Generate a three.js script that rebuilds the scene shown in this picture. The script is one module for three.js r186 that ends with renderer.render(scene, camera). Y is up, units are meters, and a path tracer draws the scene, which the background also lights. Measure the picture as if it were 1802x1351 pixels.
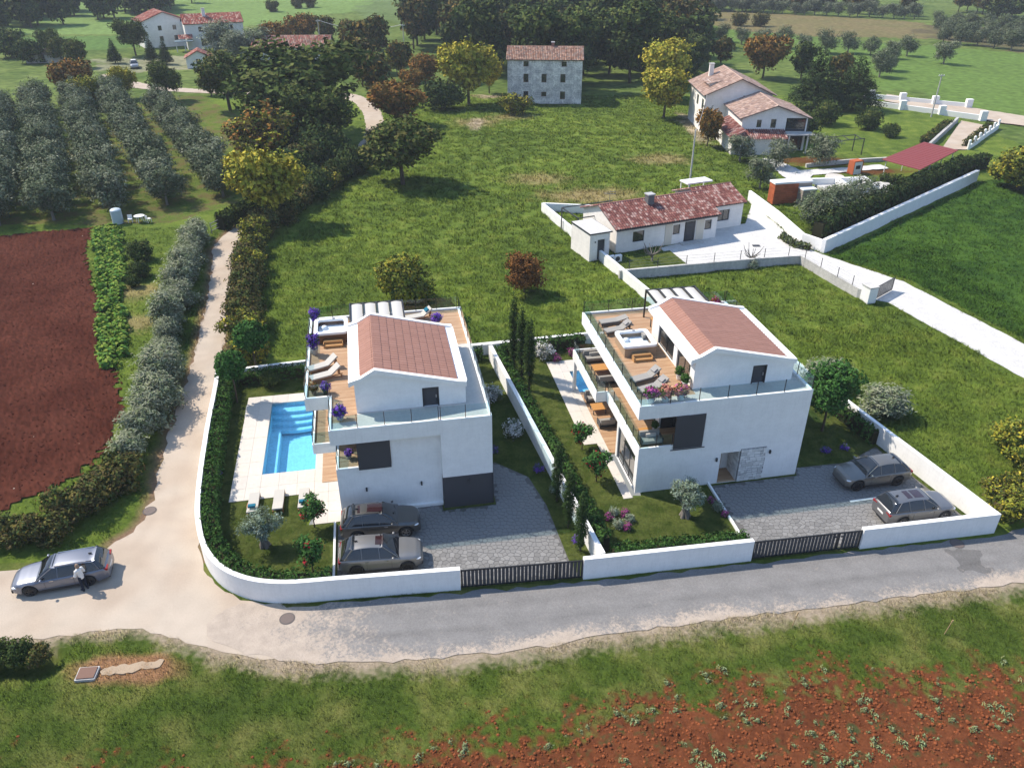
import * as THREE from 'three';
import { MarchingCubes } from 'three/addons/objects/MarchingCubes.js';
import { mergeGeometries } from 'three/addons/utils/BufferGeometryUtils.js';
import { createNoise2D } from 'simplex-noise';

// ---------------------------------------------------------------- camera, sky, sun, exposure
const scene = new THREE.Scene();
const camera = new THREE.PerspectiveCamera(51.52, 1024 / 767, 0.5, 2500);
camera.position.set(0, 31, 0);
camera.rotation.x = -30.5 * Math.PI / 180;
const sunDir = new THREE.Vector3(-0.59, 0.755, -0.285).normalize();
{ // clear autumn sky with haze towards the horizon, equirectangular, radiance values
  const W = 512, H = 256, d = new Float32Array(W * H * 4);
  for (let j = 0; j < H; j++) for (let i = 0; i < W; i++) {
    const up = ((j + 0.5) / H - 0.5) * Math.PI, az = ((i + 0.5) / W - 0.5) * 2 * Math.PI, y = Math.sin(up), c = Math.cos(up) * Math.cos(az) * sunDir.x + y * sunDir.y + Math.cos(up) * Math.sin(az) * sunDir.z;
    const t = Math.pow(Math.max(0, y), 0.55), glow = 0.5 * Math.pow(Math.max(0, c), 30) + 0.12 * Math.pow(Math.max(0, c), 4), o = (j * W + i) * 4;
    const sky = y < 0 ? [0.3, 0.31, 0.3] : [0.47 + (0.17 - 0.47) * t, 0.58 + (0.32 - 0.58) * t, 0.75 + (0.62 - 0.75) * t];
    d[o] = sky[0] + glow; d[o + 1] = sky[1] + glow * 0.93; d[o + 2] = sky[2] + glow * 0.82; d[o + 3] = 1;
  }
  const T = new THREE.DataTexture(d, W, H, THREE.RGBAFormat, THREE.FloatType); T.mapping = THREE.EquirectangularReflectionMapping; T.magFilter = T.minFilter = THREE.LinearFilter; T.needsUpdate = true;
  scene.background = T; scene.environment = T;
}
const sun = new THREE.DirectionalLight(new THREE.Color(1, 0.9, 0.77), 5);
sun.position.copy(sunDir).multiplyScalar(200).add(new THREE.Vector3(0, 0, -80));
sun.target.position.set(0, 0, -80);
sun.castShadow = true;
sun.shadow.mapSize.set(4096, 4096);
Object.assign(sun.shadow.camera, { left: -130, right: 130, top: 120, bottom: -120, near: 1, far: 500 });
sun.shadow.radius = 2;
scene.add(sun, sun.target);
const renderer = new THREE.WebGLRenderer({ antialias: true });
renderer.toneMapping = THREE.LinearToneMapping;
renderer.toneMappingExposure = 1.34;
renderer.shadowMap.enabled = true;

// ---------------------------------------------------------------- helpers
const PI = Math.PI, V = (x, y, z) => new THREE.Vector3(x, y, z);
function mulberry(a) { return () => { a |= 0; a = a + 0x6D2B79F5 | 0; let t = Math.imul(a ^ a >>> 15, 1 | a); t = t + Math.imul(t ^ t >>> 7, 61 | t) ^ t; return ((t ^ t >>> 14) >>> 0) / 4294967296; }; }
let rnd = mulberry(7);
const rr = (a, b) => a + (b - a) * rnd();
const pick = (a) => a[Math.floor(rnd() * a.length)];
const n2 = createNoise2D(mulberry(11)), n2b = createNoise2D(mulberry(23)), n2c = createNoise2D(mulberry(37));
const fbm = (x, y, o = 4) => { let s = 0, a = 0.5; for (let i = 0; i < o; i++) { s += a * n2(x, y); x = x * 2.03 + 17; y = y * 2.03 - 9; a *= 0.5; } return s; };
const clamp = (x, a = 0, b = 1) => Math.min(b, Math.max(a, x));
const sstep = (a, b, x) => { const t = clamp((x - a) / (b - a)); return t * t * (3 - 2 * t); };
const mix3 = (a, b, t) => [a[0] + (b[0] - a[0]) * t, a[1] + (b[1] - a[1]) * t, a[2] + (b[2] - a[2]) * t];
const used = new Map();
function numbered(name) { const k = used.get(name) ?? 0; used.set(name, k + 1); return k ? name + '_' + String(k).padStart(3, '0') : name; }
function tag(o, label, category, group) { o.userData.label = label; o.userData.category = category; if (group) o.userData.group = group; return o; }
function shade(o) { o.castShadow = true; o.receiveShadow = true; return o; }
function thing(name, label, category, pos = [0, 0, 0], turn = 0, group) {
  const o = new THREE.Group(); o.name = numbered(name); o.position.set(...pos); o.rotation.y = turn; scene.add(o);
  return tag(o, label, category, group);
}
function one(name, geo, mat, label, category, pos = [0, 0, 0], turn = 0, group) {
  const o = shade(new THREE.Mesh(geo, mat)); o.name = numbered(name); o.position.set(...pos); o.rotation.y = turn; scene.add(o);
  return tag(o, label, category, group);
}
function part(parent, name, geo, mat, label) { const o = shade(new THREE.Mesh(geo, mat)); o.name = name; parent.add(o); if (label) o.userData.label = label; return o; }
function struct(name, geo, mat) { const o = shade(new THREE.Mesh(geo, mat)); o.name = numbered(name); o.userData.kind = 'structure'; scene.add(o); return o; }
function copyOf(src, pos, turn, scale, label, group) {
  const r = src.clone(); r.name = numbered(src.name.replace(/_\d\d\d$/, '')); r.position.set(...pos); r.rotation.y = turn;
  if (Array.isArray(scale)) r.scale.set(...scale); else r.scale.setScalar(scale ?? 1);
  r.userData = { ...src.userData }; if (label) r.userData.label = label; if (group) r.userData.group = group; scene.add(r); return r;
}
// geometry
const plain = (g) => { const q = g.index ? g.toNonIndexed() : g; for (const k of Object.keys(q.attributes)) if (!['position', 'normal', 'uv', 'color'].includes(k)) q.deleteAttribute(k); return q; };
function merge(list) {
  list = list.map(plain); const col = list.some((g) => g.attributes.color);
  for (const g of list) { if (col && !g.attributes.color) g.setAttribute('color', new THREE.BufferAttribute(new Float32Array(g.attributes.position.count * 3).fill(1), 3)); if (!g.attributes.uv) g.setAttribute('uv', new THREE.BufferAttribute(new Float32Array(g.attributes.position.count * 2), 2)); }
  return mergeGeometries(list);
}
function metreUV(g) { // box projection, uv in metres
  const p = g.attributes.position, n = g.attributes.normal, uv = new Float32Array(p.count * 2);
  for (let i = 0; i < p.count; i++) {
    const ax = Math.abs(n.getX(i)), ay = Math.abs(n.getY(i)), az = Math.abs(n.getZ(i));
    if (ay >= ax && ay >= az) { uv[2 * i] = p.getX(i); uv[2 * i + 1] = p.getZ(i); }
    else if (ax >= az) { uv[2 * i] = p.getZ(i); uv[2 * i + 1] = p.getY(i); }
    else { uv[2 * i] = p.getX(i); uv[2 * i + 1] = p.getY(i); }
  }
  g.setAttribute('uv', new THREE.BufferAttribute(uv, 2)); return g;
}
// box by ranges; b runs backwards (away, -z)
function bx(x0, x1, y0, y1, b0, b1) { const g = new THREE.BoxGeometry(x1 - x0, y1 - y0, b1 - b0); g.translate((x0 + x1) / 2, (y0 + y1) / 2, -(b0 + b1) / 2); return metreUV(plain(g)); }
const bxs = (...l) => merge(l.map((a) => bx(...a)));
// a slab in the x/y plane with rectangular holes, thickness b0..b1
function wallF(x0, x1, y0, y1, b0, b1, holes = []) {
  const xs = [...new Set([x0, x1, ...holes.flatMap((h) => [h[0], h[1]])])].filter((v) => v >= x0 && v <= x1).sort((a, b) => a - b);
  const out = [];
  for (let i = 0; i + 1 < xs.length; i++) {
    const m = (xs[i] + xs[i + 1]) / 2; let cuts = holes.filter((h) => m > h[0] && m < h[1]).sort((a, b) => a[2] - b[2]), y = y0;
    for (const h of cuts) { if (h[2] > y) out.push(bx(xs[i], xs[i + 1], y, h[2], b0, b1)); y = h[3]; }
    if (y < y1) out.push(bx(xs[i], xs[i + 1], y, y1, b0, b1));
  }
  return merge(out);
}
// the same across x: wall in the b/y plane
function wallS(b0, b1, y0, y1, x0, x1, holes = []) { const g = wallF(b0, b1, y0, y1, -x1, -x0, holes); return metreUV(remap(g)); }
function remap(g) { // wallF built with x:=b and b:=-x ; z=-b=x  -> swap to x:=z, z:=-x
  const p = g.attributes.position, n = g.attributes.normal;
  for (let i = 0; i < p.count; i++) { const x = p.getX(i), z = p.getZ(i); p.setXYZ(i, z, p.getY(i), -x); const a = n.getX(i), c = n.getZ(i); n.setXYZ(i, c, n.getY(i), -a); }
  return g;
}
const cyl = (r0, r1, h, x, y, z, s = 10) => { const g = new THREE.CylinderGeometry(r1, r0, h, s); g.translate(x, y + h / 2, z); return plain(g); };
const ball = (r, x, y, z, s = 10) => { const g = new THREE.SphereGeometry(r, s, Math.max(6, s * 0.7 | 0)); g.translate(x, y, z); return plain(g); };
function bar(a, b, r, s = 6, r2 = r) { // round bar between points
  const d = b.clone().sub(a), g = new THREE.CylinderGeometry(r2, r, d.length(), s); g.translate(0, d.length() / 2, 0);
  g.applyQuaternion(new THREE.Quaternion().setFromUnitVectors(V(0, 1, 0), d.normalize())); g.translate(a.x, a.y, a.z); return plain(g);
}
function sbar(a, b, w, h) { const d = b.clone().sub(a), L = d.length(), g = new THREE.BoxGeometry(w, h, L); const m = new THREE.Matrix4().lookAt(b, a, V(0, 1, 0)); g.applyMatrix4(m); g.translate((a.x + b.x) / 2, (a.y + b.y) / 2, (a.z + b.z) / 2); return plain(g); }
// extrude a world polygon [[x,z]..] between y0 and y1
function prism(pts, y0, y1, holes = []) {
  const s = new THREE.Shape(pts.map(([x, z]) => new THREE.Vector2(x, -z)));
  for (const h of holes) s.holes.push(new THREE.Path(h.map(([x, z]) => new THREE.Vector2(x, -z))));
  const g = new THREE.ExtrudeGeometry(s, { depth: y1 - y0, bevelEnabled: false }); g.rotateX(-PI / 2); g.translate(0, y0, 0); return metreUV(plain(g));
}
function sheet(pts, y, holes = []) {
  const s = new THREE.Shape(pts.map(([x, z]) => new THREE.Vector2(x, -z)));
  for (const h of holes) s.holes.push(new THREE.Path(h.map(([x, z]) => new THREE.Vector2(x, -z))));
  const g = new THREE.ShapeGeometry(s); g.rotateX(-PI / 2); g.translate(0, y, 0); return metreUV(plain(g));
}
function smooth(pts, n = 60, closed = false) { return new THREE.CatmullRomCurve3(pts.map(([x, z]) => V(x, 0, z)), closed, 'centripetal').getPoints(n).map((p) => [p.x, p.z]); }
function ragged(pts, step, amp, sc = 0.9) { // walk the outline and push points sideways by noise
  const out = [];
  for (let i = 0; i < pts.length; i++) {
    const [ax, az] = pts[i], [bx_, bz] = pts[(i + 1) % pts.length], L = Math.hypot(bx_ - ax, bz - az), k = Math.max(1, Math.round(L / step));
    for (let j = 0; j < k; j++) { const x = ax + (bx_ - ax) * j / k, z = az + (bz - az) * j / k, q = n2(x * sc, z * sc) * amp + n2b(x * sc * 4, z * sc * 4) * amp * 0.4; out.push([x - (bz - az) / L * q, z + (bx_ - ax) / L * q]); }
  }
  return out;
}
const inPoly = (pts, x, z) => { const B = pts.bb ??= [Math.min(...pts.map((q) => q[0])), Math.max(...pts.map((q) => q[0])), Math.min(...pts.map((q) => q[1])), Math.max(...pts.map((q) => q[1]))]; if (x < B[0] || x > B[1] || z < B[2] || z > B[3]) return false; let c = false; for (let i = 0, j = pts.length - 1; i < pts.length; j = i++) { const [xi, zi] = pts[i], [xj, zj] = pts[j]; if ((zi > z) !== (zj > z) && x < (xj - xi) * (z - zi) / (zj - zi) + xi) c = !c; } return c; };
const segDist = (x, z, a, b) => { const dx = b[0] - a[0], dz = b[1] - a[1], t = clamp(((x - a[0]) * dx + (z - a[1]) * dz) / (dx * dx + dz * dz)); return Math.hypot(x - a[0] - dx * t, z - a[1] - dz * t); };
const lineDist = (pts, x, z) => { let d = 1e9; for (let i = 0; i + 1 < pts.length; i++) d = Math.min(d, segDist(x, z, pts[i], pts[i + 1])); return d; };
// a wall that follows a line: outer face on the given line, thickness t to the left of travel
function offsetLine(pts, d) { return pts.map((p, i) => { const a = pts[Math.max(0, i - 1)], b = pts[Math.min(pts.length - 1, i + 1)], L = Math.hypot(b[0] - a[0], b[1] - a[1]); return [p[0] - (b[1] - a[1]) / L * d, p[1] + (b[0] - a[0]) / L * d]; }); }
function lineWall(pts, t, y0, y1) { return prism([...pts, ...offsetLine(pts, -t).reverse()], y0, y1); }
// materials
function tex(w, h, fn, srgb = true, repeat) { // fn(u,v) -> [r,g,b] linear 0..1 (srgb) or value
  const d = new Uint8Array(w * h * 4), enc = (c) => 255 * (c <= 0.0031308 ? 12.92 * c : 1.055 * Math.pow(c, 1 / 2.4) - 0.055);
  for (let j = 0; j < h; j++) for (let i = 0; i < w; i++) {
    const c = fn((i + 0.5) / w, (j + 0.5) / h), o = (j * w + i) * 4;
    for (let k = 0; k < 3; k++) { const q = clamp(Array.isArray(c) ? c[k] : c); d[o + k] = srgb ? enc(q) : q * 255; } d[o + 3] = 255;
  }
  const t = new THREE.DataTexture(d, w, h); t.magFilter = THREE.LinearFilter; t.minFilter = THREE.LinearMipmapLinearFilter; t.generateMipmaps = true; t.wrapS = t.wrapT = THREE.RepeatWrapping;
  if (srgb) t.colorSpace = THREE.SRGBColorSpace; if (repeat) t.repeat.set(...repeat); t.needsUpdate = true; return t;
}
// tileable noise in 0..1 uv
const tn = (u, v, f, s = 0) => { const a = u * 2 * PI, b = v * 2 * PI, R = f / (2 * PI); return 0.5 * (n2(Math.cos(a) * R + s, Math.sin(b) * R + s) + n2b(Math.sin(a) * R + 3 + s, Math.cos(b) * R - 5 - s)); };
const M = {};
const mat = (r, g, b, rough = 0.8, extra = {}) => rough >= 0.9 ? new THREE.MeshPhysicalMaterial({ color: new THREE.Color().setRGB(r, g, b), roughness: rough, specularIntensity: 0.15, ...extra }) : new THREE.MeshStandardMaterial({ color: new THREE.Color().setRGB(r, g, b), roughness: rough, ...extra });
const speck = (base, amp, f, size = 512, coarse = 0.5) => tex(size, size, (u, v) => { const k = 1 + amp * (tn(u, v, f, 1) * 0.6 + tn(u, v, f * 4, 9) * 0.6 + (rnd() - 0.5) * 0.8) + coarse * amp * tn(u, v, f / 5, 4); return base.map((c) => c * k); });
const grainBump = tex(256, 256, (u, v) => 0.5 + 0.25 * tn(u, v, 30, 2) + 0.25 * (rnd() - 0.5), false);
const bumped = (m, rep, s) => { const t = grainBump.clone(); t.repeat.set(rep, rep); m.bumpMap = t; m.bumpScale = s; return m; };
M.white = bumped(mat(1, 1, 1, 0.85, { map: tex(1024, 1024, (u, v) => { const k = 1 + 0.05 * tn(u, v, 5, 1) + 0.04 * tn(u, v, 20, 6) - 0.07 * clamp(n2(u * 26, v * 2.2) + 0.4 * n2b(u * 90, v * 5) - 0.45) + 0.03 * (rnd() - 0.5); return [0.8 * k, 0.8 * k, 0.785 * k]; }) }), 1, 0.004);
M.white.map.repeat.set(0.22, 0.22);
M.whiteSmooth = mat(0.82, 0.82, 0.81, 0.5);
M.dark = mat(0.035, 0.037, 0.042, 0.55);
M.frame = mat(0.03, 0.031, 0.034, 0.4, { metalness: 0.3 });
M.shutter = mat(0.045, 0.047, 0.055, 0.6);
M.pane = new THREE.MeshPhysicalMaterial({ color: new THREE.Color().setRGB(0.02, 0.026, 0.03), roughness: 0.06, clearcoat: 1, clearcoatRoughness: 0.03 });
M.glass = new THREE.MeshPhysicalMaterial({ color: new THREE.Color().setRGB(0.78, 0.89, 0.92), roughness: 0.02, transmission: 1, thickness: 0, ior: 1.45, side: THREE.DoubleSide });
M.steel = mat(0.35, 0.36, 0.38, 0.35, { metalness: 0.8 });
const plankTex = tex(1024, 512, (u, v) => { const row = Math.floor(v * 10), k = (Math.sin(row * 91.7) * 43758.5) % 1, g = tn(u * 0.5, v, 3, row) * 0.5 + n2(u * 9 + row * 7, v * 160) * 0.35, e = (v * 10) % 1; const c = mix3([0.33, 0.19, 0.1], [0.46, 0.31, 0.19], clamp(0.5 + 0.35 * k + g)); return e < 0.05 ? c.map((q) => q * 0.7) : c; });
M.deckWood = mat(1, 1, 1, 0.6, { map: plankTex }); plankTex.repeat.set(0.5, 0.5);
M.teak = mat(0.3, 0.14, 0.05, 0.55); M.teakPale = mat(0.42, 0.23, 0.09, 0.5);
M.cushion = bumped(mat(0.48, 0.46, 0.42, 0.95), 4, 0.01);
M.cushionGrey = bumped(mat(0.3, 0.29, 0.27, 0.95), 4, 0.01);
M.terraceStone = mat(1, 1, 1, 0.7, { map: speck([0.5, 0.47, 0.43], 0.12, 12) }); M.terraceStone.map.repeat.set(0.3, 0.3);
M.deckStone = mat(1, 1, 1, 0.75, { map: speck([0.54, 0.505, 0.455], 0.09, 8) }); M.deckStone.map.repeat.set(0.4, 0.4);
M.joint = mat(0.34, 0.32, 0.29, 0.9);
M.concrete = bumped(mat(1, 1, 1, 0.9, { map: speck([0.5, 0.49, 0.47], 0.25, 7, 512, 1.2) }), 1, 0.006); M.concrete.map.repeat.set(0.25, 0.25);
M.bark = bumped(mat(0.09, 0.07, 0.05, 0.95), 3, 0.02);
M.barkGrey = bumped(mat(0.2, 0.18, 0.16, 0.95), 3, 0.02);
M.vc = (rough = 0.9, extra = {}) => new THREE.MeshPhysicalMaterial({ vertexColors: true, roughness: rough, specularIntensity: 0.06, side: THREE.DoubleSide, ...extra });
M.leaf = M.vc(0.75);
M.leafOpaque = M.vc(0.8);
M.tile = M.vc(0.85);
// ---------------------------------------------------------------- layout of the place (metres)
const lotL_wall = smooth([[-22.65, -52.9], [-22.17, -51.4], [-20.5, -44], [-18.83, -37.46], [-17.97, -34.92], [-16.78, -32.61], [-15.37, -31.11], [-13.77, -30.29], [-11.91, -30.01], [-8.99, -30.29]], 60).concat([[-2.73, -30.98]]);
const lotL = [...lotL_wall, [3.82, -31.74], [5.0, -33.2], [-1.8, -56.6], [-4.31, -56.96], [-16.6, -54.43]];
const lotR = [[3.82, -31.74], [13.33, -33.19], [19.74, -34.16], [28.1, -35.51], [23.97, -47.86], [20.6, -58.2], [6.15, -59.25], [-1.82, -57.3], [5.0, -33.2]];
const TH = 10.5 * PI / 180, cT = Math.cos(TH), sT = Math.sin(TH);
const OL = [-1.15 - 9.1 * cT, -38.32 + 9.1 * sT], OR = [7.64, -39.21];
const wl = (O, x, b) => [O[0] + x * cT - b * sT, O[1] - x * sT - b * cT]; // villa frame -> world
const deckL = [[-6.75, 2.9], [-2.1, 2.9], [-2.1, -0.15], [0.3, -0.15], [0.3, 15.35], [-6.95, 15.35]].map(([x, b]) => wl(OL, x, b));
const poolL = [[-5.07, 5.43], [-1.72, 5.43], [-1.72, 14.2], [-5.2, 14.2]].map(([x, b]) => wl(OL, x, b));
const deckR = [[-0.85, -0.45], [0.3, -0.45], [2.3, 4.2], [2.3, 17.4], [-1.65, 17.4], [-1.8, 5.7], [-0.85, 5.6]].map(([x, b]) => wl(OR, x, b));
const poolR = [[-0.28, 12.4], [1.7, 12.4], [1.7, 15.6], [-0.28, 15.6]].map(([x, b]) => wl(OR, x, b));
const laneL = smooth([[-50, -34.5], [-36, -33.4], [-28, -32.4], [-24, -33.6], [-22.2, -35.6], [-22.2, -38.5], [-23.35, -43.33], [-25.48, -54.89], [-30.25, -74.65], [-32.4, -82], [-32.2, -87.5], [-28.6, -104], [-24.2, -122.9], [-25.3, -141], [-33, -163.2], [-42, -166], [-64, -169], [-80.5, -175.5], [-93, -190]], 90);
const laneRt = smooth([[-90.2, -192.5], [-78.5, -179], [-64, -172.7], [-41, -169.6], [-31.2, -167], [-22.4, -143.5], [-21.4, -122.9], [-25.8, -103.4], [-30.1, -88], [-29.37, -80.96], [-26.67, -69.1], [-22.3, -51.4], [-20.6, -44], [-18.93, -37.46], [-18.0, -34.8], [-16.8, -32.3], [-15, -30.7], [-11.5, -29.7]], 90);
const lane = [...laneL, ...laneRt, [-10.5, -29.6], ...smooth([[-9, -26.1], [-13.93, -26.7], [-18.75, -28.2], [-25.44, -27.4], [-36, -27.9], [-50, -28.2]], 24)];
const road = [[-15.4, -28.6], [-15.2, -27.9], [-14.4, -27.3], ...smooth([[-12.4, -26.6], [-10.16, -26.22], [-6.87, -26.22], [0, -26.91], [8.68, -28.6], [17.82, -30.0], [27.61, -31.53], [60, -37]], 40), [60, -41], [31, -36.3], [28.2, -35.3], [19.8, -33.95], [13.4, -32.95], [3.9, -31.5], [-2.7, -30.75], [-8.99, -30.05], [-11.91, -29.75], [-13.6, -30.0], [-14.9, -29.6]];
const ploughed = [[-75, -83], [-57.46, -85.36], [-48.6, -88.0], [-44.5, -78], [-36.6, -64.2], [-30.5, -53], [-28.4, -49], [-27.4, -44.6], [-27.9, -41], [-30.75, -37.6], [-42, -33.8], [-75, -30]];
const drive = [[18.1, -76.4], [25.5, -76.5], [29.8, -77.2], [32.6, -68.9], [34.9, -67.6], [39.82, -53.54], [44, -40], [49, -40], [43, -59.25], [38.48, -72.49], [32.64, -80.13], [31.63, -82.33], [30.0, -97.0], [27.3, -89.6], [23.2, -88], [22.5, -85], [15.9, -81.6]];
const bungLawn = [[10.4, -78.0], [16.9, -80.6], [18.1, -76.4], [10.6, -74.1]];
const gardenPath = [[37.4, -104.5], [38.8, -104.2], [41.6, -109.3], [48.4, -111.3], [53.5, -112.6], [53.0, -114.6], [48.2, -113.2], [40.6, -111.6], [38.6, -118], [37, -118]];
const farTrack = [[72.0, -160.4], [75.3, -167], [84.5, -155.5], [92, -146], [110, -140], [110, -134], [88, -138.4], [84.4, -141.5], [79.2, -149]];
const soilEdge = [[-30, -19.6], [-21.9, -20.2], [-14.6, -20.2], [-9.3, -20.6], [-5, -21.4], [-1.3, -22.3], [2.6, -23.2], [5.3, -24.2], [9.6, -25.0], [16.6, -25.7], [24.9, -25.7], [40, -26.8]];
const edgeAt = (x) => { for (let i = 0; i + 1 < soilEdge.length; i++) if (x < soilEdge[i + 1][0]) { const [a, b] = [soilEdge[i], soilEdge[i + 1]]; return a[1] + (b[1] - a[1]) * clamp((x - a[0]) / (b[0] - a[0])); } return -27.5; };
const soilMask = (x, z) => sstep(-0.4, 1.6, z - edgeAt(x) + 0.25 + 2.2 * fbm(x * 0.35, z * 0.35) + 1.1 * n2c(x * 1.7, z * 1.7));
const orchard = [[-120, -92], [-62, -89.5], [-48, -89], [-40, -90], [-34.5, -97], [-33, -112], [-44, -140], [-62, -166], [-110, -185], [-150, -160]];
const crop = [[33.4, -79.3], [62.5, -105.9], [110, -128], [110, -40], [50, -41], [43.6, -59.6], [39.4, -72.6]];
const dry = [[3.4, -107.7, 3.2], [7.9, -100, 3.6], [12, -100.5, 4], [-6, -142.3, 3.4], [-0.1, -146.8, 3], [-4.7, -167.8, 3.5], [22, -118, 3.5], [-36, -70, 2.2], [-33.5, -63, 2], [20, -92, 2.4]];
const bare = [[-6.3, -141, 1.6, 4.5, 0.5], [-4.5, -166, 3, 3, 0], [31, -138, 2, 12, 0.15], [45, -117, 7, 3, 0.3], [50, -112, 6, 2.5, 0.2]];
const hardAreas = [lotL, lotR, lane, road, ploughed, drive];
const hardBoxes = hardAreas.map((p) => [Math.min(...p.map((q) => q[0])), Math.max(...p.map((q) => q[0])), Math.min(...p.map((q) => q[1])), Math.max(...p.map((q) => q[1]))]);
const isHard = (x, z) => hardAreas.some((p, i) => x > hardBoxes[i][0] && x < hardBoxes[i][1] && z > hardBoxes[i][2] && z < hardBoxes[i][3] && inPoly(p, x, z));
const ditchLine = [[-40, -25.9], [-26, -26.2], [-22.6, -26.2]];
function groundY(x, z) {
  const s = z > -32 ? soilMask(x, z) : 0, far = sstep(-35, -60, z);
  let y = 0.06 * fbm(x * 0.5, z * 0.5) + (0.05 + 0.05 * far) * n2b(x * 0.22, z * 0.22) + s * 0.07 * n2c(x * 1.3, z * 1.3) - 0.02;
  if (z > -30 && x < -14) y -= 0.7 * (1 - sstep(0.2, 1.5, lineDist(ditchLine, x, z)));
  return y;
}
const roadEdge = road.slice(3, 44), laneEdge = [...laneL], laneEdge2 = [...laneRt];
const G0 = [0.09, 0.138, 0.022], G1 = [0.135, 0.195, 0.028], G2 = [0.21, 0.235, 0.05], GD = [0.04, 0.07, 0.014], TAN = [0.32, 0.25, 0.12], SAND = [0.42, 0.34, 0.25], RED = [0.2, 0.066, 0.027], RED2 = [0.125, 0.04, 0.017];
function groundColor(x, z) {
  const a = fbm(x * 0.05, z * 0.05, 3), b = fbm(x * 0.3 + 40, z * 0.3, 4), c = n2c(x * 2.3, z * 2.3), d = n2b(x * 6, z * 6);
  let col = mix3(G0, G1, clamp(0.5 + 0.9 * a + 0.5 * b + 0.2 * c));
  col = mix3(col, G2, clamp(0.9 * b + 0.5 * c * b + 0.25 * a - 0.08, 0, 0.8));
  col = mix3(col, GD, clamp(-0.9 * b - 0.35 * c - 0.14, 0, 0.55));
  for (const [px, pz, r] of dry) { const q = Math.hypot((x - px) / 1.5, z - pz) / r; if (q < 1.3) col = mix3(col, TAN, clamp((1.1 - q) * 1.1 + 0.5 * b + 0.3 * c, 0, 0.75)); }
  for (const [px, pz, rx, rz, s] of bare) { const q = Math.hypot((x - px) / rx, (z - pz) / rz); if (q < 1.5) col = mix3(col, pz > -125 && px > 40 ? RED2 : SAND, clamp((1.15 - q) * 1.6 + 0.8 * b + 0.3 * c, 0, 0.9)); }
  if (inPoly(orchard, x, z)) col = mix3(col, [0.12, 0.085, 0.045], clamp(0.35 + b + 0.4 * c, 0, 0.8));
  if (x > 32 && inPoly(crop, x, z)) { const rows = Math.sin((x * 0.8 + z * 0.6) * 4.5) * sstep(-62, -90, -z - 0 * x); col = mix3([0.03, 0.075, 0.012], [0.075, 0.15, 0.02], clamp(0.45 + 0.7 * b + 0.35 * a + 0.2 * rows)); }
  if (z > -33) {
    const s = soilMask(x, z), red = mix3(RED, RED2, clamp(0.4 + 0.8 * b + 0.4 * c));
    col = mix3(col, mix3(GD, TAN, clamp(0.15 + 0.8 * b)), 0.4);
    const weed = clamp(n2(x * 0.9 + 9, z * 0.9) * 1.4 + n2b(x * 3, z * 3) * 0.6 - 0.55);
    col = mix3(col, mix3(red, [0.07, 0.085, 0.03], weed), s);
    const e = lineDist(roadEdge, x, z); if (z > -33 && e < 1.6) col = mix3(col, SAND, clamp(1.15 - e * 1.0 + 0.55 * b + 0.3 * c));
    const le = lineDist(lane.slice(-25), x, z); if (le < 1.5) col = mix3(col, SAND, clamp(0.95 - le * 1.1 + 0.6 * b + 0.3 * c));
    const sb = Math.hypot((x + 18.2) / 2.6, (z + 25.8) / 0.9); if (sb < 1.4) col = mix3(col, [0.36, 0.2, 0.11], clamp((1.2 - sb) * 2 + 0.6 * b));
  }
  if (x < -17 && x > -40 && z < -33 && z > -92) { const e = Math.min(lineDist(laneEdge.slice(18, 62), x, z), lineDist(laneEdge2.slice(38), x, z)); if (e < 1.1) col = mix3(col, [0.26, 0.17, 0.11], clamp(1 - e * 1.1 + 0.5 * b)); }
  const k = 1 + 0.16 * d + 0.22 * (rnd() - 0.5);
  return [col[0] * k, col[1] * k, col[2] * k];
}
// near ground: a real, slightly lumpy sheet with an opening where the pool decks are dug in
{
  const X0 = -72, Z0 = -167, S = 152, N = 304, pos = [], uv = [], idx = [];
  for (let j = 0; j <= N; j++) for (let i = 0; i <= N; i++) {
    const x = X0 + S * i / N, z = Z0 + S * j / N, nearHard = (r) => isHard(x + r, z) || isHard(x - r, z) || isHard(x, z + r) || isHard(x, z - r), h = isHard(x, z) || nearHard(0.3), y = groundY(x, z);
    pos.push(x, h ? -0.008 : nearHard(0.9) ? clamp(y, 0.0, 0.05) : y, z); uv.push(i / N, j / N);
  }
  for (let j = 0; j < N; j++) for (let i = 0; i < N; i++) {
    const x = X0 + S * (i + 0.5) / N, z = Z0 + S * (j + 0.5) / N; if (inPoly(deckL, x, z) || inPoly(deckR, x, z)) continue;
    const a = j * (N + 1) + i, b = a + 1, c = a + N + 1, d = c + 1; idx.push(a, c, b, b, c, d);
  }
  const g = new THREE.BufferGeometry(); g.setAttribute('position', new THREE.Float32BufferAttribute(pos, 3)); g.setAttribute('uv', new THREE.Float32BufferAttribute(uv, 2)); g.setIndex(idx); g.computeVertexNormals();
  const T = tex(2048, 2048, (u, v) => { const x = X0 + S * u, z = Z0 + S * v; return Math.abs(x) > -z * 0.76 + 9 ? [0.08, 0.12, 0.025] : groundColor(x, z); }); T.wrapS = T.wrapT = THREE.ClampToEdgeWrapping;
  const m = mat(1, 1, 1, 0.95, { map: T }); bumped(m, 300, 0.06);
  struct('ground', g, m);
}
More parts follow.
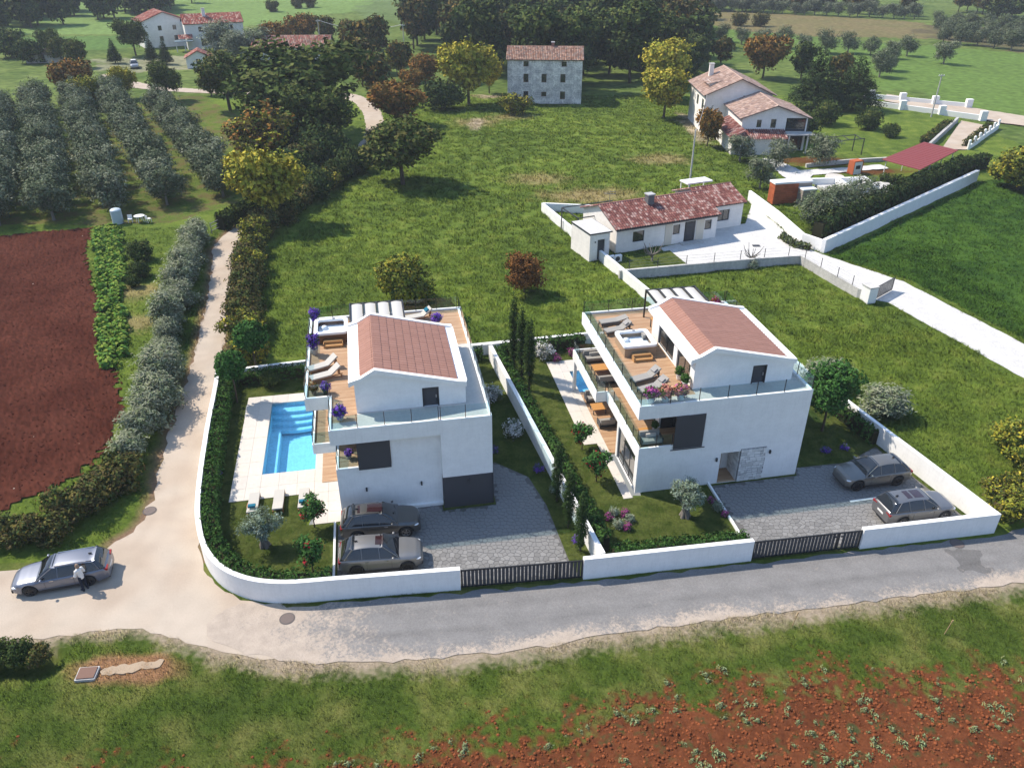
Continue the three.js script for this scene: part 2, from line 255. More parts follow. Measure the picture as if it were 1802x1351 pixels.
// far ground out to the horizon, in four strips round the near sheet
{
  const fieldsFar = [
    [[[62.8, -282.8], [74.3, -337.8], [140.6, -290.8], [122.4, -250.9], [85, -258.6]], [0.16, 0.13, 0.06], 0.9],
    [[[57.8, -258.6], [62.8, -282.8], [85, -258.6], [132.8, -225], [150, -200], [110, -140], [86, -142], [72, -216.4]], [0.1, 0.165, 0.035], 0.9],
    [[[122.4, -255], [134.2, -286], [180, -270], [180, -215], [133, -225]], [0.10, 0.085, 0.045], 0.9],
    [[[-200, -260], [-95, -262], [-60, -330], [-60, -420], [-260, -420]], [0.14, 0.215, 0.06], 0.9],
    [[[-60, -330], [-40, -290], [40, -420], [-60, -420]], [0.11, 0.16, 0.06], 0.7],
    [[[-150, -215], [-100, -235], [-70, -250], [-78, -262], [-150, -255]], [0.08, 0.15, 0.035], 0.8],
    [[[-108, -212], [-75, -222], [-70, -198], [-92, -192]], [0.3, 0.27, 0.2], 0.55],
  ];
  const X0 = -450, S = 900, Z0 = -850, N = 1;
  const T = tex(1536, 1536, (u, v) => {
    const x = X0 + S * u, z = Z0 + S * v, b = fbm(x * 0.05, z * 0.05, 4), c = n2c(x * 0.4, z * 0.4), d = n2b(x * 1.1, z * 1.1);
    let col = mix3([0.06, 0.1, 0.02], [0.12, 0.16, 0.04], clamp(0.5 + b + 0.3 * c));
    for (const [p, q, k] of fieldsFar) if (inPoly(p, x + 2 * b * 4, z + c * 1.5)) col = mix3(col, q, clamp(k + 0.5 * b * 0.6));
    const f = 1 + 0.2 * c + 0.25 * d + 0.15 * (rnd() - 0.5); return col.map((q) => q * f);
  }); T.wrapS = T.wrapT = THREE.ClampToEdgeWrapping;
  const m = mat(1, 1, 1, 0.95, { map: T });
  const g = merge([[-1400, 1400, -2400, -166.5], [-1400, -71.5, -166.5, -15.5], [79.5, 1400, -166.5, -15.5], [-1400, 1400, -15.5, 200]].map(([x0, x1, z0, z1]) => { const q = new THREE.PlaneGeometry(x1 - x0, z1 - z0); q.rotateX(-PI / 2); q.translate((x0 + x1) / 2, -0.06, (z0 + z1) / 2); return q; }));
  const p = g.attributes.position, uv = g.attributes.uv; for (let i = 0; i < p.count; i++) uv.setXY(i, (p.getX(i) - X0) / S, (p.getZ(i) - Z0) / S);
  struct('far_fields', g, m);
}
// lane, road, drives
M.gravel = bumped(mat(1, 1, 1, 0.95, { map: tex(1024, 1024, (u, v) => { const k = 1 + 0.08 * tn(u, v, 11, 1) + 0.24 * (rnd() - 0.5); return mix3([0.45, 0.385, 0.315], [0.41, 0.335, 0.265], clamp(0.5 + 0.9 * tn(u, v, 5, 7))).map((c) => c * k); }) }), 3, 0.008); M.gravel.map.repeat.set(0.07, 0.07);
M.verge = M.gravel.clone(); M.verge.color.setRGB(0.85, 0.83, 0.8);
M.asphalt = bumped(mat(1, 1, 1, 0.9, { map: tex(1024, 1024, (u, v) => { const k = 1 + 0.2 * tn(u, v, 5, 1) + 0.15 * tn(u, v, 26, 3) + 0.3 * (rnd() - 0.5); return [0.185 * k, 0.183 * k, 0.185 * k]; }) }), 4, 0.012); M.asphalt.map.repeat.set(0.13, 0.13);
M.driveGravel = bumped(mat(1, 1, 1, 0.95, { map: speck([0.56, 0.55, 0.53], 0.22, 14) }), 3, 0.015); M.driveGravel.map.repeat.set(0.3, 0.3);
struct('gravel_lane', sheet(ragged(lane, 0.7, 0.22), 0.012), M.gravel);
{ // asphalt painted grey for shade, beige for sunlight at lane mouth and along verge, wheel tracks and patches
  const X0 = -16, W = 50, Z0 = -42, D = 17;
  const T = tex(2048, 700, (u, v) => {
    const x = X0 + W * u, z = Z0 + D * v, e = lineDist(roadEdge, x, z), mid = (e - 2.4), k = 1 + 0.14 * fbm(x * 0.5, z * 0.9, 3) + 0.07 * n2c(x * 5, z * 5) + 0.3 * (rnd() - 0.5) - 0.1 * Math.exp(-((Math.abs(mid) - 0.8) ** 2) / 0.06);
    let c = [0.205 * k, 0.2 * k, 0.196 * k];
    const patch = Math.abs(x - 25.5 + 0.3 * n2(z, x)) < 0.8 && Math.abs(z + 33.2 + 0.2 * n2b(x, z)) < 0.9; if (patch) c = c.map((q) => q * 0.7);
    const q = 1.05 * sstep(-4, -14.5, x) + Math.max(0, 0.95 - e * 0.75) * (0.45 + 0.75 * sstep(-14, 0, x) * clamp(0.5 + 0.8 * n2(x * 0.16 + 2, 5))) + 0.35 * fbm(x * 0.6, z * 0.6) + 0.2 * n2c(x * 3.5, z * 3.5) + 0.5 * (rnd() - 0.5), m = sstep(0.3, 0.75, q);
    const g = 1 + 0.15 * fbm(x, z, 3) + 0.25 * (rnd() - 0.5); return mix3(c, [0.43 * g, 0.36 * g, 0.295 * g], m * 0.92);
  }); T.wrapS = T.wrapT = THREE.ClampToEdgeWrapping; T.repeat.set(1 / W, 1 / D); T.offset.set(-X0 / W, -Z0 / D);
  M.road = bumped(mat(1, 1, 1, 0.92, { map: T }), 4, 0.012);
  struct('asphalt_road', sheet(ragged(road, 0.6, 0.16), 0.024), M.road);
}
struct('gravel_driveway', sheet(ragged(drive, 0.8, 0.1), 0.02), M.driveGravel);
struct('garden_path', sheet(ragged(gardenPath, 0.7, 0.15), 0.14), M.driveGravel);
struct('farm_track', sheet(ragged(farTrack, 1, 0.2), 0.16), M.gravel);
// ploughed field: furrows as geometry
{
  const dir = [-0.36, -0.93], nx = 0.93, nz = -0.36, pos = [], idx = [], col = []; let k = 0;
  const hgt = (q) => 0.022 * Math.sin(q * 2 * PI / 0.55);
  const cell = 0.275, X0 = -76, X1 = -26, Z0 = -89, Z1 = -29, map = new Map();
  // grid aligned with the furrows: s across, t along
  const vert = (i, j) => { const key = i * 10000 + j; if (map.has(key)) return map.get(key); const s = i * cell * 0.5, t = j * 0.3, x = nx * s + dir[0] * t, z = nz * s + dir[1] * t; const y = 0.08 + hgt(s + 0.12 * n2(x * 0.4, z * 0.4)) + 0.03 * n2c(x * 3.1, z * 3.1) + 0.03 * n2b(x * 1.2, z * 1.2) + 0.02 * (rnd() - 0.5); pos.push(x, y, z); const b = fbm(x * 0.12, z * 0.12, 3), f = 1 + 0.25 * n2b(x * 4, z * 4) + 0.5 * (rnd() - 0.5); const c = mix3([0.052, 0.015, 0.009], [0.074, 0.024, 0.015], clamp(0.5 + 1.2 * b)); col.push(c[0] * f, c[1] * f, c[2] * f); map.set(key, k); return k++; };
  for (let i = -360; i < 60; i++) for (let j = 40; j < 380; j++) {
    const s = (i + 0.5) * cell * 0.5, t = (j + 0.5) * 0.3, x = nx * s + dir[0] * t, z = nz * s + dir[1] * t;
    if (x < X0 || x > X1 || z < Z0 || z > Z1 || x < 0.72 * z - 4 || !inPoly(ploughed, x + 0.5 * n2(x, z), z + 0.3 * n2b(x, z))) continue;
    const a = vert(i, j), b = vert(i + 1, j), c = vert(i, j + 1), d = vert(i + 1, j + 1); idx.push(a, b, c, b, d, c);
  }
  const g = new THREE.BufferGeometry(); g.setAttribute('position', new THREE.Float32BufferAttribute(pos, 3)); g.setAttribute('color', new THREE.Float32BufferAttribute(col, 3)); g.setIndex(idx); g.computeVertexNormals();
  struct('ploughed_field', g, M.vc(0.95));
}

// ---------------------------------------------------------------- lots: lawns, decks, pools, paving
const near = (O, x, b) => wl(O, x, b);
M.lawn = bumped(mat(1, 1, 1, 0.95, { map: tex(1024, 1024, (u, v) => { const k = 1 + 0.3 * tn(u, v, 40, 3) + 0.4 * (rnd() - 0.5); return mix3([0.045, 0.068, 0.012], [0.085, 0.105, 0.025], clamp(0.5 + 1.2 * tn(u, v, 7, 1) + 0.5 * tn(u, v, 22, 5))).map((c) => c * k); }) }), 6, 0.03); M.lawn.map.repeat.set(0.14, 0.14);
const shrinkPoly = (pts, d) => { const cx = pts.reduce((a, p) => a + p[0], 0) / pts.length, cz = pts.reduce((a, p) => a + p[1], 0) / pts.length; return pts.map(([x, z]) => { const L = Math.hypot(x - cx, z - cz); return [x - (x - cx) / L * d, z - (z - cz) / L * d]; }); };
struct('garden_lawn', sheet(lotL, 0.03, [shrinkPoly(deckL, 0.05)]), M.lawn);
struct('garden_lawn', sheet(lotR, 0.03, [shrinkPoly(deckR, 0.05)]), M.lawn);
M.poolTile = mat(1, 1, 1, 0.35, { map: tex(512, 512, (u, v) => { const e = (u * 32) % 1 < 0.08 || (v * 32) % 1 < 0.08, k = 1 + 0.12 * (rnd() - 0.5) + 0.15 * tn(u, v, 9, 2); return (e ? [0.46, 0.7, 0.8] : [0.32, 0.6, 0.77]).map((c) => c * k); }) }); M.poolTile.map.repeat.set(0.6, 0.6);
M.water = new THREE.MeshPhysicalMaterial({ color: new THREE.Color().setRGB(0.66, 0.9, 0.98), roughness: 0.03, transmission: 1, thickness: 0, ior: 1.33, side: THREE.DoubleSide, bumpMap: tex(512, 512, (u, v) => 0.5 + 0.4 * tn(u, v, 7, 3) + 0.25 * tn(u, v, 16, 8), false), bumpScale: 0.015 });
M.water.bumpMap.repeat.set(0.35, 0.35);
function villaGroup(name, O, y = 0) { const g = new THREE.Group(); g.name = numbered(name); g.position.set(O[0], y, O[1]); g.rotation.y = TH; scene.add(g); return g; }
function slabDeck(O, xs, bs, inside, woodRect) { // stone slabs laid on a bed, joints recessed
  const g = villaGroup('pool_deck', O); g.userData.kind = 'structure';
  const bed = []; rnd = mulberry(91);
  const cols = [M.deckStone, M.deckStone.clone(), M.deckStone.clone()]; cols[1].color.setRGB(0.95, 0.95, 0.96); cols[2].color.setRGB(1.03, 1.02, 1);
  for (let i = 0; i + 1 < xs.length; i++) for (let j = 0; j + 1 < bs.length; j++) {
    const cx = (xs[i] + xs[i + 1]) / 2, cb = (bs[j] + bs[j + 1]) / 2; if (!inside(cx, cb)) continue;
    bed.push(bx(xs[i], xs[i + 1], -0.2, 0.03, bs[j], bs[j + 1]));
    const lift = rr(0, 0.003); part(g, 'slab', bx(xs[i] + 0.006, xs[i + 1] - 0.006, 0.031, 0.058 + lift, bs[j] + 0.006, bs[j + 1] - 0.006), pick(cols));
  }
  part(g, 'bed', merge(bed), M.joint); return g;
}
const steps = (a, b, s) => { const n = Math.round((b - a) / s), r = []; for (let i = 0; i <= n; i++) r.push(a + (b - a) * i / n); return r; };
slabDeck(OL, [-6.85, -5.95, -5.07, -3.95, -2.8, -1.72, -0.85, 0.0], [-0.15, 0.87, 1.9, 2.9, 4.1, 5.43, 6.9, 8.35, 9.8, 11.3, 12.75, 14.2, 15.35], (x, b) => !(x > -5.07 && x < -1.72 && b > 5.43 && b < 14.2) && (b > 2.9 || x > -2));
slabDeck(OR, [-1.75, -0.85, -0.28, 0.6, 1.7, 2.3], [-0.45, 0.8, 2.0, 3.2, 4.4, 5.6, 7.0, 8.4, 9.8, 11.1, 12.4, 14.0, 15.6, 17.4], (x, b) => !(x > -0.28 && x < 1.7 && b > 12.4 && b < 15.6) && (b > 5.6 || x > -0.85) && (b > 4.4 || x < 0) && !(x > -0.28 && b > 4.4 && b < 12.4));
struct('wooden_deck', (() => { const g = bx(-0.28, 2.3, -0.1, 0.05, 4.4, 12.4); g.rotateY(TH); g.translate(OR[0], 0, OR[1]); return g; })(), M.deckWood);
struct('wooden_deck', (() => { const g = bx(-1.25, 0.0, 0.062, 0.09, 3.85, 14.5); g.rotateY(TH); g.translate(OL[0], 0, OL[1]); return g; })(), M.deckWood);
function pool(O, x0, x1, b0, b1, depth, stairs, label) {
  const t = thing('swimming_pool', label, 'pool', [O[0], 0, O[1]], TH);
  const w = 0.12;
  part(t, 'basin', merge([bx(x0 - w, x1 + w, -depth - 0.1, -depth, b0 - w, b1 + w), bx(x0 - w, x0, -depth, 0.028, b0 - w, b1 + w), bx(x1, x1 + w, -depth, 0.028, b0 - w, b1 + w), bx(x0, x1, -depth, 0.028, b0 - w, b0), bx(x0, x1, -depth, 0.028, b1, b1 + w)]), M.poolTile);
  if (stairs) {
    for (let k = 0; k < 4; k++) part(t, 'step', (() => { const s = new THREE.Shape(), f = b1 - 0.55 - 0.5 * k; s.moveTo(x0 + 0.004, b1 - 0.004); s.lineTo(x0 + 0.004, f + 0.02); s.quadraticCurveTo((x0 + x1) / 2, f - 0.5, x1 - 0.004, f + 0.02); s.lineTo(x1 - 0.004, b1 - 0.004); const g = new THREE.ExtrudeGeometry(s, { depth: 0.24, bevelEnabled: false, curveSegments: 16 }); g.rotateX(-PI / 2); g.translate(0, -0.3 - 0.24 * (k + 1) - 0.003 * k, 0); return metreUV(plain(g)); })(), M.poolTile);
    part(t, 'bench', bx(x0 + 0.004, x0 + 0.7, -depth + 0.004, -0.75, b0 + 0.004, b1 - 2.6), M.poolTile);
  }
  part(t, 'water', (() => { const g = new THREE.PlaneGeometry(x1 - x0, b1 - b0); g.rotateX(-PI / 2); g.translate((x0 + x1) / 2, -0.07, -(b0 + b1) / 2); return metreUV(plain(g)); })(), M.water);
  return t;
}
pool(OL, -5.07, -1.72, 5.43, 14.2, 1.45, true, 'long rectangular blue swimming pool with curved steps in pale stone deck');
pool(OR, -0.28, 1.7, 12.4, 15.6, 1.3, false, 'narrow blue pool beside the white balcony of the villa with stone-clad entrance');
// irregular paving stones: the 300 largest in view are single pieces, the rest is joined
function paving(name, poly, cell, seed) {
  rnd = mulberry(seed);
  const base = struct(name, prism(ragged(poly, 3, 0), -0.04, 0.034), mat(0.125, 0.122, 0.118, 0.95));
  const xs = poly.map((p) => p[0]), zs = poly.map((p) => p[1]), x0 = Math.min(...xs), z0 = Math.min(...zs), nx = Math.ceil((Math.max(...xs) - x0) / cell), nz = Math.ceil((Math.max(...zs) - z0) / cell);
  const P = []; for (let j = -1; j <= nz + 1; j++) for (let i = -1; i <= nx + 1; i++) P.push([x0 + (i + 0.5 + (j % 2 ? 0.5 : 0) + rr(-0.36, 0.36)) * cell, z0 + (j + 0.5 + rr(-0.36, 0.36)) * cell, i, j]);
  const mats = [0.165, 0.18, 0.195, 0.21, 0.225].map((k) => bumped(mat(k, k * 0.985, k * 0.965, 0.85), 2, 0.01)), list = [];
  const at = new Map(P.map((p) => [p[2] + ',' + p[3], p]));
  for (const [cx, cz, i, j] of P) { // each stone is the cell nearest its own centre, clipped by its neighbours
    let q = [[cx - cell, cz - cell], [cx + cell, cz - cell], [cx + cell, cz + cell], [cx - cell, cz + cell]];
    for (let dj = -2; dj <= 2; dj++) for (let di = -2; di <= 2; di++) { const o = at.get((i + di) + ',' + (j + dj)); if (!o || (!di && !dj)) continue; const mx = (o[0] + cx) / 2, mz = (o[1] + cz) / 2, dx = o[0] - cx, dz = o[1] - cz, L = Math.hypot(dx, dz), f = (p) => ((p[0] - mx) * dx + (p[1] - mz) * dz) / L + 0.011, r = []; for (let a = 0; a < q.length; a++) { const A = q[a], B = q[(a + 1) % q.length], fa = f(A), fb = f(B); if (fa <= 0) r.push(A); if (fa * fb < 0) { const t = fa / (fa - fb); r.push([A[0] + (B[0] - A[0]) * t, A[1] + (B[1] - A[1]) * t]); } } q = r; if (!q.length) break; }
    if (q.length < 3 || !q.every(([x, z]) => inPoly(poly, x, z))) continue;
    list.push([cz, prism(q, 0.035, 0.053 + rr(0, 0.008)), pick(mats)]);
  }
  list.sort((a, b) => b[0] - a[0]);
  list.slice(0, 300).forEach(([, g, m]) => part(base, 'paving_stone', g, m));
  if (list.length > 300) { const o = part(base, 'paving_stones', merge(list.slice(300).map((l) => l[1])), mats[2]); o.userData.kind = 'stuff'; }
}
paving('paved_court', [near(OL, 0.1, -0.2), [-10.25, -36.1], [-9.45, -31.6], [-2.7, -31.25], [3.7, -32.0], [3.2, -33.1], [2.11, -38.0], [1.05, -40.84], [-1.1, -42.4], near(OL, 9.25, 4.2), near(OL, 9.25, -0.25), near(OL, 6, -0.25), near(OL, 6, 0.4), near(OL, 0.1, 0.4)], 0.3, 5);
paving('paved_court', [[12.5, -40.1], [13.55, -34.6], [13.6, -33.5], [19.8, -34.5], [27.4, -35.8], [24.6, -44.2], [21.98, -42.4], near(OR, 10.95, 0.6), near(OR, 10.8, -0.2), near(OR, 5, -0.2)], 0.3, 6);
for (const [a, b, l] of [[[-10.45, -36.3], [-9.55, -31.2], 'low white kerb between lawn and paved court with red-flowered shrub'], [[12.35, -40.3], [13.5, -33.6], 'low white kerb between olive lawn and paved court of two dark cars']])
  one('kerb', sbar(V(a[0], 0.1, a[1]), V(b[0], 0.1, b[1]), 0.12, 0.2), M.white, l, 'kerb');
for (const [x, z, l, r] of [[22.0, -38.6, 2.6, 1.45], [-6.3, -33.95, 1.8, 1.42]]) { const g = new THREE.BoxGeometry(l, 0.006, 0.16); g.rotateY(r - PI / 2 + 0.32); g.translate(x, 0.07, z); struct('parking_marking', g, mat(0.7, 0.69, 0.66, 0.8)); }

// ---------------------------------------------------------------- perimeter walls and gates
one('boundary_wall', lineWall(lotL_wall, 0.28, -0.05, 1.42), M.white, 'curved white rendered garden wall rounding the lane corner of the pool garden', 'wall');
one('boundary_wall', lineWall([[3.85, -31.75], [13.33, -33.19]], 0.28, -0.05, 1.42), M.white, 'short white rendered street wall between the two dark gates', 'wall');
one('boundary_wall', merge([lineWall([[19.74, -34.16], [28.1, -35.51], [28.02, -35.75]], 0.28, -0.05, 1.4), prism([[28.1, -35.55], [23.97, -47.86], [20.6, -58.2], [20.35, -58.1], [23.7, -47.8], [27.75, -35.8]], -0.05, 1.402)]), M.white, 'white rendered wall round the corner behind the two dark parked cars', 'wall');
one('boundary_wall', prism([[4.78, -32.4], [5.06, -32.45], [-1.6, -56.6], [-1.88, -56.5]], -0.05, 1.3), M.white, 'straight white dividing wall between the two villa gardens', 'wall');
one('boundary_wall', prism([[-22.6, -52.8], [-16.6, -54.43], [-4.31, -57.0], [-1.85, -57.35], [6.15, -59.3], [20.4, -58.3], [20.4, -58.55], [6.15, -59.55], [-4.31, -57.25], [-16.6, -54.68], [-22.7, -53.05]], -0.05, 0.95), M.white, 'low white rear wall closing both villa gardens against the meadow', 'wall');
function gate(a, b, label) {
  const L = Math.hypot(b[0] - a[0], b[1] - a[1]), t = thing('driveway_gate', label, 'gate', [a[0], 0, a[1]], -Math.atan2(b[1] - a[1], b[0] - a[0]));
  const split = L * 0.78;
  part(t, 'gate_frame', merge([bx(0.02, L - 0.02, 0.06, 0.14, 0.0, 0.06), bx(0.02, L - 0.02, 1.2, 1.28, 0.0, 0.06), bx(0.02, 0.12, 0.14, 1.2, 0, 0.06), bx(L - 0.12, L - 0.02, 0.14, 1.2, 0, 0.06), bx(split - 0.09, split + 0.09, 0.14, 1.2, 0, 0.06)]), M.frame);
  const n = Math.round(L / 0.215); for (let i = 0; i < n; i++) { const x = 0.14 + (L - 0.28) * (i + 0.5) / n; if (Math.abs(x - split) < 0.16) continue; part(t, 'slat', bx(x - 0.08, x + 0.08, 0.145, 1.195, 0.012, 0.045), M.shutter); }
  part(t, 'handle', bx(split + 0.12, split + 0.26, 0.98, 1.06, -0.05, 0.01), M.dark); part(t, 'handle', bx(split - 0.26, split - 0.12, 0.98, 1.06, -0.05, 0.01), M.dark);
}
gate([-2.73, -31.1], [3.85, -31.86], 'dark grey slatted gate in front of the paved court with two cars beside kerb');
gate([13.33, -33.3], [19.74, -34.27], 'dark grey slatted gate between street wall and corner wall with parked cars');

// ---------------------------------------------------------------- villas
const tileGeo = (w, l) => { // one interlocking clay tile, arched across, lower edge lifted; x across, z down-slope
  const n = 6, pos = [], idx = []; for (let j = 0; j < 2; j++) for (let i = 0; i <= n; i++) { const u = i / n, y = 0.035 * Math.sin(u * PI) ** 0.8 + (j ? 0.03 : 0); pos.push((u - 0.5) * w * 0.985, y, j * l * 1.06); }
  for (let i = 0; i <= n; i++) { const u = i / n; pos.push((u - 0.5) * w * 0.985, 0.0, l * 1.06); }
  for (let i = 0; i < n; i++) { const a = i, b = i + 1, c = n + 1 + i, d = c + 1, e = 2 * n + 2 + i, f = e + 1; idx.push(a, c, b, b, c, d, c, e, d, d, e, f); }
  const g = new THREE.BufferGeometry(); g.setAttribute('position', new THREE.Float32BufferAttribute(pos, 3)); g.setIndex(idx); g.computeVertexNormals(); return g;
};
const clay = [[0.29, 0.145, 0.108], [0.3, 0.152, 0.114], [0.28, 0.14, 0.105], [0.31, 0.158, 0.12], [0.295, 0.148, 0.11]].map((c) => bumped(mat(...c, 0.85, { side: THREE.DoubleSide }), 3, 0.008));
function roofBox(t, P) { // P: x0,x1 walls, b0,b1, y floor, profile [[x,y]...] of roof line: eaveL, tileL, ridge, tileR, eaveR ; doors
  const { x0, x1, b0, b1, y, pr } = P, prof = (x) => { for (let i = 0; i + 1 < pr.length; i++) if (x <= pr[i + 1][0]) return pr[i][1] + (pr[i + 1][1] - pr[i][1]) * (x - pr[i][0]) / (pr[i + 1][0] - pr[i][0]); return pr[pr.length - 1][1]; };
  const s = new THREE.Shape(); s.moveTo(x0, y); s.lineTo(x0, prof(x0) - 0.14); for (const [a, b] of pr) if (a > x0 && a < x1) s.lineTo(a, b - 0.14); s.lineTo(x1, prof(x1) - 0.14); s.lineTo(x1, y);
  if (P.door) { const h = new THREE.Path(); const [d0, d1, e0, e1] = P.door; h.moveTo(d0, e0); h.lineTo(d1, e0); h.lineTo(d1, e1); h.lineTo(d0, e1); s.holes.push(h); }
  const ex = (sh, z0, z1) => { const g = new THREE.ExtrudeGeometry(sh, { depth: z1 - z0, bevelEnabled: false }); g.translate(0, 0, -z1); return metreUV(plain(g)); };
  part(t, 'gable_wall', ex(s, b0, b0 + 0.25), M.white);
  const s2 = new THREE.Shape(); s2.moveTo(x0, y); s2.lineTo(x0, prof(x0) - 0.14); for (const [a, b] of pr) if (a > x0 && a < x1) s2.lineTo(a, b - 0.14); s2.lineTo(x1, prof(x1) - 0.14); s2.lineTo(x1, y);
  part(t, 'gable_wall', ex(s2, b1 - 0.25, b1), M.white);
  part(t, 'side_wall', bx(x1 - 0.25, x1, y, prof(x1) - 0.145, b0 + 0.25, b1 - 0.25), M.white);
  const holes = P.sideHoles ?? [];
  part(t, 'side_wall', wallS(b0 + 0.25, b1 - 0.25, y, prof(x0) - 0.145, x0, x0 + 0.25, holes), M.white);
  for (const [h0, h1, e0, e1] of holes) windowS(t, x0, h0, h1, e0, e1);
  if (P.door) { const [d0, d1, e0, e1] = P.door, d = part(t, 'terrace_door', merge([bx(d0, d1, e0, e1, b0 + 0.1, b0 + 0.15)]), M.shutter, 'dark grey terrace door'); part(d, 'frame', merge([bx(d0 - 0.03, d0 + 0.04, e0, e1 + 0.03, b0 - 0.02, b0 + 0.09), bx(d1 - 0.04, d1 + 0.03, e0, e1 + 0.03, b0 - 0.02, b0 + 0.09), bx(d0 + 0.04, d1 - 0.04, e1 - 0.04, e1 + 0.03, b0 - 0.02, b0 + 0.09)]), M.frame); part(d, 'handle', bx(d1 - 0.16, d1 - 0.1, e0 + 0.5, e0 + 0.7, b0 + 0.05, b0 + 0.1), M.steel); }
  // white roof slab with raised rims
  const rs = new THREE.Shape(); rs.moveTo(pr[0][0], pr[0][1] - 0.2); for (const [a, b] of pr) rs.lineTo(a, b); rs.lineTo(pr[4][0], pr[4][1] - 0.2); rs.lineTo(pr[2][0], pr[2][1] - 0.2);
  const roof = part(t, 'roof', ex(rs, b0 - 0.12, b1 + 0.12), M.white);
  const rim = (z0, z1) => { const q = new THREE.Shape(); q.moveTo(pr[0][0], pr[0][1]); for (const [a, b] of pr) q.lineTo(a, b + 0.001); q.lineTo(pr[4][0], pr[4][1]); for (const [a, b] of [...pr].reverse()) q.lineTo(a, b + 0.11); return ex(q, z0, z1); };
  part(roof, 'gable_coping', rim(b0 - 0.12, b0 + 0.16), M.white); part(roof, 'gable_coping', rim(b1 - 0.16, b1 + 0.12), M.white);
  part(roof, 'gutter', merge([bx(pr[4][0] - 0.08, pr[4][0] + 0.06, pr[4][1] - 0.05, pr[4][1] + 0.06, b0 + 0.162, b1 - 0.162)]), M.white);
  rnd = mulberry(P.seed); const nb = 24, len = b1 - b0 - 0.34, w = len / nb;
  for (const [A, B, n] of [[pr[2], pr[3], 10], [pr[2], pr[1], 2]]) {
    const L = Math.hypot(B[0] - A[0], B[1] - A[1]), l = L / n, ang = Math.atan2(A[1] - B[1], Math.abs(B[0] - A[0])), dir = Math.sign(B[0] - A[0]), geo = tileGeo(w, l);
    const m = new THREE.Matrix4();
    for (let k = 0; k < n; k++) for (let j = 0; j < nb; j++) {
      const o = part(roof, 'roof_tile', geo, pick(clay)), f = (k - 0.02) / n;
      o.position.set(A[0] + (B[0] - A[0]) * f, A[1] + (B[1] - A[1]) * f + 0.02 + rr(0, 0.006), -(b0 + 0.17 + w * (j + 0.5)));
      o.rotation.order = 'YXZ'; o.rotation.y = dir * PI / 2; o.rotation.x = ang;
    }
  }
  const caps = []; for (let j = 0; j < nb; j++) { const g = new THREE.CylinderGeometry(0.1, 0.11, w * 1.04, 8, 1, true, -PI / 2, PI); g.rotateX(PI / 2); g.rotateZ(0); g.translate(pr[2][0], pr[2][1] + 0.02 + 0.006 * (j % 2), -(b0 + 0.17 + w * (j + 0.5))); caps.push(plain(g)); }
  part(roof, 'ridge_cap', merge(caps), clay[1]);
}
// window set into a wall that faces -x (left) or the front
function windowS(t, x, b0, b1, y0, y1, n = 2) { const o = part(t, 'window', merge([bx(x + 0.08, x + 0.14, y0, y0 + 0.06, b0, b1), bx(x + 0.08, x + 0.14, y1 - 0.06, y1, b0, b1), ...steps(b0, b1, (b1 - b0) / n).map((q, i, a) => bx(x + 0.08, x + 0.14, y0 + 0.06, y1 - 0.06, i ? (i === a.length - 1 ? q - 0.07 : q - 0.035) : q, i ? (i === a.length - 1 ? q : q + 0.035) : q + 0.07))]), M.frame); for (let i = 0; i < n; i++) part(o, 'pane', bx(x + 0.1, x + 0.12, y0 + 0.062, y1 - 0.062, b0 + (b1 - b0) * i / n + 0.072, b0 + (b1 - b0) * (i + 1) / n - 0.072), M.pane); return o; }
function windowF(t, b, x0, x1, y0, y1, n = 1, fm = M.frame, sill) {
  const o = part(t, 'window', merge([bx(x0, x1, y0, y0 + 0.06, b + 0.06, b + 0.12), bx(x0, x1, y1 - 0.06, y1, b + 0.06, b + 0.12), ...steps(x0, x1, (x1 - x0) / n).map((q, i, a) => bx(i ? (i === a.length - 1 ? q - 0.06 : q - 0.03) : q, i ? (i === a.length - 1 ? q : q + 0.03) : q + 0.06, y0 + 0.06, y1 - 0.06, b + 0.06, b + 0.12))]), fm);
  for (let i = 0; i < n; i++) part(o, 'pane', bx(x0 + (x1 - x0) * i / n + 0.062, x0 + (x1 - x0) * (i + 1) / n - 0.062, y0 + 0.062, y1 - 0.062, b + 0.08, b + 0.1), M.pane);
  if (sill) part(o, 'sill', bx(x0 - 0.08, x1 + 0.08, y0 - 0.07, y0 - 0.002, b - 0.06, b + 0.05), M.concrete); return o;
}
// glass balustrade along a line of villa points [x,b]
function railing(t, line, y, h, step = 1.5) {
  const posts = [], panes = [];
  for (let i = 0; i + 1 < line.length; i++) {
    const [ax, ab] = line[i], [cx, cb] = line[i + 1], L = Math.hypot(cx - ax, cb - ab), n = Math.max(1, Math.round(L / step));
    for (let k = 0; k <= n; k++) { const x = ax + (cx - ax) * k / n, b = ab + (cb - ab) * k / n; if (k < n || i === line.length - 2) posts.push(bx(x - 0.02, x + 0.02, y, y + h + 0.02, b - 0.02, b + 0.02)); if (k < n) { const e = 0.035 / L * n, x2 = ax + (cx - ax) * (k + 1) / n, b2 = ab + (cb - ab) * (k + 1) / n; panes.push(sbar(V(x + (x2 - x) * e, y + 0.06 + h / 2 - 0.03, -(b + (b2 - b) * e)), V(x2 - (x2 - x) * e, y + 0.06 + h / 2 - 0.03, -(b2 - (b2 - b) * e)), 0.012, h - 0.06)); } }
  }
  const r = new THREE.Group(); r.name = 'balustrade'; t.add(r); for (const p of posts) part(r, 'post', p, M.frame); for (const p of panes) part(r, 'glass_pane', p, M.glass);
}
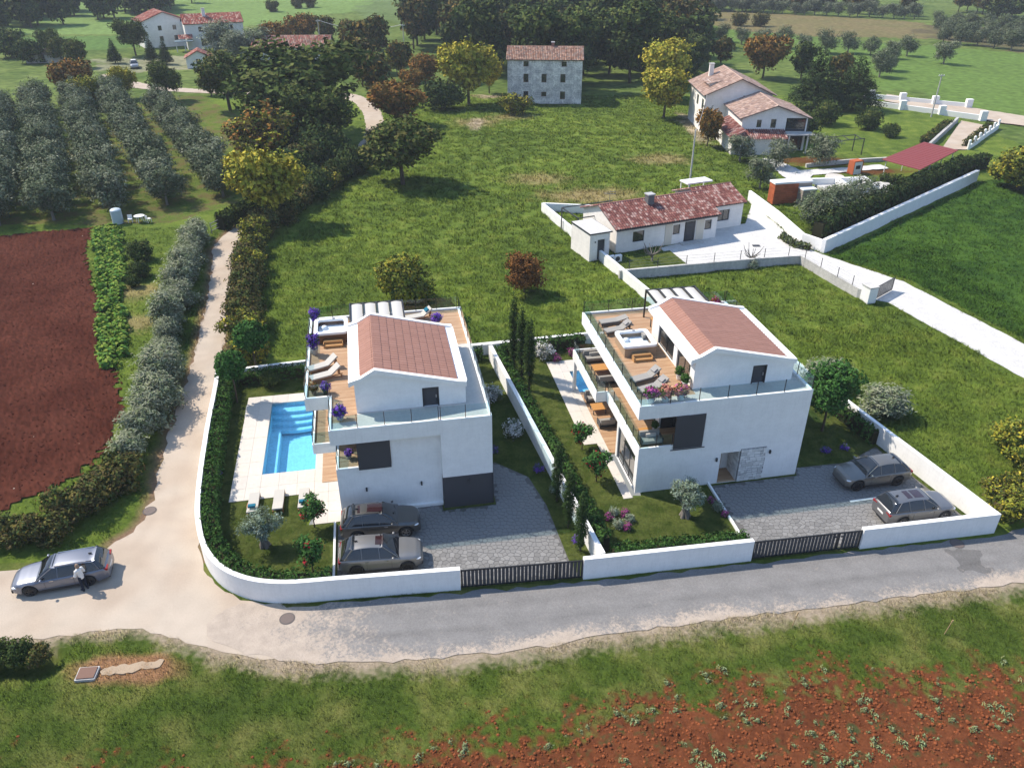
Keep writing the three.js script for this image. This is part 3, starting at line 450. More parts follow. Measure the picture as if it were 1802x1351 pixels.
function pergola(t, x0, x1, b0, b1, y) {
  const beams = [bx(x0, x1, y - 0.1, y, b0, b0 + 0.09), bx(x0, x1, y - 0.1, y, b1 - 0.09, b1)], n = 4;
  for (let i = 0; i <= n; i++) { const x = x0 + (x1 - x0 - 0.08) * i / n; beams.push(bx(x, x + 0.08, y - 0.1, y + 0.06, b0 + 0.09, b1 - 0.09)); }
  for (const x of [x0, x1 - 0.1]) beams.push(bx(x, x + 0.1, 6.2, y - 0.1, b1 - 0.1, b1), bx(x, x + 0.1, 6.2, y - 0.1, b0, b0 + 0.1));
  const p = part(t, 'pergola', merge(beams), M.frame);
  for (let i = 0; i < n; i++) { const a = x0 + (x1 - x0 - 0.08) * i / n + 0.1, c = x0 + (x1 - x0 - 0.08) * (i + 1) / n - 0.02; const g = new THREE.PlaneGeometry(c - a, b1 - b0 - 0.22, 10, 2); g.rotateX(-PI / 2); const q = g.attributes.position; for (let k = 0; k < q.count; k++) q.setY(k, 0.06 * Math.cos(q.getX(k) / (c - a) * PI) - 0.08); g.translate((a + c) / 2, y, -(b0 + b1) / 2); g.computeVertexNormals(); part(p, 'awning', g, M.awning); }
}
M.awning = mat(0.5, 0.49, 0.47, 0.9, { side: THREE.DoubleSide });
const wallLamp = (t, x, y, b) => part(t, 'wall_lamp', merge([bx(x - 0.05, x + 0.05, y - 0.12, y + 0.12, b - 0.13, b - 0.03), bx(x - 0.03, x + 0.03, y - 0.04, y + 0.04, b - 0.03, b - 0.001)]), M.dark);

// left villa (pool side)
{
  const t = thing('villa', 'white flat-fronted villa beside the large pool with dark garage corner', 'house', [OL[0], 0, OL[1]], TH);
  part(t, 'wall', merge([bx(0, 6.1, 0, 3.28, 0.5, 14.6), bx(3.2, 6.1, 3.28, 5.35, 0.5, 14.6), bx(0, 3.2, 3.28, 5.35, 3.4, 14.6), bx(6.1, 9.1, 2.3, 6.2, 0, 14.6), bx(6.15, 9.05, 0, 2.3, 0.06, 14.55)]), M.white);
  part(t, 'roof_slab', merge([bx(-0.1, 6.098, 5.35, 6.2, 0.02, 14.6), bx(-1.55, -0.1, 5.5, 6.2, 3.75, 14.9), bx(-0.1, 9.1, 5.5, 6.2, 14.6, 14.9)]), M.white);
  part(t, 'parapet', merge([bx(-0.1, 6.098, 6.2, 6.36, 0.02, 0.17), bx(-0.1, 0.05, 6.2, 6.36, 0.17, 3.75), bx(-1.55, 0.05, 6.2, 6.36, 3.75, 3.9), bx(-1.55, -1.4, 6.2, 6.36, 3.9, 14.9), bx(-1.4, 9.1, 6.2, 6.36, 14.75, 14.9), bx(6.1, 9.1, 6.2, 6.34, 0, 0.15), bx(8.95, 9.1, 6.2, 6.34, 0.15, 14.75)]), M.white);
  part(t, 'garage_cladding', merge([bx(6.1, 9.1, 0, 2.298, -0.03, 0.06), bx(9.05, 9.13, 0, 2.298, -0.03, 4.4)]), M.shutter, 'charcoal panel cladding round the garage corner');
  part(t, 'plinth', bx(3.2, 6.08, 0, 0.22, 0.3, 0.499), M.white);
  part(t, 'terrace_floor', merge([bx(-1.4, 1.5, 6.2, 6.225, 3.9, 14.75), bx(0.05, 1.5, 6.2, 6.225, 1.0, 3.9), bx(1.5, 8.95, 6.2, 6.225, 9.3, 14.75)]), M.deckWood);
  part(t, 'terrace_paving', merge([bx(0.05, 8.95, 6.2, 6.226, 0.17, 1.0), bx(1.5, 8.95, 6.2, 6.226, 1.0, 1.85), bx(7.85, 8.95, 6.2, 6.226, 1.85, 9.3)]), M.terraceStone);
  part(t, 'loggia_floor', bx(0.16, 3.2, 3.28, 3.3, 0.62, 3.4), M.deckWood);
  const lw = windowF(t, 3.24, 0.5, 3.1, 3.32, 5.2, 2); lw.position.z = 0.16;
  part(t, 'balcony', merge([bx(-1.45, 0, 2.6, 3.12, 3.4, 8), bx(-1.45, -1.33, 3.12, 3.3, 3.4, 8), bx(-1.33, 0, 3.12, 3.3, 3.4, 3.52)]), M.white);
  part(t, 'balcony_floor', bx(-1.33, 0, 3.12, 3.14, 3.52, 8), M.deckWood);
  windowS(t, -0.2, 4.4, 7.6, 3.14, 5.3, 2);
  const sh = part(t, 'sliding_shutter', bx(1.3, 3.18, 3.2, 5.3, 0.4, 0.46), M.shutter, 'dark grey sliding shutter panel before the loggia'); part(sh, 'rail', bx(0.9, 3.3, 5.31, 5.345, 0.38, 0.48), M.dark);
  part(t, 'loggia_coping', merge([bx(0, 3.19, 3.28, 3.36, 0.48, 0.62), bx(0, 0.15, 3.28, 3.36, 0.62, 3.4)]), M.white);
  railing(t, [[0.08, 3.3], [0.08, 0.55], [1.3, 0.55]], 3.36, 0.85, 1.3);
  railing(t, [[-0.2, 3.46], [-1.39, 3.46], [-1.39, 7.95]], 3.3, 0.8);
  railing(t, [[-0.02, 3.8], [-0.02, 0.1], [6.05, 0.1]], 6.36, 0.85);
  railing(t, [[6.16, 0.08], [9.02, 0.08], [9.02, 14.7]], 6.34, 0.85, 1.6);
  railing(t, [[-0.2, 3.83], [-1.48, 3.83], [-1.48, 14.82], [8.9, 14.82]], 6.36, 0.85);
  for (const [x, y, b] of [[1.6, 1.75, 0.5], [4.85, 1.75, 0.5], [7.65, 1.95, -0.03]]) wallLamp(t, x, y, b);
  roofBox(t, { x0: 1.5, x1: 7.85, b0: 1.85, b1: 9.3, y: 6.2, pr: [[1.2, 8.22], [1.9, 8.42], [2.72, 8.9], [7.4, 7.68], [7.92, 7.6]], door: [5.35, 6.25, 6.22, 7.45], seed: 3, sideHoles: [[3, 5.4, 6.22, 7.9], [6.1, 8.5, 6.22, 7.9]] });
  pergola(t, 1.35, 4.95, 9.5, 12.5, 8.35);
}
// right villa (stone-clad entrance)
{
  const t = thing('villa', 'white villa with stone-clad entrance, left balconies and large roof terrace', 'house', [OR[0], 0, OR[1]], TH);
  part(t, 'wall', merge([
    wallF(0.25, 10.75, 0, 3.0, 0, 0.25, [[5.4, 6.7, 0.05, 2.35]]), bx(0.25, 5.4, 0, 3.0, 0.25, 4.2), bx(6.7, 10.75, 0, 3.0, 0.25, 4.2), bx(5.4, 6.7, 0, 3.0, 1.5, 4.2), bx(5.4, 6.7, 2.35, 3.0, 0.25, 1.5), bx(5.4, 6.7, -0.05, 0.05, 0.1, 1.5),
    wallS(0, 4.2, 0, 3.0, 0, 0.25, [[0.5, 3.9, 0.06, 2.5]]), bx(2.25, 10.75, 0, 3.0, 4.2, 13), wallS(4.2, 13, 0, 3.0, 2.0, 2.25, [[4.8, 8.4, 0.06, 2.4], [9.2, 12.4, 0.06, 2.4]]),
    bx(4.05, 10.75, 3.0, 5.45, 0, 13), bx(2.3, 4.05, 3.0, 5.45, 2.4, 13), wallS(2.4, 13, 3.0, 5.45, 2.05, 2.3, [[2.9, 6.2, 3.06, 5.3], [7.4, 11.6, 3.06, 5.3]]), bx(2.05, 4.05, 3.0, 5.45, 2.3, 2.4)]), M.white);
  windowS(t, 0, 0.5, 3.9, 0.06, 2.5, 3); windowS(t, 2.0, 4.8, 8.4, 0.06, 2.4, 3); windowS(t, 2.0, 9.2, 12.4, 0.06, 2.4, 3); windowS(t, 2.05, 2.9, 6.2, 3.06, 5.3, 3); windowS(t, 2.05, 7.4, 11.6, 3.06, 5.3, 3);
  part(t, 'balcony', merge([bx(0, 4.05, 2.998, 3.12, 0.12, 2.3), bx(0, 2.05, 2.6, 3.12, 4.2, 6.8), bx(0, 2.05, 3.0, 3.12, 2.3, 4.2), bx(0, 4.05, 3.0, 3.36, 0, 0.12), bx(0, 0.12, 3.12, 3.36, 0.12, 6.8), bx(-0.75, 2.05, 2.6, 3.12, 6.8, 13.1), bx(-0.75, -0.62, 3.12, 3.36, 6.8, 13.1), bx(-0.62, 0.12, 3.12, 3.36, 6.8, 6.93), bx(-0.62, 2.05, 3.12, 3.36, 12.97, 13.1)]), M.white);
  part(t, 'balcony_floor', merge([bx(0.12, 2.05, 3.12, 3.14, 0.12, 6.93), bx(2.05, 4.05, 3.12, 3.14, 0.12, 2.3), bx(-0.62, 2.05, 3.12, 3.14, 6.93, 12.97)]), M.deckWood);
  windowF(t, 2.16, 2.15, 4.0, 3.16, 5.3, 2).position.z = 0.02;
  part(t, 'column', bx(-0.72, -0.5, 0.05, 2.6, 12.7, 12.95), M.white);
  part(t, 'roof_slab', bx(-0.2, 10.75, 5.45, 6.2, 0, 13.05), M.white);
  part(t, 'parapet', merge([bx(-0.2, 10.75, 6.2, 6.36, 0, 0.15), bx(-0.2, -0.05, 6.2, 6.36, 0.15, 13.05), bx(10.6, 10.75, 6.2, 6.36, 0.15, 13.05), bx(-0.05, 10.6, 6.2, 6.36, 12.9, 13.05)]), M.white);
  part(t, 'terrace_floor', merge([bx(-0.05, 3.65, 6.2, 6.225, 1.0, 12.9), bx(3.65, 10.6, 6.2, 6.225, 9.05, 12.9)]), M.deckWood);
  part(t, 'terrace_paving', merge([bx(-0.05, 10.6, 6.2, 6.226, 0.15, 1.0), bx(3.65, 10.6, 6.2, 6.226, 1.0, 1.55), bx(10.1, 10.6, 6.2, 6.226, 1.55, 9.05)]), M.terraceStone);
  const sh = part(t, 'sliding_shutter', bx(2.15, 4.0, 3.1, 5.44, -0.07, -0.01), M.shutter, 'dark grey sliding shutter panel on the loggia corner'); part(sh, 'rail', bx(2.0, 4.2, 3.0, 3.04, -0.06, -0.012), M.dark);
  const d = part(t, 'entrance_door', bx(5.42, 6.2, 0.06, 2.3, 1.42, 1.49), M.teakPale, 'pale brown wooden entrance door in recess'); part(d, 'handle', bx(6.05, 6.1, 0.9, 1.4, 1.36, 1.42), M.steel);
  part(t, 'porch_floor', bx(5.42, 6.68, 0.051, 0.07, 0.02, 1.42), M.deckWood);
  // stone cladding, stone by stone, front and reveal
  rnd = mulberry(44); const sm = [0.6, 0.68, 0.76, 0.82].map((k) => bumped(mat(k, k * 0.985, k * 0.95, 0.9), 3, 0.02)), st = part(t, 'stone_cladding', merge([bx(6.7, 8.4, 0, 2.5, -0.02, -0.001), bx(6.68, 6.699, 0.07, 2.34, 0.02, 1.4)]), mat(0.1, 0.098, 0.095, 0.95), 'pale rubble stone cladding beside the entrance');
  for (let y = 0.02; y < 2.46;) { const h = Math.min(rr(0.12, 0.24), 2.5 - y); for (let x = 6.71; x < 8.38;) { const w = Math.min(rr(0.16, 0.42), 8.39 - x); if (w > 0.06) part(st, 'stone', bx(x + 0.012, x + w - 0.012, y + 0.012, y + h - 0.012 - rr(0, 0.02), -rr(0.04, 0.07), -0.018), pick(sm)); x += w; } y += h; }
  for (let y = 0.09; y < 2.3;) { const h = Math.min(rr(0.14, 0.26), 2.34 - y); for (let b = 0.04; b < 1.38;) { const w = Math.min(rr(0.2, 0.45), 1.4 - b); if (w > 0.06) part(st, 'stone', bx(6.64 - rr(0, 0.02), 6.681, y + 0.012, y + h - 0.012, b + 0.012, b + w - 0.012), pick(sm)); b += w; } y += h; }
  for (const [x, y] of [[5.12, 1.95], [8.65, 2.1]]) wallLamp(t, x, y, 0);
  railing(t, [[2.1, 0.06], [0.06, 0.06], [0.06, 6.75]], 3.36, 0.8, 1.3); railing(t, [[-0.1, 6.86], [-0.69, 6.86], [-0.69, 13.04], [1.9, 13.04]], 3.36, 0.8, 1.4);
  railing(t, [[-0.12, 12.97], [-0.12, 0.07], [10.67, 0.07], [10.67, 12.9]], 6.36, 0.85, 1.75); railing(t, [[-0.05, 12.97], [10.6, 12.97]], 6.36, 0.85, 1.75);
  roofBox(t, { x0: 3.65, x1: 10.1, b0: 1.55, b1: 9.05, y: 6.2, pr: [[3.3, 8.2], [3.95, 8.4], [4.8, 8.88], [9.65, 7.72], [10.18, 7.64]], door: [7.45, 8.3, 6.22, 7.45], seed: 8, sideHoles: [[2.2, 4.4, 6.22, 7.9], [5.0, 7.8, 6.22, 7.9]] });
  pergola(t, 3.95, 7.6, 9.1, 11.8, 8.35);
}

// ---------------------------------------------------------------- foliage builders
const PAL = {
  olive: [[0.09, 0.12, 0.065], [0.125, 0.15, 0.09], [0.065, 0.09, 0.045], [0.18, 0.2, 0.13]],
  oliveLight: [[0.16, 0.19, 0.12], [0.22, 0.24, 0.17], [0.1, 0.13, 0.07], [0.28, 0.29, 0.2]],
  oak: [[0.06, 0.088, 0.02], [0.085, 0.115, 0.028], [0.115, 0.13, 0.035], [0.045, 0.07, 0.018]],
  dark: [[0.025, 0.045, 0.016], [0.035, 0.06, 0.02], [0.045, 0.07, 0.022]],
  yellow: [[0.3, 0.27, 0.03], [0.22, 0.23, 0.03], [0.36, 0.3, 0.04], [0.14, 0.17, 0.025]],
  yellowGreen: [[0.16, 0.19, 0.03], [0.22, 0.22, 0.035], [0.11, 0.14, 0.025], [0.27, 0.24, 0.04]],
  orange: [[0.26, 0.12, 0.03], [0.2, 0.11, 0.03], [0.32, 0.17, 0.04], [0.12, 0.09, 0.03]],
  brown: [[0.17, 0.075, 0.025], [0.22, 0.1, 0.03], [0.12, 0.06, 0.02]],
  mixed: [[0.06, 0.085, 0.025], [0.1, 0.1, 0.03], [0.16, 0.13, 0.035], [0.09, 0.07, 0.03], [0.05, 0.065, 0.025]],
  fresh: [[0.03, 0.085, 0.018], [0.045, 0.115, 0.025], [0.06, 0.14, 0.035]],
  hedge: [[0.03, 0.075, 0.016], [0.045, 0.1, 0.022], [0.065, 0.13, 0.03]],
  cypress: [[0.022, 0.042, 0.012], [0.03, 0.055, 0.016], [0.04, 0.068, 0.02]],
  purple: [[0.13, 0.06, 0.36], [0.18, 0.09, 0.45], [0.09, 0.04, 0.27]],
  magenta: [[0.33, 0.06, 0.22], [0.4, 0.1, 0.28], [0.22, 0.03, 0.15]],
  pinkOrange: [[0.5, 0.2, 0.12], [0.42, 0.13, 0.14], [0.55, 0.3, 0.2]],
  redflower: [[0.3, 0.015, 0.03], [0.22, 0.01, 0.02]], whiteflower: [[0.62, 0.6, 0.58], [0.5, 0.5, 0.48], [0.7, 0.68, 0.66]],
  agave: [[0.2, 0.26, 0.2], [0.26, 0.32, 0.26], [0.14, 0.2, 0.14]],
};
// lobes: [[x,y,z, rx,ry,rz]...]; leaf clumps scattered through them, each leaf a small folded blade
function leaves(o) {
  const { lobes, clumps, per, leaf, spread = leaf * 1.6, pal, aspect = 0.5, shell = 0.5, up = 0, minY = -1e9, seed = 1, accent, accentShare = 0 } = o;
  rnd = mulberry(seed); const pos = [], nor = [], col = [], vol = lobes.map((l) => l[3] * l[4] * l[5]), tot = vol.reduce((a, b) => a + b, 0);
  const n = V(), q = V(), t1 = V(), t2 = V(), c = V(), out = V();
  for (let k = 0; k < clumps; k++) {
    let r = rnd() * tot, li = 0; while (li < lobes.length - 1 && (r -= vol[li]) > 0) li++;
    const L = lobes[li]; out.set(rr(-1, 1), rr(-1, 1), rr(-1, 1)); if (out.lengthSq() > 1 || out.lengthSq() < 0.01) { k--; continue; } out.normalize();
    const R = shell + (1 - shell) * Math.cbrt(rnd()), bump = 0.86 + 0.34 * n2(out.x * 2.6 + li * 5, out.y * 2.6 + out.z * 2.1);
    c.set(L[0] + out.x * L[3] * R * bump, L[1] + out.y * L[4] * R * bump, L[2] + out.z * L[5] * R * bump); if (c.y < minY) { if (rnd() < 0.97) { k--; } continue; }
    const acc = accent && rnd() < accentShare, P = acc ? accent : pal, base = pick(P), tone = rr(0.8, 1.2);
    for (let i = 0; i < per; i++) {
      q.set(rr(-1, 1) + rr(-1, 1), rr(-1, 1) + rr(-1, 1), rr(-1, 1) + rr(-1, 1)).multiplyScalar(0.5 * spread).add(c);
      n.set(rr(-1, 1), rr(-1, 1) + up, rr(-1, 1)).addScaledVector(out, 0.7).normalize();
      t1.set(rr(-1, 1), rr(-0.6, 1), rr(-1, 1)).cross(n); if (t1.lengthSq() < 1e-4) t1.set(1, 0, 0); t1.normalize(); t2.crossVectors(n, t1);
      const s = leaf * rr(0.6, 1.3), w = s * aspect, f = s * 0.12;
      const A = [q.x - t1.x * s, q.y - t1.y * s, q.z - t1.z * s], B = [q.x + t2.x * w + n.x * f, q.y + t2.y * w + n.y * f, q.z + t2.z * w + n.z * f], C = [q.x + t1.x * s, q.y + t1.y * s, q.z + t1.z * s], D = [q.x - t2.x * w + n.x * f, q.y - t2.y * w + n.y * f, q.z - t2.z * w + n.z * f];
      pos.push(...A, ...C, ...B, ...A, ...D, ...C);
      n.addScaledVector(out, 0.35).normalize(); const g = tone * rr(0.82, 1.18), b = rnd() < 0.75 ? base : pick(P);
      for (let v = 0; v < 6; v++) { nor.push(n.x, n.y, n.z); col.push(b[0] * g, b[1] * g, b[2] * g); }
    }
  }
  const g = new THREE.BufferGeometry(); g.setAttribute('position', new THREE.Float32BufferAttribute(pos, 3)); g.setAttribute('normal', new THREE.Float32BufferAttribute(nor, 3)); g.setAttribute('color', new THREE.Float32BufferAttribute(col, 3)); return g;
}
function limb(pts, r0, r1, s = 7) { const c = new THREE.CatmullRomCurve3(pts.map((p) => V(...p))), n = pts.length * 3, g = new THREE.TubeGeometry(c, n, 1, s), p = g.attributes.position, q = V(); for (let i = 0; i <= n; i++) { c.getPointAt(i / n, q); const r = r0 + (r1 - r0) * i / n; for (let j = 0; j <= s; j++) { const k = i * (s + 1) + j; p.setXYZ(k, q.x + (p.getX(k) - q.x) * r, q.y + (p.getY(k) - q.y) * r, q.z + (p.getZ(k) - q.z) * r); } } g.computeVertexNormals(); return plain(g); }
function trunkOf(h, r, spread, seed, limbs = 5, fork = 0.4) { rnd = mulberry(seed); const l = [limb([[0, -0.1, 0], [rr(-0.1, 0.1) * r * 4, h * 0.25, rr(-0.1, 0.1) * r * 4], [rr(-1, 1) * r, h * 0.6, rr(-1, 1) * r], [rr(-2, 2) * r, h * 0.95, rr(-2, 2) * r]], r, r * 0.35)]; for (let i = 0; i < limbs; i++) { const a = i / limbs * 2 * PI + rr(-0.4, 0.4), y = h * rr(fork, fork + 0.25), e = spread * rr(0.6, 1); l.push(limb([[0, y, 0], [Math.cos(a) * e * 0.45, y + h * 0.12, Math.sin(a) * e * 0.45], [Math.cos(a) * e, y + h * rr(0.2, 0.38), Math.sin(a) * e]], r * 0.5, r * 0.12, 6)); } return merge(l); }
function lobesRound(R, H, y0, n, seed, lr = 0.5) { rnd = mulberry(seed); const l = [[0, y0 + (H - y0) * 0.52, 0, R * 0.72, (H - y0) * 0.45, R * 0.72]]; for (let i = 0; i < n; i++) { const a = i * 2.4 + rr(-0.4, 0.4), e = R * rr(0.42, 0.68), f = rr(0.2, 0.85), s = R * lr * rr(0.75, 1.2); l.push([Math.cos(a) * e, y0 + (H - y0) * f, Math.sin(a) * e, s, s * rr(0.65, 0.9), s]); } return l; }
const DEF = {}; // prototype crowns and trunks by kind, made once, shared by all copies
function kind(key, crown, trunk, trunkMat = M.bark, leafMat = M.leaf) { DEF[key] = { crown, trunk, trunkMat, leafMat }; }
kind('oakA', leaves({ lobes: lobesRound(5.2, 11, 2.6, 11, 21), clumps: 900, per: 9, leaf: 0.3, spread: 0.75, pal: PAL.oak, aspect: 0.6, shell: 0.62, up: 0.5, seed: 31 }), trunkOf(9, 0.32, 3.6, 5));
kind('oakB', leaves({ lobes: lobesRound(4.6, 10.5, 2.2, 9, 22), clumps: 800, per: 9, leaf: 0.3, spread: 0.75, pal: [...PAL.oak, [0.11, 0.105, 0.03]], aspect: 0.6, shell: 0.6, up: 0.5, seed: 32 }), trunkOf(8.5, 0.28, 3.2, 6));
kind('wood', leaves({ lobes: lobesRound(4.6, 13, 1.6, 10, 23), clumps: 560, per: 8, leaf: 0.4, spread: 0.95, pal: PAL.oak.concat(PAL.dark), aspect: 0.6, shell: 0.62, up: 0.5, seed: 33 }), trunkOf(11, 0.3, 2.6, 7));
kind('woodFar', leaves({ lobes: lobesRound(4.8, 12.5, 0.4, 10, 123), clumps: 260, per: 6, leaf: 0.6, spread: 1.1, pal: PAL.oak.concat(PAL.dark), aspect: 0.65, shell: 0.66, up: 0.5, seed: 133 }), trunkOf(11, 0.3, 2.6, 7, 3));
kind('woodAutumn', leaves({ lobes: lobesRound(4.2, 11.5, 2.4, 8, 24), clumps: 300, per: 7, leaf: 0.5, spread: 0.9, pal: PAL.mixed.concat([[0.2, 0.13, 0.035]]), aspect: 0.6, shell: 0.6, up: 0.5, seed: 34 }), trunkOf(9.5, 0.25, 2.6, 8));
kind('yellowTree', leaves({ lobes: lobesRound(3.4, 8.2, 1.3, 10, 25), clumps: 760, per: 9, leaf: 0.24, spread: 0.6, pal: [[0.36, 0.31, 0.04], [0.27, 0.27, 0.035], [0.42, 0.35, 0.05], [0.19, 0.21, 0.03]], aspect: 0.6, shell: 0.55, up: 0.4, seed: 35 }), trunkOf(7, 0.2, 2.4, 9));
kind('orangeTree', leaves({ lobes: lobesRound(3.4, 6.8, 0.8, 9, 26), clumps: 640, per: 9, leaf: 0.26, spread: 0.65, pal: PAL.orange.concat([[0.13, 0.11, 0.03]]), aspect: 0.6, shell: 0.55, up: 0.4, seed: 36 }), trunkOf(5.4, 0.18, 2.2, 10));
kind('oliveA', leaves({ lobes: lobesRound(2.9, 5.8, 0.9, 11, 27), clumps: 480, per: 8, leaf: 0.21, spread: 0.5, pal: PAL.olive, aspect: 0.32, shell: 0.5, up: 0.9, seed: 37 }), trunkOf(4, 0.2, 1.7, 11, 5, 0.3), M.barkGrey);
kind('oliveB', leaves({ lobes: lobesRound(2.5, 5.2, 0.9, 8, 28, 0.55), clumps: 440, per: 8, leaf: 0.21, spread: 0.5, pal: PAL.olive.concat(PAL.olive, PAL.oliveLight), aspect: 0.32, shell: 0.5, up: 0.9, seed: 38 }), trunkOf(3.8, 0.2, 1.6, 12, 5, 0.3), M.barkGrey);
kind('shrub', leaves({ lobes: lobesRound(1.7, 3.4, 0.1, 8, 29, 0.55), clumps: 420, per: 8, leaf: 0.18, spread: 0.46, pal: PAL.oliveLight.concat([[0.13, 0.17, 0.08], [0.24, 0.26, 0.16]]), aspect: 0.26, shell: 0.42, up: 1.5, seed: 39 }), trunkOf(2.2, 0.07, 1.1, 13, 6, 0.1));
kind('mixedShrub', leaves({ lobes: lobesRound(1.6, 2.4, 0.0, 8, 30, 0.6), clumps: 360, per: 9, leaf: 0.16, spread: 0.4, pal: PAL.mixed, aspect: 0.5, shell: 0.5, up: 0.4, seed: 40 }), trunkOf(1.6, 0.06, 1, 14, 6, 0.1));
kind('goldShrub', leaves({ lobes: lobesRound(1.6, 2.4, 0.0, 8, 31, 0.6), clumps: 360, per: 9, leaf: 0.16, spread: 0.4, pal: PAL.mixed.concat(PAL.yellowGreen, PAL.yellow), aspect: 0.5, shell: 0.5, up: 0.4, seed: 41 }), trunkOf(1.6, 0.06, 1, 15, 6, 0.1));
kind('darkBush', leaves({ lobes: lobesRound(1.9, 3.2, 0.1, 8, 32, 0.55), clumps: 420, per: 9, leaf: 0.18, spread: 0.42, pal: PAL.dark.concat(PAL.oak), aspect: 0.5, shell: 0.55, up: 0.4, seed: 42 }), trunkOf(2, 0.08, 1, 16, 6, 0.15));
kind('goldBush', leaves({ lobes: lobesRound(2.4, 4.5, 0.2, 10, 33, 0.5), clumps: 760, per: 9, leaf: 0.16, spread: 0.42, pal: PAL.yellowGreen.concat(PAL.yellow, PAL.yellow, PAL.oak), aspect: 0.55, shell: 0.5, up: 0.4, seed: 43 }), trunkOf(3.4, 0.1, 1.6, 17, 7, 0.15));
kind('brownBush', leaves({ lobes: lobesRound(1.9, 3.8, 0.2, 9, 34, 0.5), clumps: 560, per: 9, leaf: 0.13, spread: 0.36, pal: PAL.brown, aspect: 0.55, shell: 0.45, up: 0.4, seed: 44 }), trunkOf(3, 0.08, 1.4, 18, 8, 0.12));
kind('conifer', (() => { const l = []; for (let i = 0; i < 9; i++) { const f = i / 8, r = 4.6 * (1 - f * 0.8); for (let k = 0; k < 5; k++) { const a = k * 1.257 + i * 0.6; l.push([Math.cos(a) * r * 0.55, 1.4 + 8.2 * f, Math.sin(a) * r * 0.55, r * 0.55, 0.55, r * 0.55]); } } return leaves({ lobes: l, clumps: 900, per: 9, leaf: 0.26, spread: 0.6, pal: PAL.dark, aspect: 0.35, shell: 0.4, up: 1.2, seed: 45 }); })(), trunkOf(9, 0.3, 2, 19, 8, 0.2));
function plant(key, name, label, category, pos, turn = 0, scale = 1, group) {
  const d = DEF[key]; if (!d.proto) d.proto = {};
  const t = thing(name, label, category, pos, turn, group); part(t, 'trunk', d.trunk, d.trunkMat); part(t, 'crown', d.crown, d.leafMat);
  if (Array.isArray(scale)) t.scale.set(...scale); else t.scale.setScalar(scale); return t;
}
// hedge along a line: leaf clumps through a box section, over a thicket of stems
function hedge(name, pts, w, h, o) {
  const { pal, leaf = 0.1, density = 60, seed = 1, aspect = 0.55, mat: lm = M.leafOpaque } = o; rnd = mulberry(seed);
  const pos = [], nor = [], col = [], n = V(), t1 = V(), t2 = V(), q = V(), stems = [];
  for (let i = 0; i + 1 < pts.length; i++) {
    const [ax, az] = pts[i], [cx, cz] = pts[i + 1], L = Math.hypot(cx - ax, cz - az), ux = (cx - ax) / L, uz = (cz - az) / L, px = -uz, pz = ux, k = Math.round(L * density);
    stems.push(prism([[ax + px * w * 0.3, az + pz * w * 0.3], [cx + px * w * 0.3, cz + pz * w * 0.3], [cx - px * w * 0.3, cz - pz * w * 0.3], [ax - px * w * 0.3, az - pz * w * 0.3]], 0.0, h * 0.78));
    for (let c = 0; c < k; c++) {
      const s = rnd() * L, face = rnd(); let a, y; if (face < 0.38) { a = rr(-0.5, 0.5) * w; y = h * rr(0.88, 1.02); } else { a = (face < 0.69 ? 1 : -1) * w * rr(0.36, 0.52); y = h * rr(0.02, 1); }
      const bumpy = 1 + 0.12 * n2(s * 1.4 + i * 9, y * 2); a *= bumpy; y *= 0.94 + 0.1 * n2b((ax + ux * s) * 1.1, (az + uz * s) * 1.1);
      const base = pick(pal), tone = rr(0.75, 1.25);
      for (let v = 0; v < 4; v++) {
        q.set(ax + ux * s + px * a + rr(-1, 1) * leaf, y + rr(-1, 1) * leaf, az + uz * s + pz * a + rr(-1, 1) * leaf);
        n.set(px * a / w * 2 + rr(-1, 1), 0.5 + rr(-0.6, 1), pz * a / w * 2 + rr(-1, 1)).normalize(); t1.set(rr(-1, 1), rr(-1, 1), rr(-1, 1)).cross(n).normalize(); t2.crossVectors(n, t1);
        const z = leaf * rr(0.6, 1.3), e = z * aspect;
        const A = [q.x - t1.x * z, q.y - t1.y * z, q.z - t1.z * z], B = [q.x + t2.x * e, q.y + t2.y * e, q.z + t2.z * e], C = [q.x + t1.x * z, q.y + t1.y * z, q.z + t1.z * z], D = [q.x - t2.x * e, q.y - t2.y * e, q.z - t2.z * e];
        pos.push(...A, ...C, ...B, ...A, ...D, ...C); const g = tone * rr(0.85, 1.15); for (let m = 0; m < 6; m++) { nor.push(n.x, n.y, n.z); col.push(base[0] * g, base[1] * g, base[2] * g); }
      }
    }
  }
  const g = new THREE.BufferGeometry(); g.setAttribute('position', new THREE.Float32BufferAttribute(pos, 3)); g.setAttribute('normal', new THREE.Float32BufferAttribute(nor, 3)); g.setAttribute('color', new THREE.Float32BufferAttribute(col, 3));
  const t = thing(name, o.label, 'hedge'); part(t, 'stems', merge(stems), mat(0.03, 0.03, 0.015, 0.95)); part(t, 'foliage', g, lm); return t;
}
// ---------------------------------------------------------------- villa garden planting
hedge('garden_hedge', offsetLine(lotL_wall.filter((p, i) => i % 2 === 0 || i > 58).slice(0, 31), -0.75), 0.85, 1.5, { pal: PAL.hedge, leaf: 0.085, density: 150, seed: 51, label: 'clipped green hedge inside the curved white wall of the pool garden' });
hedge('garden_hedge', [[-21.8, -52.3], [-16.6, -53.7], [-10.5, -55.0]], 0.8, 1.15, { pal: PAL.hedge, leaf: 0.09, density: 80, seed: 52, label: 'clipped green hedge along the rear wall behind the large pool' });
hedge('garden_hedge', [[-4.8, -56.2], [-2.4, -56.5]], 0.7, 1.15, { pal: PAL.hedge, leaf: 0.09, density: 80, seed: 56, label: 'short clipped hedge at rear wall between villa and dividing wall' });
hedge('garden_hedge', [[-1.1, -56.6], [5.3, -33.9]], 0.6, 1.35, { pal: PAL.hedge, leaf: 0.085, density: 120, seed: 53, label: 'long clipped hedge along the white dividing wall on its cypress lawn side' });
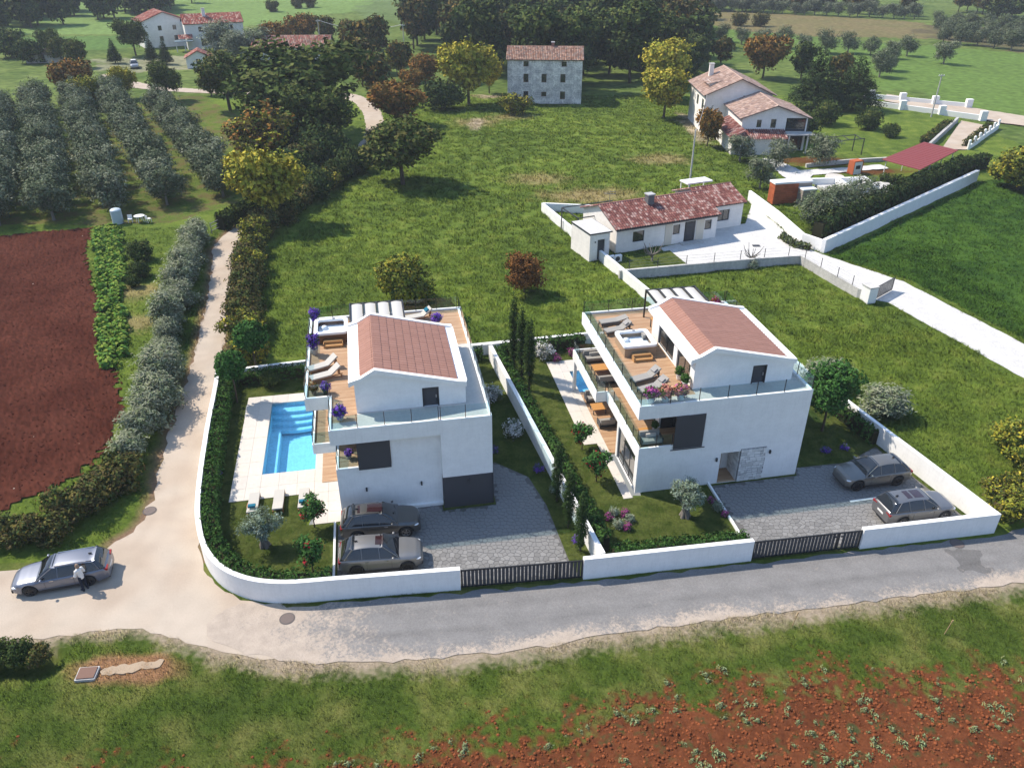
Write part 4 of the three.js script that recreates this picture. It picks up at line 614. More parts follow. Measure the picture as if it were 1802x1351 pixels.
hedge('garden_hedge', [[5.5, -32.75], [13.1, -33.85]], 0.6, 1.6, { pal: PAL.hedge, leaf: 0.085, density: 150, seed: 54, label: 'green hedge topping the white street wall below the single olive tree' });
hedge('garden_hedge', [[-0.8, -57.0], [6.0, -58.8]], 0.8, 1.3, { pal: PAL.hedge, leaf: 0.09, density: 80, seed: 55, label: 'dark clipped hedge along the rear wall behind the three tall cypresses' });
hedge('garden_hedge', [[24.6, -44.5], [22.3, -51.3]], 0.8, 1.3, { pal: PAL.hedge, leaf: 0.09, density: 80, seed: 57, label: 'clipped hedge against the corner wall near the round leafy garden tree' });
// cypresses
{
  const l = []; for (let i = 0; i < 12; i++) { const f = i / 11; l.push([0, 0.25 + 3.6 * f, 0, 0.36 * Math.sin(PI * (0.12 + 0.8 * (1 - f))) + 0.05, 0.32, 0.36 * Math.sin(PI * (0.12 + 0.8 * (1 - f))) + 0.05]); }
  kind('cypress', leaves({ lobes: l, clumps: 420, per: 9, leaf: 0.075, spread: 0.16, pal: PAL.cypress, aspect: 0.3, shell: 0.45, up: 1.4, seed: 61 }), merge([limb([[0, -0.05, 0], [0, 1.5, 0], [0, 3.4, 0]], 0.07, 0.02)]));
  for (const [x, z, s] of [[0.15, -54.6, 1.62], [0.75, -53.4, 1.5], [1.3, -51.6, 1.48]]) plant('cypress', 'cypress', 'tall slim dark cypress in the trio at the rear of the hedge', 'tree', [x, 0.03, z], x * 9, [1.15, s, 1.15], 'cypresses at the rear hedge');
  for (const [x, z, s] of [[2.75, -38.4, 1.05], [3.3, -36.0, 1.03], [3.85, -34.0, 1.0]]) plant('cypress', 'cypress', 'small slim dark cypress between paved court and dividing wall', 'tree', [x, 0.03, z], x * 9, [0.95, s, 0.95], 'cypresses beside the paved court');
}
// clipped ball trees by the pool
kind('ballTree', leaves({ lobes: [[0, 2.9, 0, 0.98, 0.95, 0.98]], clumps: 620, per: 8, leaf: 0.1, spread: 0.18, pal: PAL.fresh, aspect: 0.6, shell: 0.8, up: 0.3, seed: 62 }), merge([limb([[0, -0.05, 0], [0.04, 1, 0], [0, 2.6, 0]], 0.06, 0.04)]));
plant('ballTree', 'ball_tree', 'clipped round ball tree overhanging the lane wall corner', 'tree', [-20.3, 0.03, -49.9], 0.3, [1.12, 1.08, 1.12]);
plant('ballTree', 'ball_tree', 'larger clipped ball tree just behind the pool garden rear wall corner', 'tree', [-19.9, 0, -53.9], 2, [1.2, 1.2, 1.2]);
kind('leafyTree', leaves({ lobes: lobesRound(1.75, 5.2, 1.3, 9, 63), clumps: 620, per: 8, leaf: 0.13, spread: 0.32, pal: PAL.fresh, aspect: 0.65, shell: 0.5, up: 0.6, seed: 63 }), trunkOf(4.4, 0.1, 1.2, 64, 7, 0.35));
plant('leafyTree', 'leafy_tree', 'leafy green tree on lawn between villa and corner wall', 'tree', [21.6, 0.03, -46.1], 0, [1.0, 1.0, 1.0]);
plant('leafyTree', 'leafy_tree', 'slim leafy green tree behind the pool villa at the rear wall', 'tree', [-4.6, 0.03, -55.2], 1, [0.75, 0.85, 0.75]);
// specimen olives
kind('specimenOlive', leaves({ lobes: [[0, 1.75, 0, 0.9, 0.6, 0.9], [0.75, 1.7, 0.1, 0.6, 0.42, 0.55], [-0.8, 1.75, 0.1, 0.55, 0.42, 0.5], [0.1, 2.0, -0.5, 0.6, 0.4, 0.5], [0.1, 1.4, 0.6, 0.6, 0.35, 0.4]], clumps: 420, per: 10, leaf: 0.075, spread: 0.22, pal: PAL.agave.concat(PAL.olive), aspect: 0.32, shell: 0.4, up: 0.9, seed: 65 }), (() => { rnd = mulberry(66); const l = []; for (let i = 0; i < 5; i++) { const a = i * 1.26; l.push(limb([[Math.cos(a) * 0.24, -0.05, Math.sin(a) * 0.24], [Math.cos(a + 0.5) * 0.12, 0.45, Math.sin(a + 0.5) * 0.12], [Math.cos(a + 0.9) * 0.25, 0.95, Math.sin(a + 0.9) * 0.25], [Math.cos(a + 0.8) * 0.6, 1.5, Math.sin(a + 0.8) * 0.6]], 0.14, 0.04)); } return merge(l); })(), M.barkGrey);
plant('specimenOlive', 'olive_tree', 'old gnarled olive tree on the lawn near sun loungers', 'tree', [-14.1, 0.03, -34.4], 0.4, 0.97);
plant('specimenOlive', 'olive_tree', 'old gnarled olive tree on the lawn by the villa stone entrance kerb', 'tree', [10.35, 0.03, -37.0], 1.4, 1.02);
// small flowering trees
kind('redMyrtle', leaves({ lobes: lobesRound(0.72, 2.1, 0.75, 7, 67), clumps: 210, per: 8, leaf: 0.085, spread: 0.22, pal: PAL.fresh, aspect: 0.6, shell: 0.4, up: 0.6, seed: 67, accent: PAL.redflower, accentShare: 0.09 }), trunkOf(1.7, 0.045, 0.5, 68, 5, 0.4));
for (const [x, z, s, l] of [[-11.6, -36.0, 1.0, 'small green crepe myrtle with few buds at stone deck corner'], [-10.9, -32.35, 1.05, 'small red-flowering tree in the corner of the lawn behind curved wall'], [4.7, -43.9, 1.0, 'small red-tipped tree on the lawn beside pale deck notch'], [5.35, -40.4, 1.08, 'small red-tipped tree near the villa front corner glazing']]) plant('redMyrtle', 'flowering_tree', l, 'tree', [x, 0.03, z], x, s);
// low shrubs, flowers
kind('lowShrub', leaves({ lobes: [[0, 0.28, 0, 0.4, 0.3, 0.4]], clumps: 90, per: 8, leaf: 0.06, spread: 0.16, pal: PAL.agave.concat(PAL.oliveLight), aspect: 0.4, shell: 0.4, up: 0.8, seed: 70 }), bx(-0.03, 0.03, 0, 0.2, -0.03, 0.03));
kind('lavender', leaves({ lobes: [[0, 0.26, 0, 0.38, 0.28, 0.38]], clumps: 90, per: 8, leaf: 0.055, spread: 0.15, pal: PAL.hedge, aspect: 0.35, shell: 0.4, up: 1.4, seed: 71, accent: PAL.purple, accentShare: 0.6 }), bx(-0.03, 0.03, 0, 0.2, -0.03, 0.03));
kind('magentaShrub', leaves({ lobes: [[0, 0.26, 0, 0.36, 0.28, 0.36]], clumps: 90, per: 8, leaf: 0.055, spread: 0.15, pal: PAL.hedge, aspect: 0.45, shell: 0.4, up: 0.8, seed: 72, accent: PAL.magenta, accentShare: 0.65 }), bx(-0.03, 0.03, 0, 0.2, -0.03, 0.03));
kind('whiteShrub', leaves({ lobes: [[0, 0.6, 0, 0.7, 0.55, 0.7]], clumps: 200, per: 8, leaf: 0.07, spread: 0.2, pal: PAL.olive, aspect: 0.5, shell: 0.5, up: 0.6, seed: 73, accent: PAL.whiteflower, accentShare: 0.55 }), trunkOf(0.7, 0.05, 0.4, 74, 5, 0.1));
for (const [k, x, z, s, l, g] of [
  ['lowShrub', 6.25, -36.0, 0.9, 'silver-grey shrub in the round flower clump on the olive lawn', 'silver shrubs of the flower clump'], ['lowShrub', 6.1, -37.1, 0.85, 'silver-grey shrub in the round flower clump on the olive lawn', 'silver shrubs of the flower clump'], ['lowShrub', 7.0, -36.55, 0.8, 'silver-grey shrub in the round flower clump on the olive lawn', 'silver shrubs of the flower clump'],
  ['magentaShrub', 5.75, -36.7, 0.8, 'magenta flower bush in the round flower clump on the olive lawn', 'magenta bushes of the flower clump'], ['magentaShrub', 6.75, -37.0, 0.85, 'magenta flower bush in the round flower clump on the olive lawn', 'magenta bushes of the flower clump'], ['magentaShrub', 6.75, -35.8, 0.8, 'magenta flower bush in the round flower clump on the olive lawn', 'magenta bushes of the flower clump'],
  ['lowShrub', 12.45, -37.6, 0.9, 'silver-grey shrub at the kerb beside the gnarled olive'], ['magentaShrub', 12.2, -38.3, 0.7, 'magenta flower bush at the kerb, farther from the gate', 'magenta bushes at the kerb'], ['magentaShrub', 12.75, -37.0, 0.7, 'magenta flower bush at the kerb, farther from the gate', 'magenta bushes at the kerb'], ['lowShrub', 13.0, -35.0, 0.7, 'silver-grey shrub at the kerb end near the street hedge'], ['magentaShrub', 13.1, -34.5, 0.6, 'magenta flower bush at kerb end against the street hedge'],
  ['lavender', 1.75, -41.5, 0.95, 'purple lavender bush at the curved paving edge'], ['lavender', 3.75, -34.75, 0.8, 'purple lavender bush between two small cypresses by the gate'], ['lavender', -1.2, -43.6, 0.8, 'dark purple lavender bush near the villa rear corner beside paving'], ['lavender', -18.9, -41.0, 0.85, 'purple lavender bush on the strip between hedge and pool deck'], ['lowShrub', 2.7, -39.4, 0.9, 'grey-green shrub beside the court cypress nearest the curve'],
  ['lavender', 21.0, -43.6, 0.8, 'lavender bush behind the dark car near villa, at court edge', 'lavender behind the parked car'], ['lavender', 22.4, -43.9, 0.8, 'lavender bush behind the dark car near villa, at court edge', 'lavender behind the parked car'],
  ['whiteShrub', -1.45, -50.3, 1.05, 'rounded white-flowering shrub on the side lawn nearer the rear wall'], ['whiteShrub', 0.1, -45.5, 1.05, 'rounded white-flowering shrub on the side lawn nearer the curved paving'], ['whiteShrub', 2.6, -56.7, 1.2, 'white-flowering shrub by rear hedge beside the cypress trio'],
  ['magentaShrub', 3.6, -56.2, 1.1, 'pink flowering bush by the rear hedge near narrow pool', 'pink bushes near the narrow pool'], ['magentaShrub', 4.9, -57.2, 1.1, 'pink flowering bush by the rear hedge near narrow pool', 'pink bushes near the narrow pool'],
  ['darkBush', -18.4, -52.3, 0.4, 'small dark green bush on lawn between pool and rear hedge']]) plant(k, k === 'darkBush' ? 'garden_bush' : k === 'lavender' ? 'lavender_bush' : k === 'whiteShrub' ? 'white_flowering_shrub' : k === 'magentaShrub' ? 'flower_bush' : 'silver_shrub', l, 'shrub', [x, 0.03, z], x * 3, s, g);
// ---------------------------------------------------------------- terrace things
const W3 = (O, x, b, y) => { const p = wl(O, x, b); return [p[0], y, p[1]]; };
function pot(O, x, b, y, pal, label, s = 1, mode = 'round', potMat = M.whiteSmooth) {
  const t = thing('planter', label, 'plant pot', W3(O, x, b, y), 0.2); t.scale.setScalar(s);
  const prof = [[0.0, 0], [0.15, 0], [0.17, 0.02], [0.23, 0.36], [0.24, 0.4], [0.2, 0.4], [0.19, 0.34], [0, 0.34]].map(([a, c]) => new THREE.Vector2(a, c));
  part(t, 'pot', new THREE.LatheGeometry(prof, 16), potMat);
  const l = mode === 'tall' ? [[0, 0.75, 0, 0.3, 0.3, 0.3], [0.15, 1.05, 0, 0.26, 0.28, 0.26], [-0.1, 1.1, 0.05, 0.24, 0.3, 0.24]] : mode === 'topiary' ? [[0, 0.68, 0, 0.3, 0.3, 0.3]] : [[0, 0.6, 0, 0.4, 0.28, 0.4]];
  part(t, 'plant', leaves({ lobes: l, clumps: 130, per: 8, leaf: 0.06, spread: 0.12, pal: PAL.hedge, aspect: 0.6, shell: 0.55, up: 0.6, seed: (x * 100 + b * 7 | 0) + 500, accent: pal, accentShare: mode === 'topiary' ? 0 : 0.75 }), M.leafOpaque);
}
M.clayPot = mat(0.3, 0.22, 0.18, 0.85); M.greyPot = mat(0.4, 0.37, 0.33, 0.85);
pot(OL, 0.55, 1.3, 6.226, PAL.purple, 'round purple flower pot at the terrace front corner of the pool villa', 1.05, 'round', M.greyPot);
pot(OL, -1.1, 9.6, 6.225, PAL.purple, 'tall purple flowering pot between hot tub steps and glass rail', 1.1, 'tall', M.greyPot);
pot(OL, -1.15, 13.8, 6.225, PAL.purple, 'tall purple flowering pot behind the hot tub at glass corner', 1.0, 'tall', M.greyPot);
pot(OL, -1.0, 4.5, 6.225, PAL.brown, 'clay pot with sparse brownish plant near terrace step corner', 0.8, 'round', M.clayPot);
pot(OL, -0.3, 4.4, 6.225, PAL.purple, 'dark pot of lavender at the terrace step corner', 0.85, 'round', M.dark);
pot(OL, 7.2, 12.4, 6.225, PAL.purple, 'round purple flower pot at far terrace end of the pool villa', 1.0, 'round', M.greyPot);
pot(OL, 0.75, 1.6, 3.3, PAL.purple, 'purple flower pot inside the loggia under the pool villa terrace', 0.7, 'round', M.greyPot);
pot(OR, 0.65, 0.55, 6.226, PAL.magenta, 'white pot of magenta flowers at the terrace front rail corner', 1.15);
pot(OR, 1.55, 0.55, 6.226, PAL.pinkOrange, 'white pot of orange-pink flowers, middle of three at the rail', 1.15);
pot(OR, 2.5, 0.55, 6.226, PAL.magenta.concat(PAL.pinkOrange), 'white pot of mixed pink flowers nearest the gable wall', 1.15);
pot(OR, 3.3, 2.9, 6.225, PAL.hedge, 'white pot with clipped green ball beside sliding terrace doors', 0.9, 'topiary');
pot(OR, 3.3, 1.95, 6.225, PAL.hedge, 'white pot with clipped green ball at the gable wall corner', 0.9, 'topiary');
pot(OR, 1.7, 2.0, 3.14, PAL.hedge, 'white pot in the open loggia beside the dark shutter', 0.75, 'topiary');
pot(OR, 9.3, 11.6, 6.225, PAL.redflower.concat(PAL.magenta), 'red flower pot at far right terrace end behind the tiled roof', 1.2);
function lounger(pos, turn, label, o = {}) {
  const t = thing('sun_lounger', label, 'sun lounger', pos, turn, o.group); const fm = o.frame ?? M.teak, cm = o.cushion ?? M.cushion;
  const a = 0.62, bxp = 1.25; // seat to x=bxp, back raised
  part(t, 'frame', merge([bx(0, bxp + 0.05, 0.22, 0.27, 0.02, 0.07), bx(0, bxp + 0.05, 0.22, 0.27, 0.6, 0.65), bx(0, 0.05, 0.22, 0.27, 0.07, 0.6), sbar(V(bxp, 0.24, -0.05), V(1.95, 0.24, -0.05), 0.05, 0.05), sbar(V(bxp, 0.24, -0.62), V(1.95, 0.24, -0.62), 0.05, 0.05)]), fm);
  for (const [x, b] of [[0.05, 0.04], [0.05, 0.62], [1.85, 0.04], [1.85, 0.62]]) part(t, 'leg', bx(x - 0.03, x + 0.03, 0, 0.22, b - 0.03, b + 0.03), fm);
  part(t, 'seat_cushion', bx(0.0, bxp, 0.272, 0.36, 0.03, 0.64), cm);
  const bk = bx(0, 0.8, 0, 0.09, 0.03, 0.64); bk.rotateZ(a * (o.flat ?? 1)); bk.translate(bxp, 0.275, 0); part(t, 'backrest', bk, cm);
  part(t, 'prop', sbar(V(1.8, 0.25, -0.33), V(bxp + 0.55, 0.25 + 0.32 * (o.flat ?? 1), -0.33), 0.04, 0.5), fm);
  if (o.pillow) { const p = bx(0, 0.3, 0, 0.12, 0.12, 0.55); p.rotateZ(a * (o.flat ?? 1)); p.translate(bxp + 0.22, 0.52, 0); part(t, 'pillow', p, o.pillow); }
}
M.teal = mat(0.02, 0.13, 0.2, 0.9); M.stripe = mat(0.3, 0.29, 0.28, 0.9);
lounger(W3(OL, -1.25, 6.75, 6.225), TH + 0.42, 'cream sun lounger on pool villa terrace nearer the hot tub');
lounger(W3(OL, -1.1, 5.55, 6.225), TH + 0.36, 'cream sun lounger on pool villa terrace nearer the lavender pot');
lounger(W3(OL, 5.2, 13.0, 6.225), TH + 0.25, 'cream sun lounger with teal pillow behind the tiled roof', { pillow: M.teal });
lounger(W3(OR, 0.35, 2.5, 6.225), TH + 0.28, 'grey sun lounger with striped pillow nearer the hot tub steps', { pillow: M.stripe, frame: M.dark, cushion: M.cushionGrey });
lounger(W3(OR, 0.4, 1.25, 6.225), TH + 0.28, 'grey sun lounger with striped pillow beside the row of flower pots', { pillow: M.stripe, frame: M.dark, cushion: M.cushionGrey });
lounger(W3(OR, 0.55, 10.6, 6.225), TH + 0.1, 'grey sun lounger at the far glass rail, flat pair', { frame: M.dark, cushion: M.cushionGrey, flat: 0.35 });
lounger(W3(OR, 0.55, 9.2, 6.225), TH + 0.2, 'grey sun lounger with dark pillow just behind the square hot tub', { frame: M.dark, cushion: M.cushionGrey, pillow: M.stripe });
for (const [x, z] of [[-16.9, -38.55], [-15.45, -38.85], [-13.95, -39.0]]) { const i = x < -16 ? 0 : x < -15 ? 1 : 2; lounger([x + 0.72, 0.03, z - 0.2], -PI / 2 + TH, ['cream sun lounger with blue towel on the grass nearest the hedge', 'plain cream sun lounger on the grass in the middle of three', 'cream sun lounger with dark towel on grass by the crepe myrtle'][i], { flat: 0.25, pillow: i !== 1 ? M.teal : undefined }); }
for (const [x, z, l] of [[-15.75, -37.6, 'small teak side table between hedge-side and middle lawn loungers'], [-14.2, -37.8, 'small teak side table between middle lawn lounger and crepe myrtle lounger']]) { const t = thing('side_table', l, 'table', [x, 0.03, z], TH); part(t, 'tabletop', bx(-0.24, 0.24, 0.3, 0.35, -0.24, 0.24), M.teak); for (const [a, b] of [[-0.2, -0.2], [0.2, -0.2], [-0.2, 0.2], [0.2, 0.2]]) part(t, 'leg', bx(a - 0.025, a + 0.025, 0, 0.3, b - 0.025, b + 0.025), M.teak); }
for (const [b, l] of [[10.0, 'low teak table between the two far terrace loungers'], [2.05, 'low teak table between the two striped-pillow loungers']]) { const t = thing('side_table', l, 'table', W3(OR, 1.2, b, 6.225), TH + 0.2); part(t, 'tabletop', bx(-0.3, 0.3, 0.24, 0.28, -0.2, 0.2), M.teakPale); for (const [a, c] of [[-0.26, -0.16], [0.26, -0.16], [-0.26, 0.16], [0.26, 0.16]]) part(t, 'leg', bx(a - 0.02, a + 0.02, 0, 0.24, c - 0.02, c + 0.02), M.teakPale); }
function hotTub(O, x0, x1, b0, b1, side, label) {
  const t = thing('hot_tub', label, 'hot tub', W3(O, 0, 0, 6.225), TH), h = 0.78, cx = (x0 + x1) / 2, cb = (b0 + b1) / 2, w = x1 - x0, d = b1 - b0;
  part(t, 'cabinet', merge([bx(x0 + 0.06, x1 - 0.06, 0, h - 0.1, b0 + 0.06, b0 + 0.12), bx(x0 + 0.06, x1 - 0.06, 0, h - 0.1, b1 - 0.12, b1 - 0.06), bx(x0 + 0.06, x0 + 0.12, 0, h - 0.1, b0 + 0.12, b1 - 0.12), bx(x1 - 0.12, x1 - 0.06, 0, h - 0.1, b0 + 0.12, b1 - 0.12)]), side);
  const rr2 = (W, D, r) => { const s = new THREE.Shape(); s.moveTo(-W + r, -D); s.lineTo(W - r, -D); s.quadraticCurveTo(W, -D, W, -D + r); s.lineTo(W, D - r); s.quadraticCurveTo(W, D, W - r, D); s.lineTo(-W + r, D); s.quadraticCurveTo(-W, D, -W, D - r); s.lineTo(-W, -D + r); s.quadraticCurveTo(-W, -D, -W + r, -D); return s; };
  const outer = rr2(w / 2, d / 2, 0.28); outer.holes.push(rr2(w / 2 - 0.2, d / 2 - 0.2, 0.3));
  const rim = new THREE.ExtrudeGeometry(outer, { depth: 0.12, bevelEnabled: true, bevelSize: 0.03, bevelThickness: 0.03, bevelSegments: 3, curveSegments: 10 }); rim.rotateX(-PI / 2); rim.translate(cx, h - 0.1, -cb);
  const shell = part(t, 'shell', merge([plain(rim)]), M.acrylic);
  const seat = new THREE.ExtrudeGeometry(rr2(w / 2 - 0.21, d / 2 - 0.21, 0.28), { depth: 0.02, bevelEnabled: false }); seat.rotateX(-PI / 2); seat.translate(cx, h - 0.42, -cb); part(shell, 'seat', merge([plain(seat), ball(0.26, cx - w * 0.22, h - 0.42, -cb - d * 0.2, 12), ball(0.26, cx - w * 0.22, h - 0.42, -cb + d * 0.2, 12), ball(0.22, cx + w * 0.25, h - 0.44, -cb + d * 0.2, 12)]), M.acrylic);
  const wat = new THREE.PlaneGeometry(w - 0.42, d - 0.42); wat.rotateX(-PI / 2); wat.translate(cx, h - 0.2, -cb); part(t, 'water', wat, M.tubWater);
  part(t, 'control_panel', bx(cx + 0.08, cx + 0.26, h + 0.051, h + 0.07, b1 - 0.2, b1 - 0.08), M.dark);
  for (const [x, b] of [[x0 + 0.12, b0 + 0.5], [x1 - 0.12, b0 + 0.4], [x0 + 0.14, b1 - 0.5], [cx, b0 + 0.1]]) part(t, 'nozzle', cyl(0.035, 0.035, 0.02, x, h + 0.05, -b, 8), M.steel);
}
M.acrylic = mat(0.8, 0.81, 0.82, 0.2); M.tubWater = new THREE.MeshPhysicalMaterial({ color: new THREE.Color().setRGB(0.9, 0.96, 1), roughness: 0.03, transmission: 1, thickness: 0, ior: 1.33, bumpMap: M.water.bumpMap, bumpScale: 0.01, side: THREE.DoubleSide });
M.woodPanel = bumped(mat(1, 1, 1, 0.6, { map: plankTex }), 2, 0.004); M.brownPanel = mat(0.16, 0.075, 0.035, 0.6); M.tanPanel = mat(0.36, 0.25, 0.16, 0.6);
hotTub(OL, -1.1, 1.1, 10.9, 13.2, M.brownPanel, 'white hot tub with dark brown cabinet on the pool villa terrace');
hotTub(OR, 0.75, 3.0, 6.1, 8.4, M.tanPanel, 'white hot tub with tan wood cabinet on the large roof terrace');
for (const [O, x, b, m, l] of [[OL, -0.5, 10.25, M.teakPale, 'two-tread wooden step in front of the dark brown hot tub'], [OR, 1.25, 5.4, M.teakPale, 'two-tread wooden step in front of the tan hot tub']]) { const t = thing('hot_tub_step', l, 'steps', W3(O, x, b, 6.225), TH); part(t, 'tread', merge([bx(0, 1.2, 0.14, 0.18, 0, 0.3), bx(0, 1.2, 0, 0.14, 0.02, 0.06)]), m); part(t, 'tread', merge([bx(0, 1.2, 0.32, 0.36, 0.3, 0.6), bx(0, 1.2, 0.0, 0.32, 0.31, 0.35)]), m); part(t, 'side_panel', bx(-0.04, 0, 0, 0.32, 0.02, 0.6), m); part(t, 'side_panel', bx(1.2, 1.24, 0, 0.32, 0.02, 0.6), m); }
function sofa(pos, turn, w, label) { const t = thing('garden_sofa', label, 'sofa', pos, turn); part(t, 'frame', merge([bx(0, w, 0.12, 0.18, 0, 0.75), bx(0, 0.06, 0.18, 0.5, 0, 0.75), bx(w - 0.06, w, 0.18, 0.5, 0, 0.75)]), M.dark); part(t, 'seat_cushion', bx(0.07, w - 0.07, 0.185, 0.38, 0.0, 0.6), M.cushionGrey); part(t, 'backrest', bx(0.07, w - 0.07, 0.385, 0.72, 0.58, 0.76), M.cushionGrey); part(t, 'pillow', bx(w * 0.3, w * 0.75, 0.39, 0.62, 0.42, 0.56), M.cushion); for (const [x, b] of [[0.04, 0.04], [w - 0.04, 0.04], [0.04, 0.7], [w - 0.04, 0.7]]) part(t, 'leg', bx(x - 0.03, x + 0.03, 0, 0.12, b - 0.03, b + 0.03), M.dark); }
function lowTable(pos, turn, w, d, h, label) { const t = thing('terrace_table', label, 'table', pos, turn); part(t, 'tabletop', bx(0, w, h - 0.05, h, 0, d), M.orangeWood); for (const [x, b] of [[0.05, 0.05], [w - 0.05, 0.05], [0.05, d - 0.05], [w - 0.05, d - 0.05]]) part(t, 'leg', bx(x - 0.03, x + 0.03, 0, h - 0.05, b - 0.03, b + 0.03), M.dark); }
M.orangeWood = mat(0.45, 0.22, 0.06, 0.5);
sofa(W3(OR, -0.35, 11.2, 3.14), TH, 1.5, 'grey garden sofa with long pillow at the far balcony glass'); lowTable(W3(OR, -0.15, 9.4, 3.14), TH, 1.3, 0.9, 0.42, 'orange wooden low table on the balcony between two sofas'); sofa(W3(OR, 1.15, 8.7, 3.14), TH + PI, 1.4, 'grey garden sofa on the balcony with its back to the street');
sofa(W3(OR, -0.2, 10.7, 0.05), TH, 1.2, 'grey garden sofa on the ground wooden deck below the balcony'); lowTable(W3(OR, -0.15, 9.1, 0.05), TH, 1.0, 0.9, 0.42, 'orange wooden low table on the ground wooden deck'); sofa(W3(OR, 1.0, 8.0, 0.05), TH + PI, 1.2, 'grey garden sofa on ground deck with back to the red-tipped trees');
lowTable(W3(OR, 3.9, 9.3, 6.225), TH, 1.4, 0.9, 0.7, 'orange wooden dining table under the awning pergola'); sofa(W3(OR, 3.3, 7.6, 6.225), TH - PI / 2 + PI, 1.2, 'grey garden sofa beside sliding doors on the roof terrace');
sofa(W3(OR, 0.3, 0.45, 3.14), TH, 1.4, 'pale garden sofa inside the corner loggia behind glass'); lowTable(W3(OR, 0.6, 1.5, 3.3 - 0.16), TH, 0.8, 0.5, 0.35, 'small orange table in the corner loggia');

// ---------------------------------------------------------------- vehicles
M.tyre = mat(0.018, 0.018, 0.019, 0.85); M.rim = mat(0.3, 0.3, 0.31, 0.3, { metalness: 0.9 }); M.rimDark = mat(0.06, 0.06, 0.065, 0.35, { metalness: 0.8 });
M.carGlass = new THREE.MeshPhysicalMaterial({ color: new THREE.Color().setRGB(0.012, 0.014, 0.017), roughness: 0.05, clearcoat: 1, clearcoatRoughness: 0.02 });
M.carTrim = mat(0.025, 0.025, 0.027, 0.6); M.lamp = mat(0.7, 0.72, 0.74, 0.12, { metalness: 0.2 }); M.tail = mat(0.25, 0.012, 0.012, 0.25); M.chrome = mat(0.6, 0.6, 0.62, 0.15, { metalness: 1 }); M.plate = mat(0.75, 0.75, 0.72, 0.5);
const paint = (r, g, b, metal = 0.55) => new THREE.MeshPhysicalMaterial({ color: new THREE.Color().setRGB(r, g, b), metalness: metal, roughness: 0.38, clearcoat: 1, clearcoatRoughness: 0.06 });
const lerpAt = (tab, x) => { if (x <= tab[0][0]) return tab[0][1]; for (let i = 0; i + 1 < tab.length; i++) if (x <= tab[i + 1][0]) { const t = (x - tab[i][0]) / (tab[i + 1][0] - tab[i][0]); return tab[i][1] + (tab[i + 1][1] - tab[i][1]) * (t * t * (3 - 2 * t) * 0.5 + t * 0.5); } return tab[tab.length - 1][1]; };
function loft(rows, cap = true) { // rows: arrays of [x,y,z] with equal length
  const pos = [], idx = [], n = rows[0].length; for (const r of rows) for (const p of r) pos.push(...p);
  for (let i = 0; i + 1 < rows.length; i++) for (let j = 0; j + 1 < n; j++) { const a = i * n + j, b = a + 1, c = a + n, d = c + 1; idx.push(a, b, c, b, d, c); }
  if (cap) for (const [i, s] of [[0, 1], [rows.length - 1, -1]]) for (let j = 1; j + 1 < n; j++) s > 0 ? idx.push(i * n, i * n + j + 1, i * n + j) : idx.push(i * n, i * n + j, i * n + j + 1);
  const g = new THREE.BufferGeometry(); g.setAttribute('position', new THREE.Float32BufferAttribute(pos, 3)); g.setIndex(idx); g.computeVertexNormals(); return g;
}
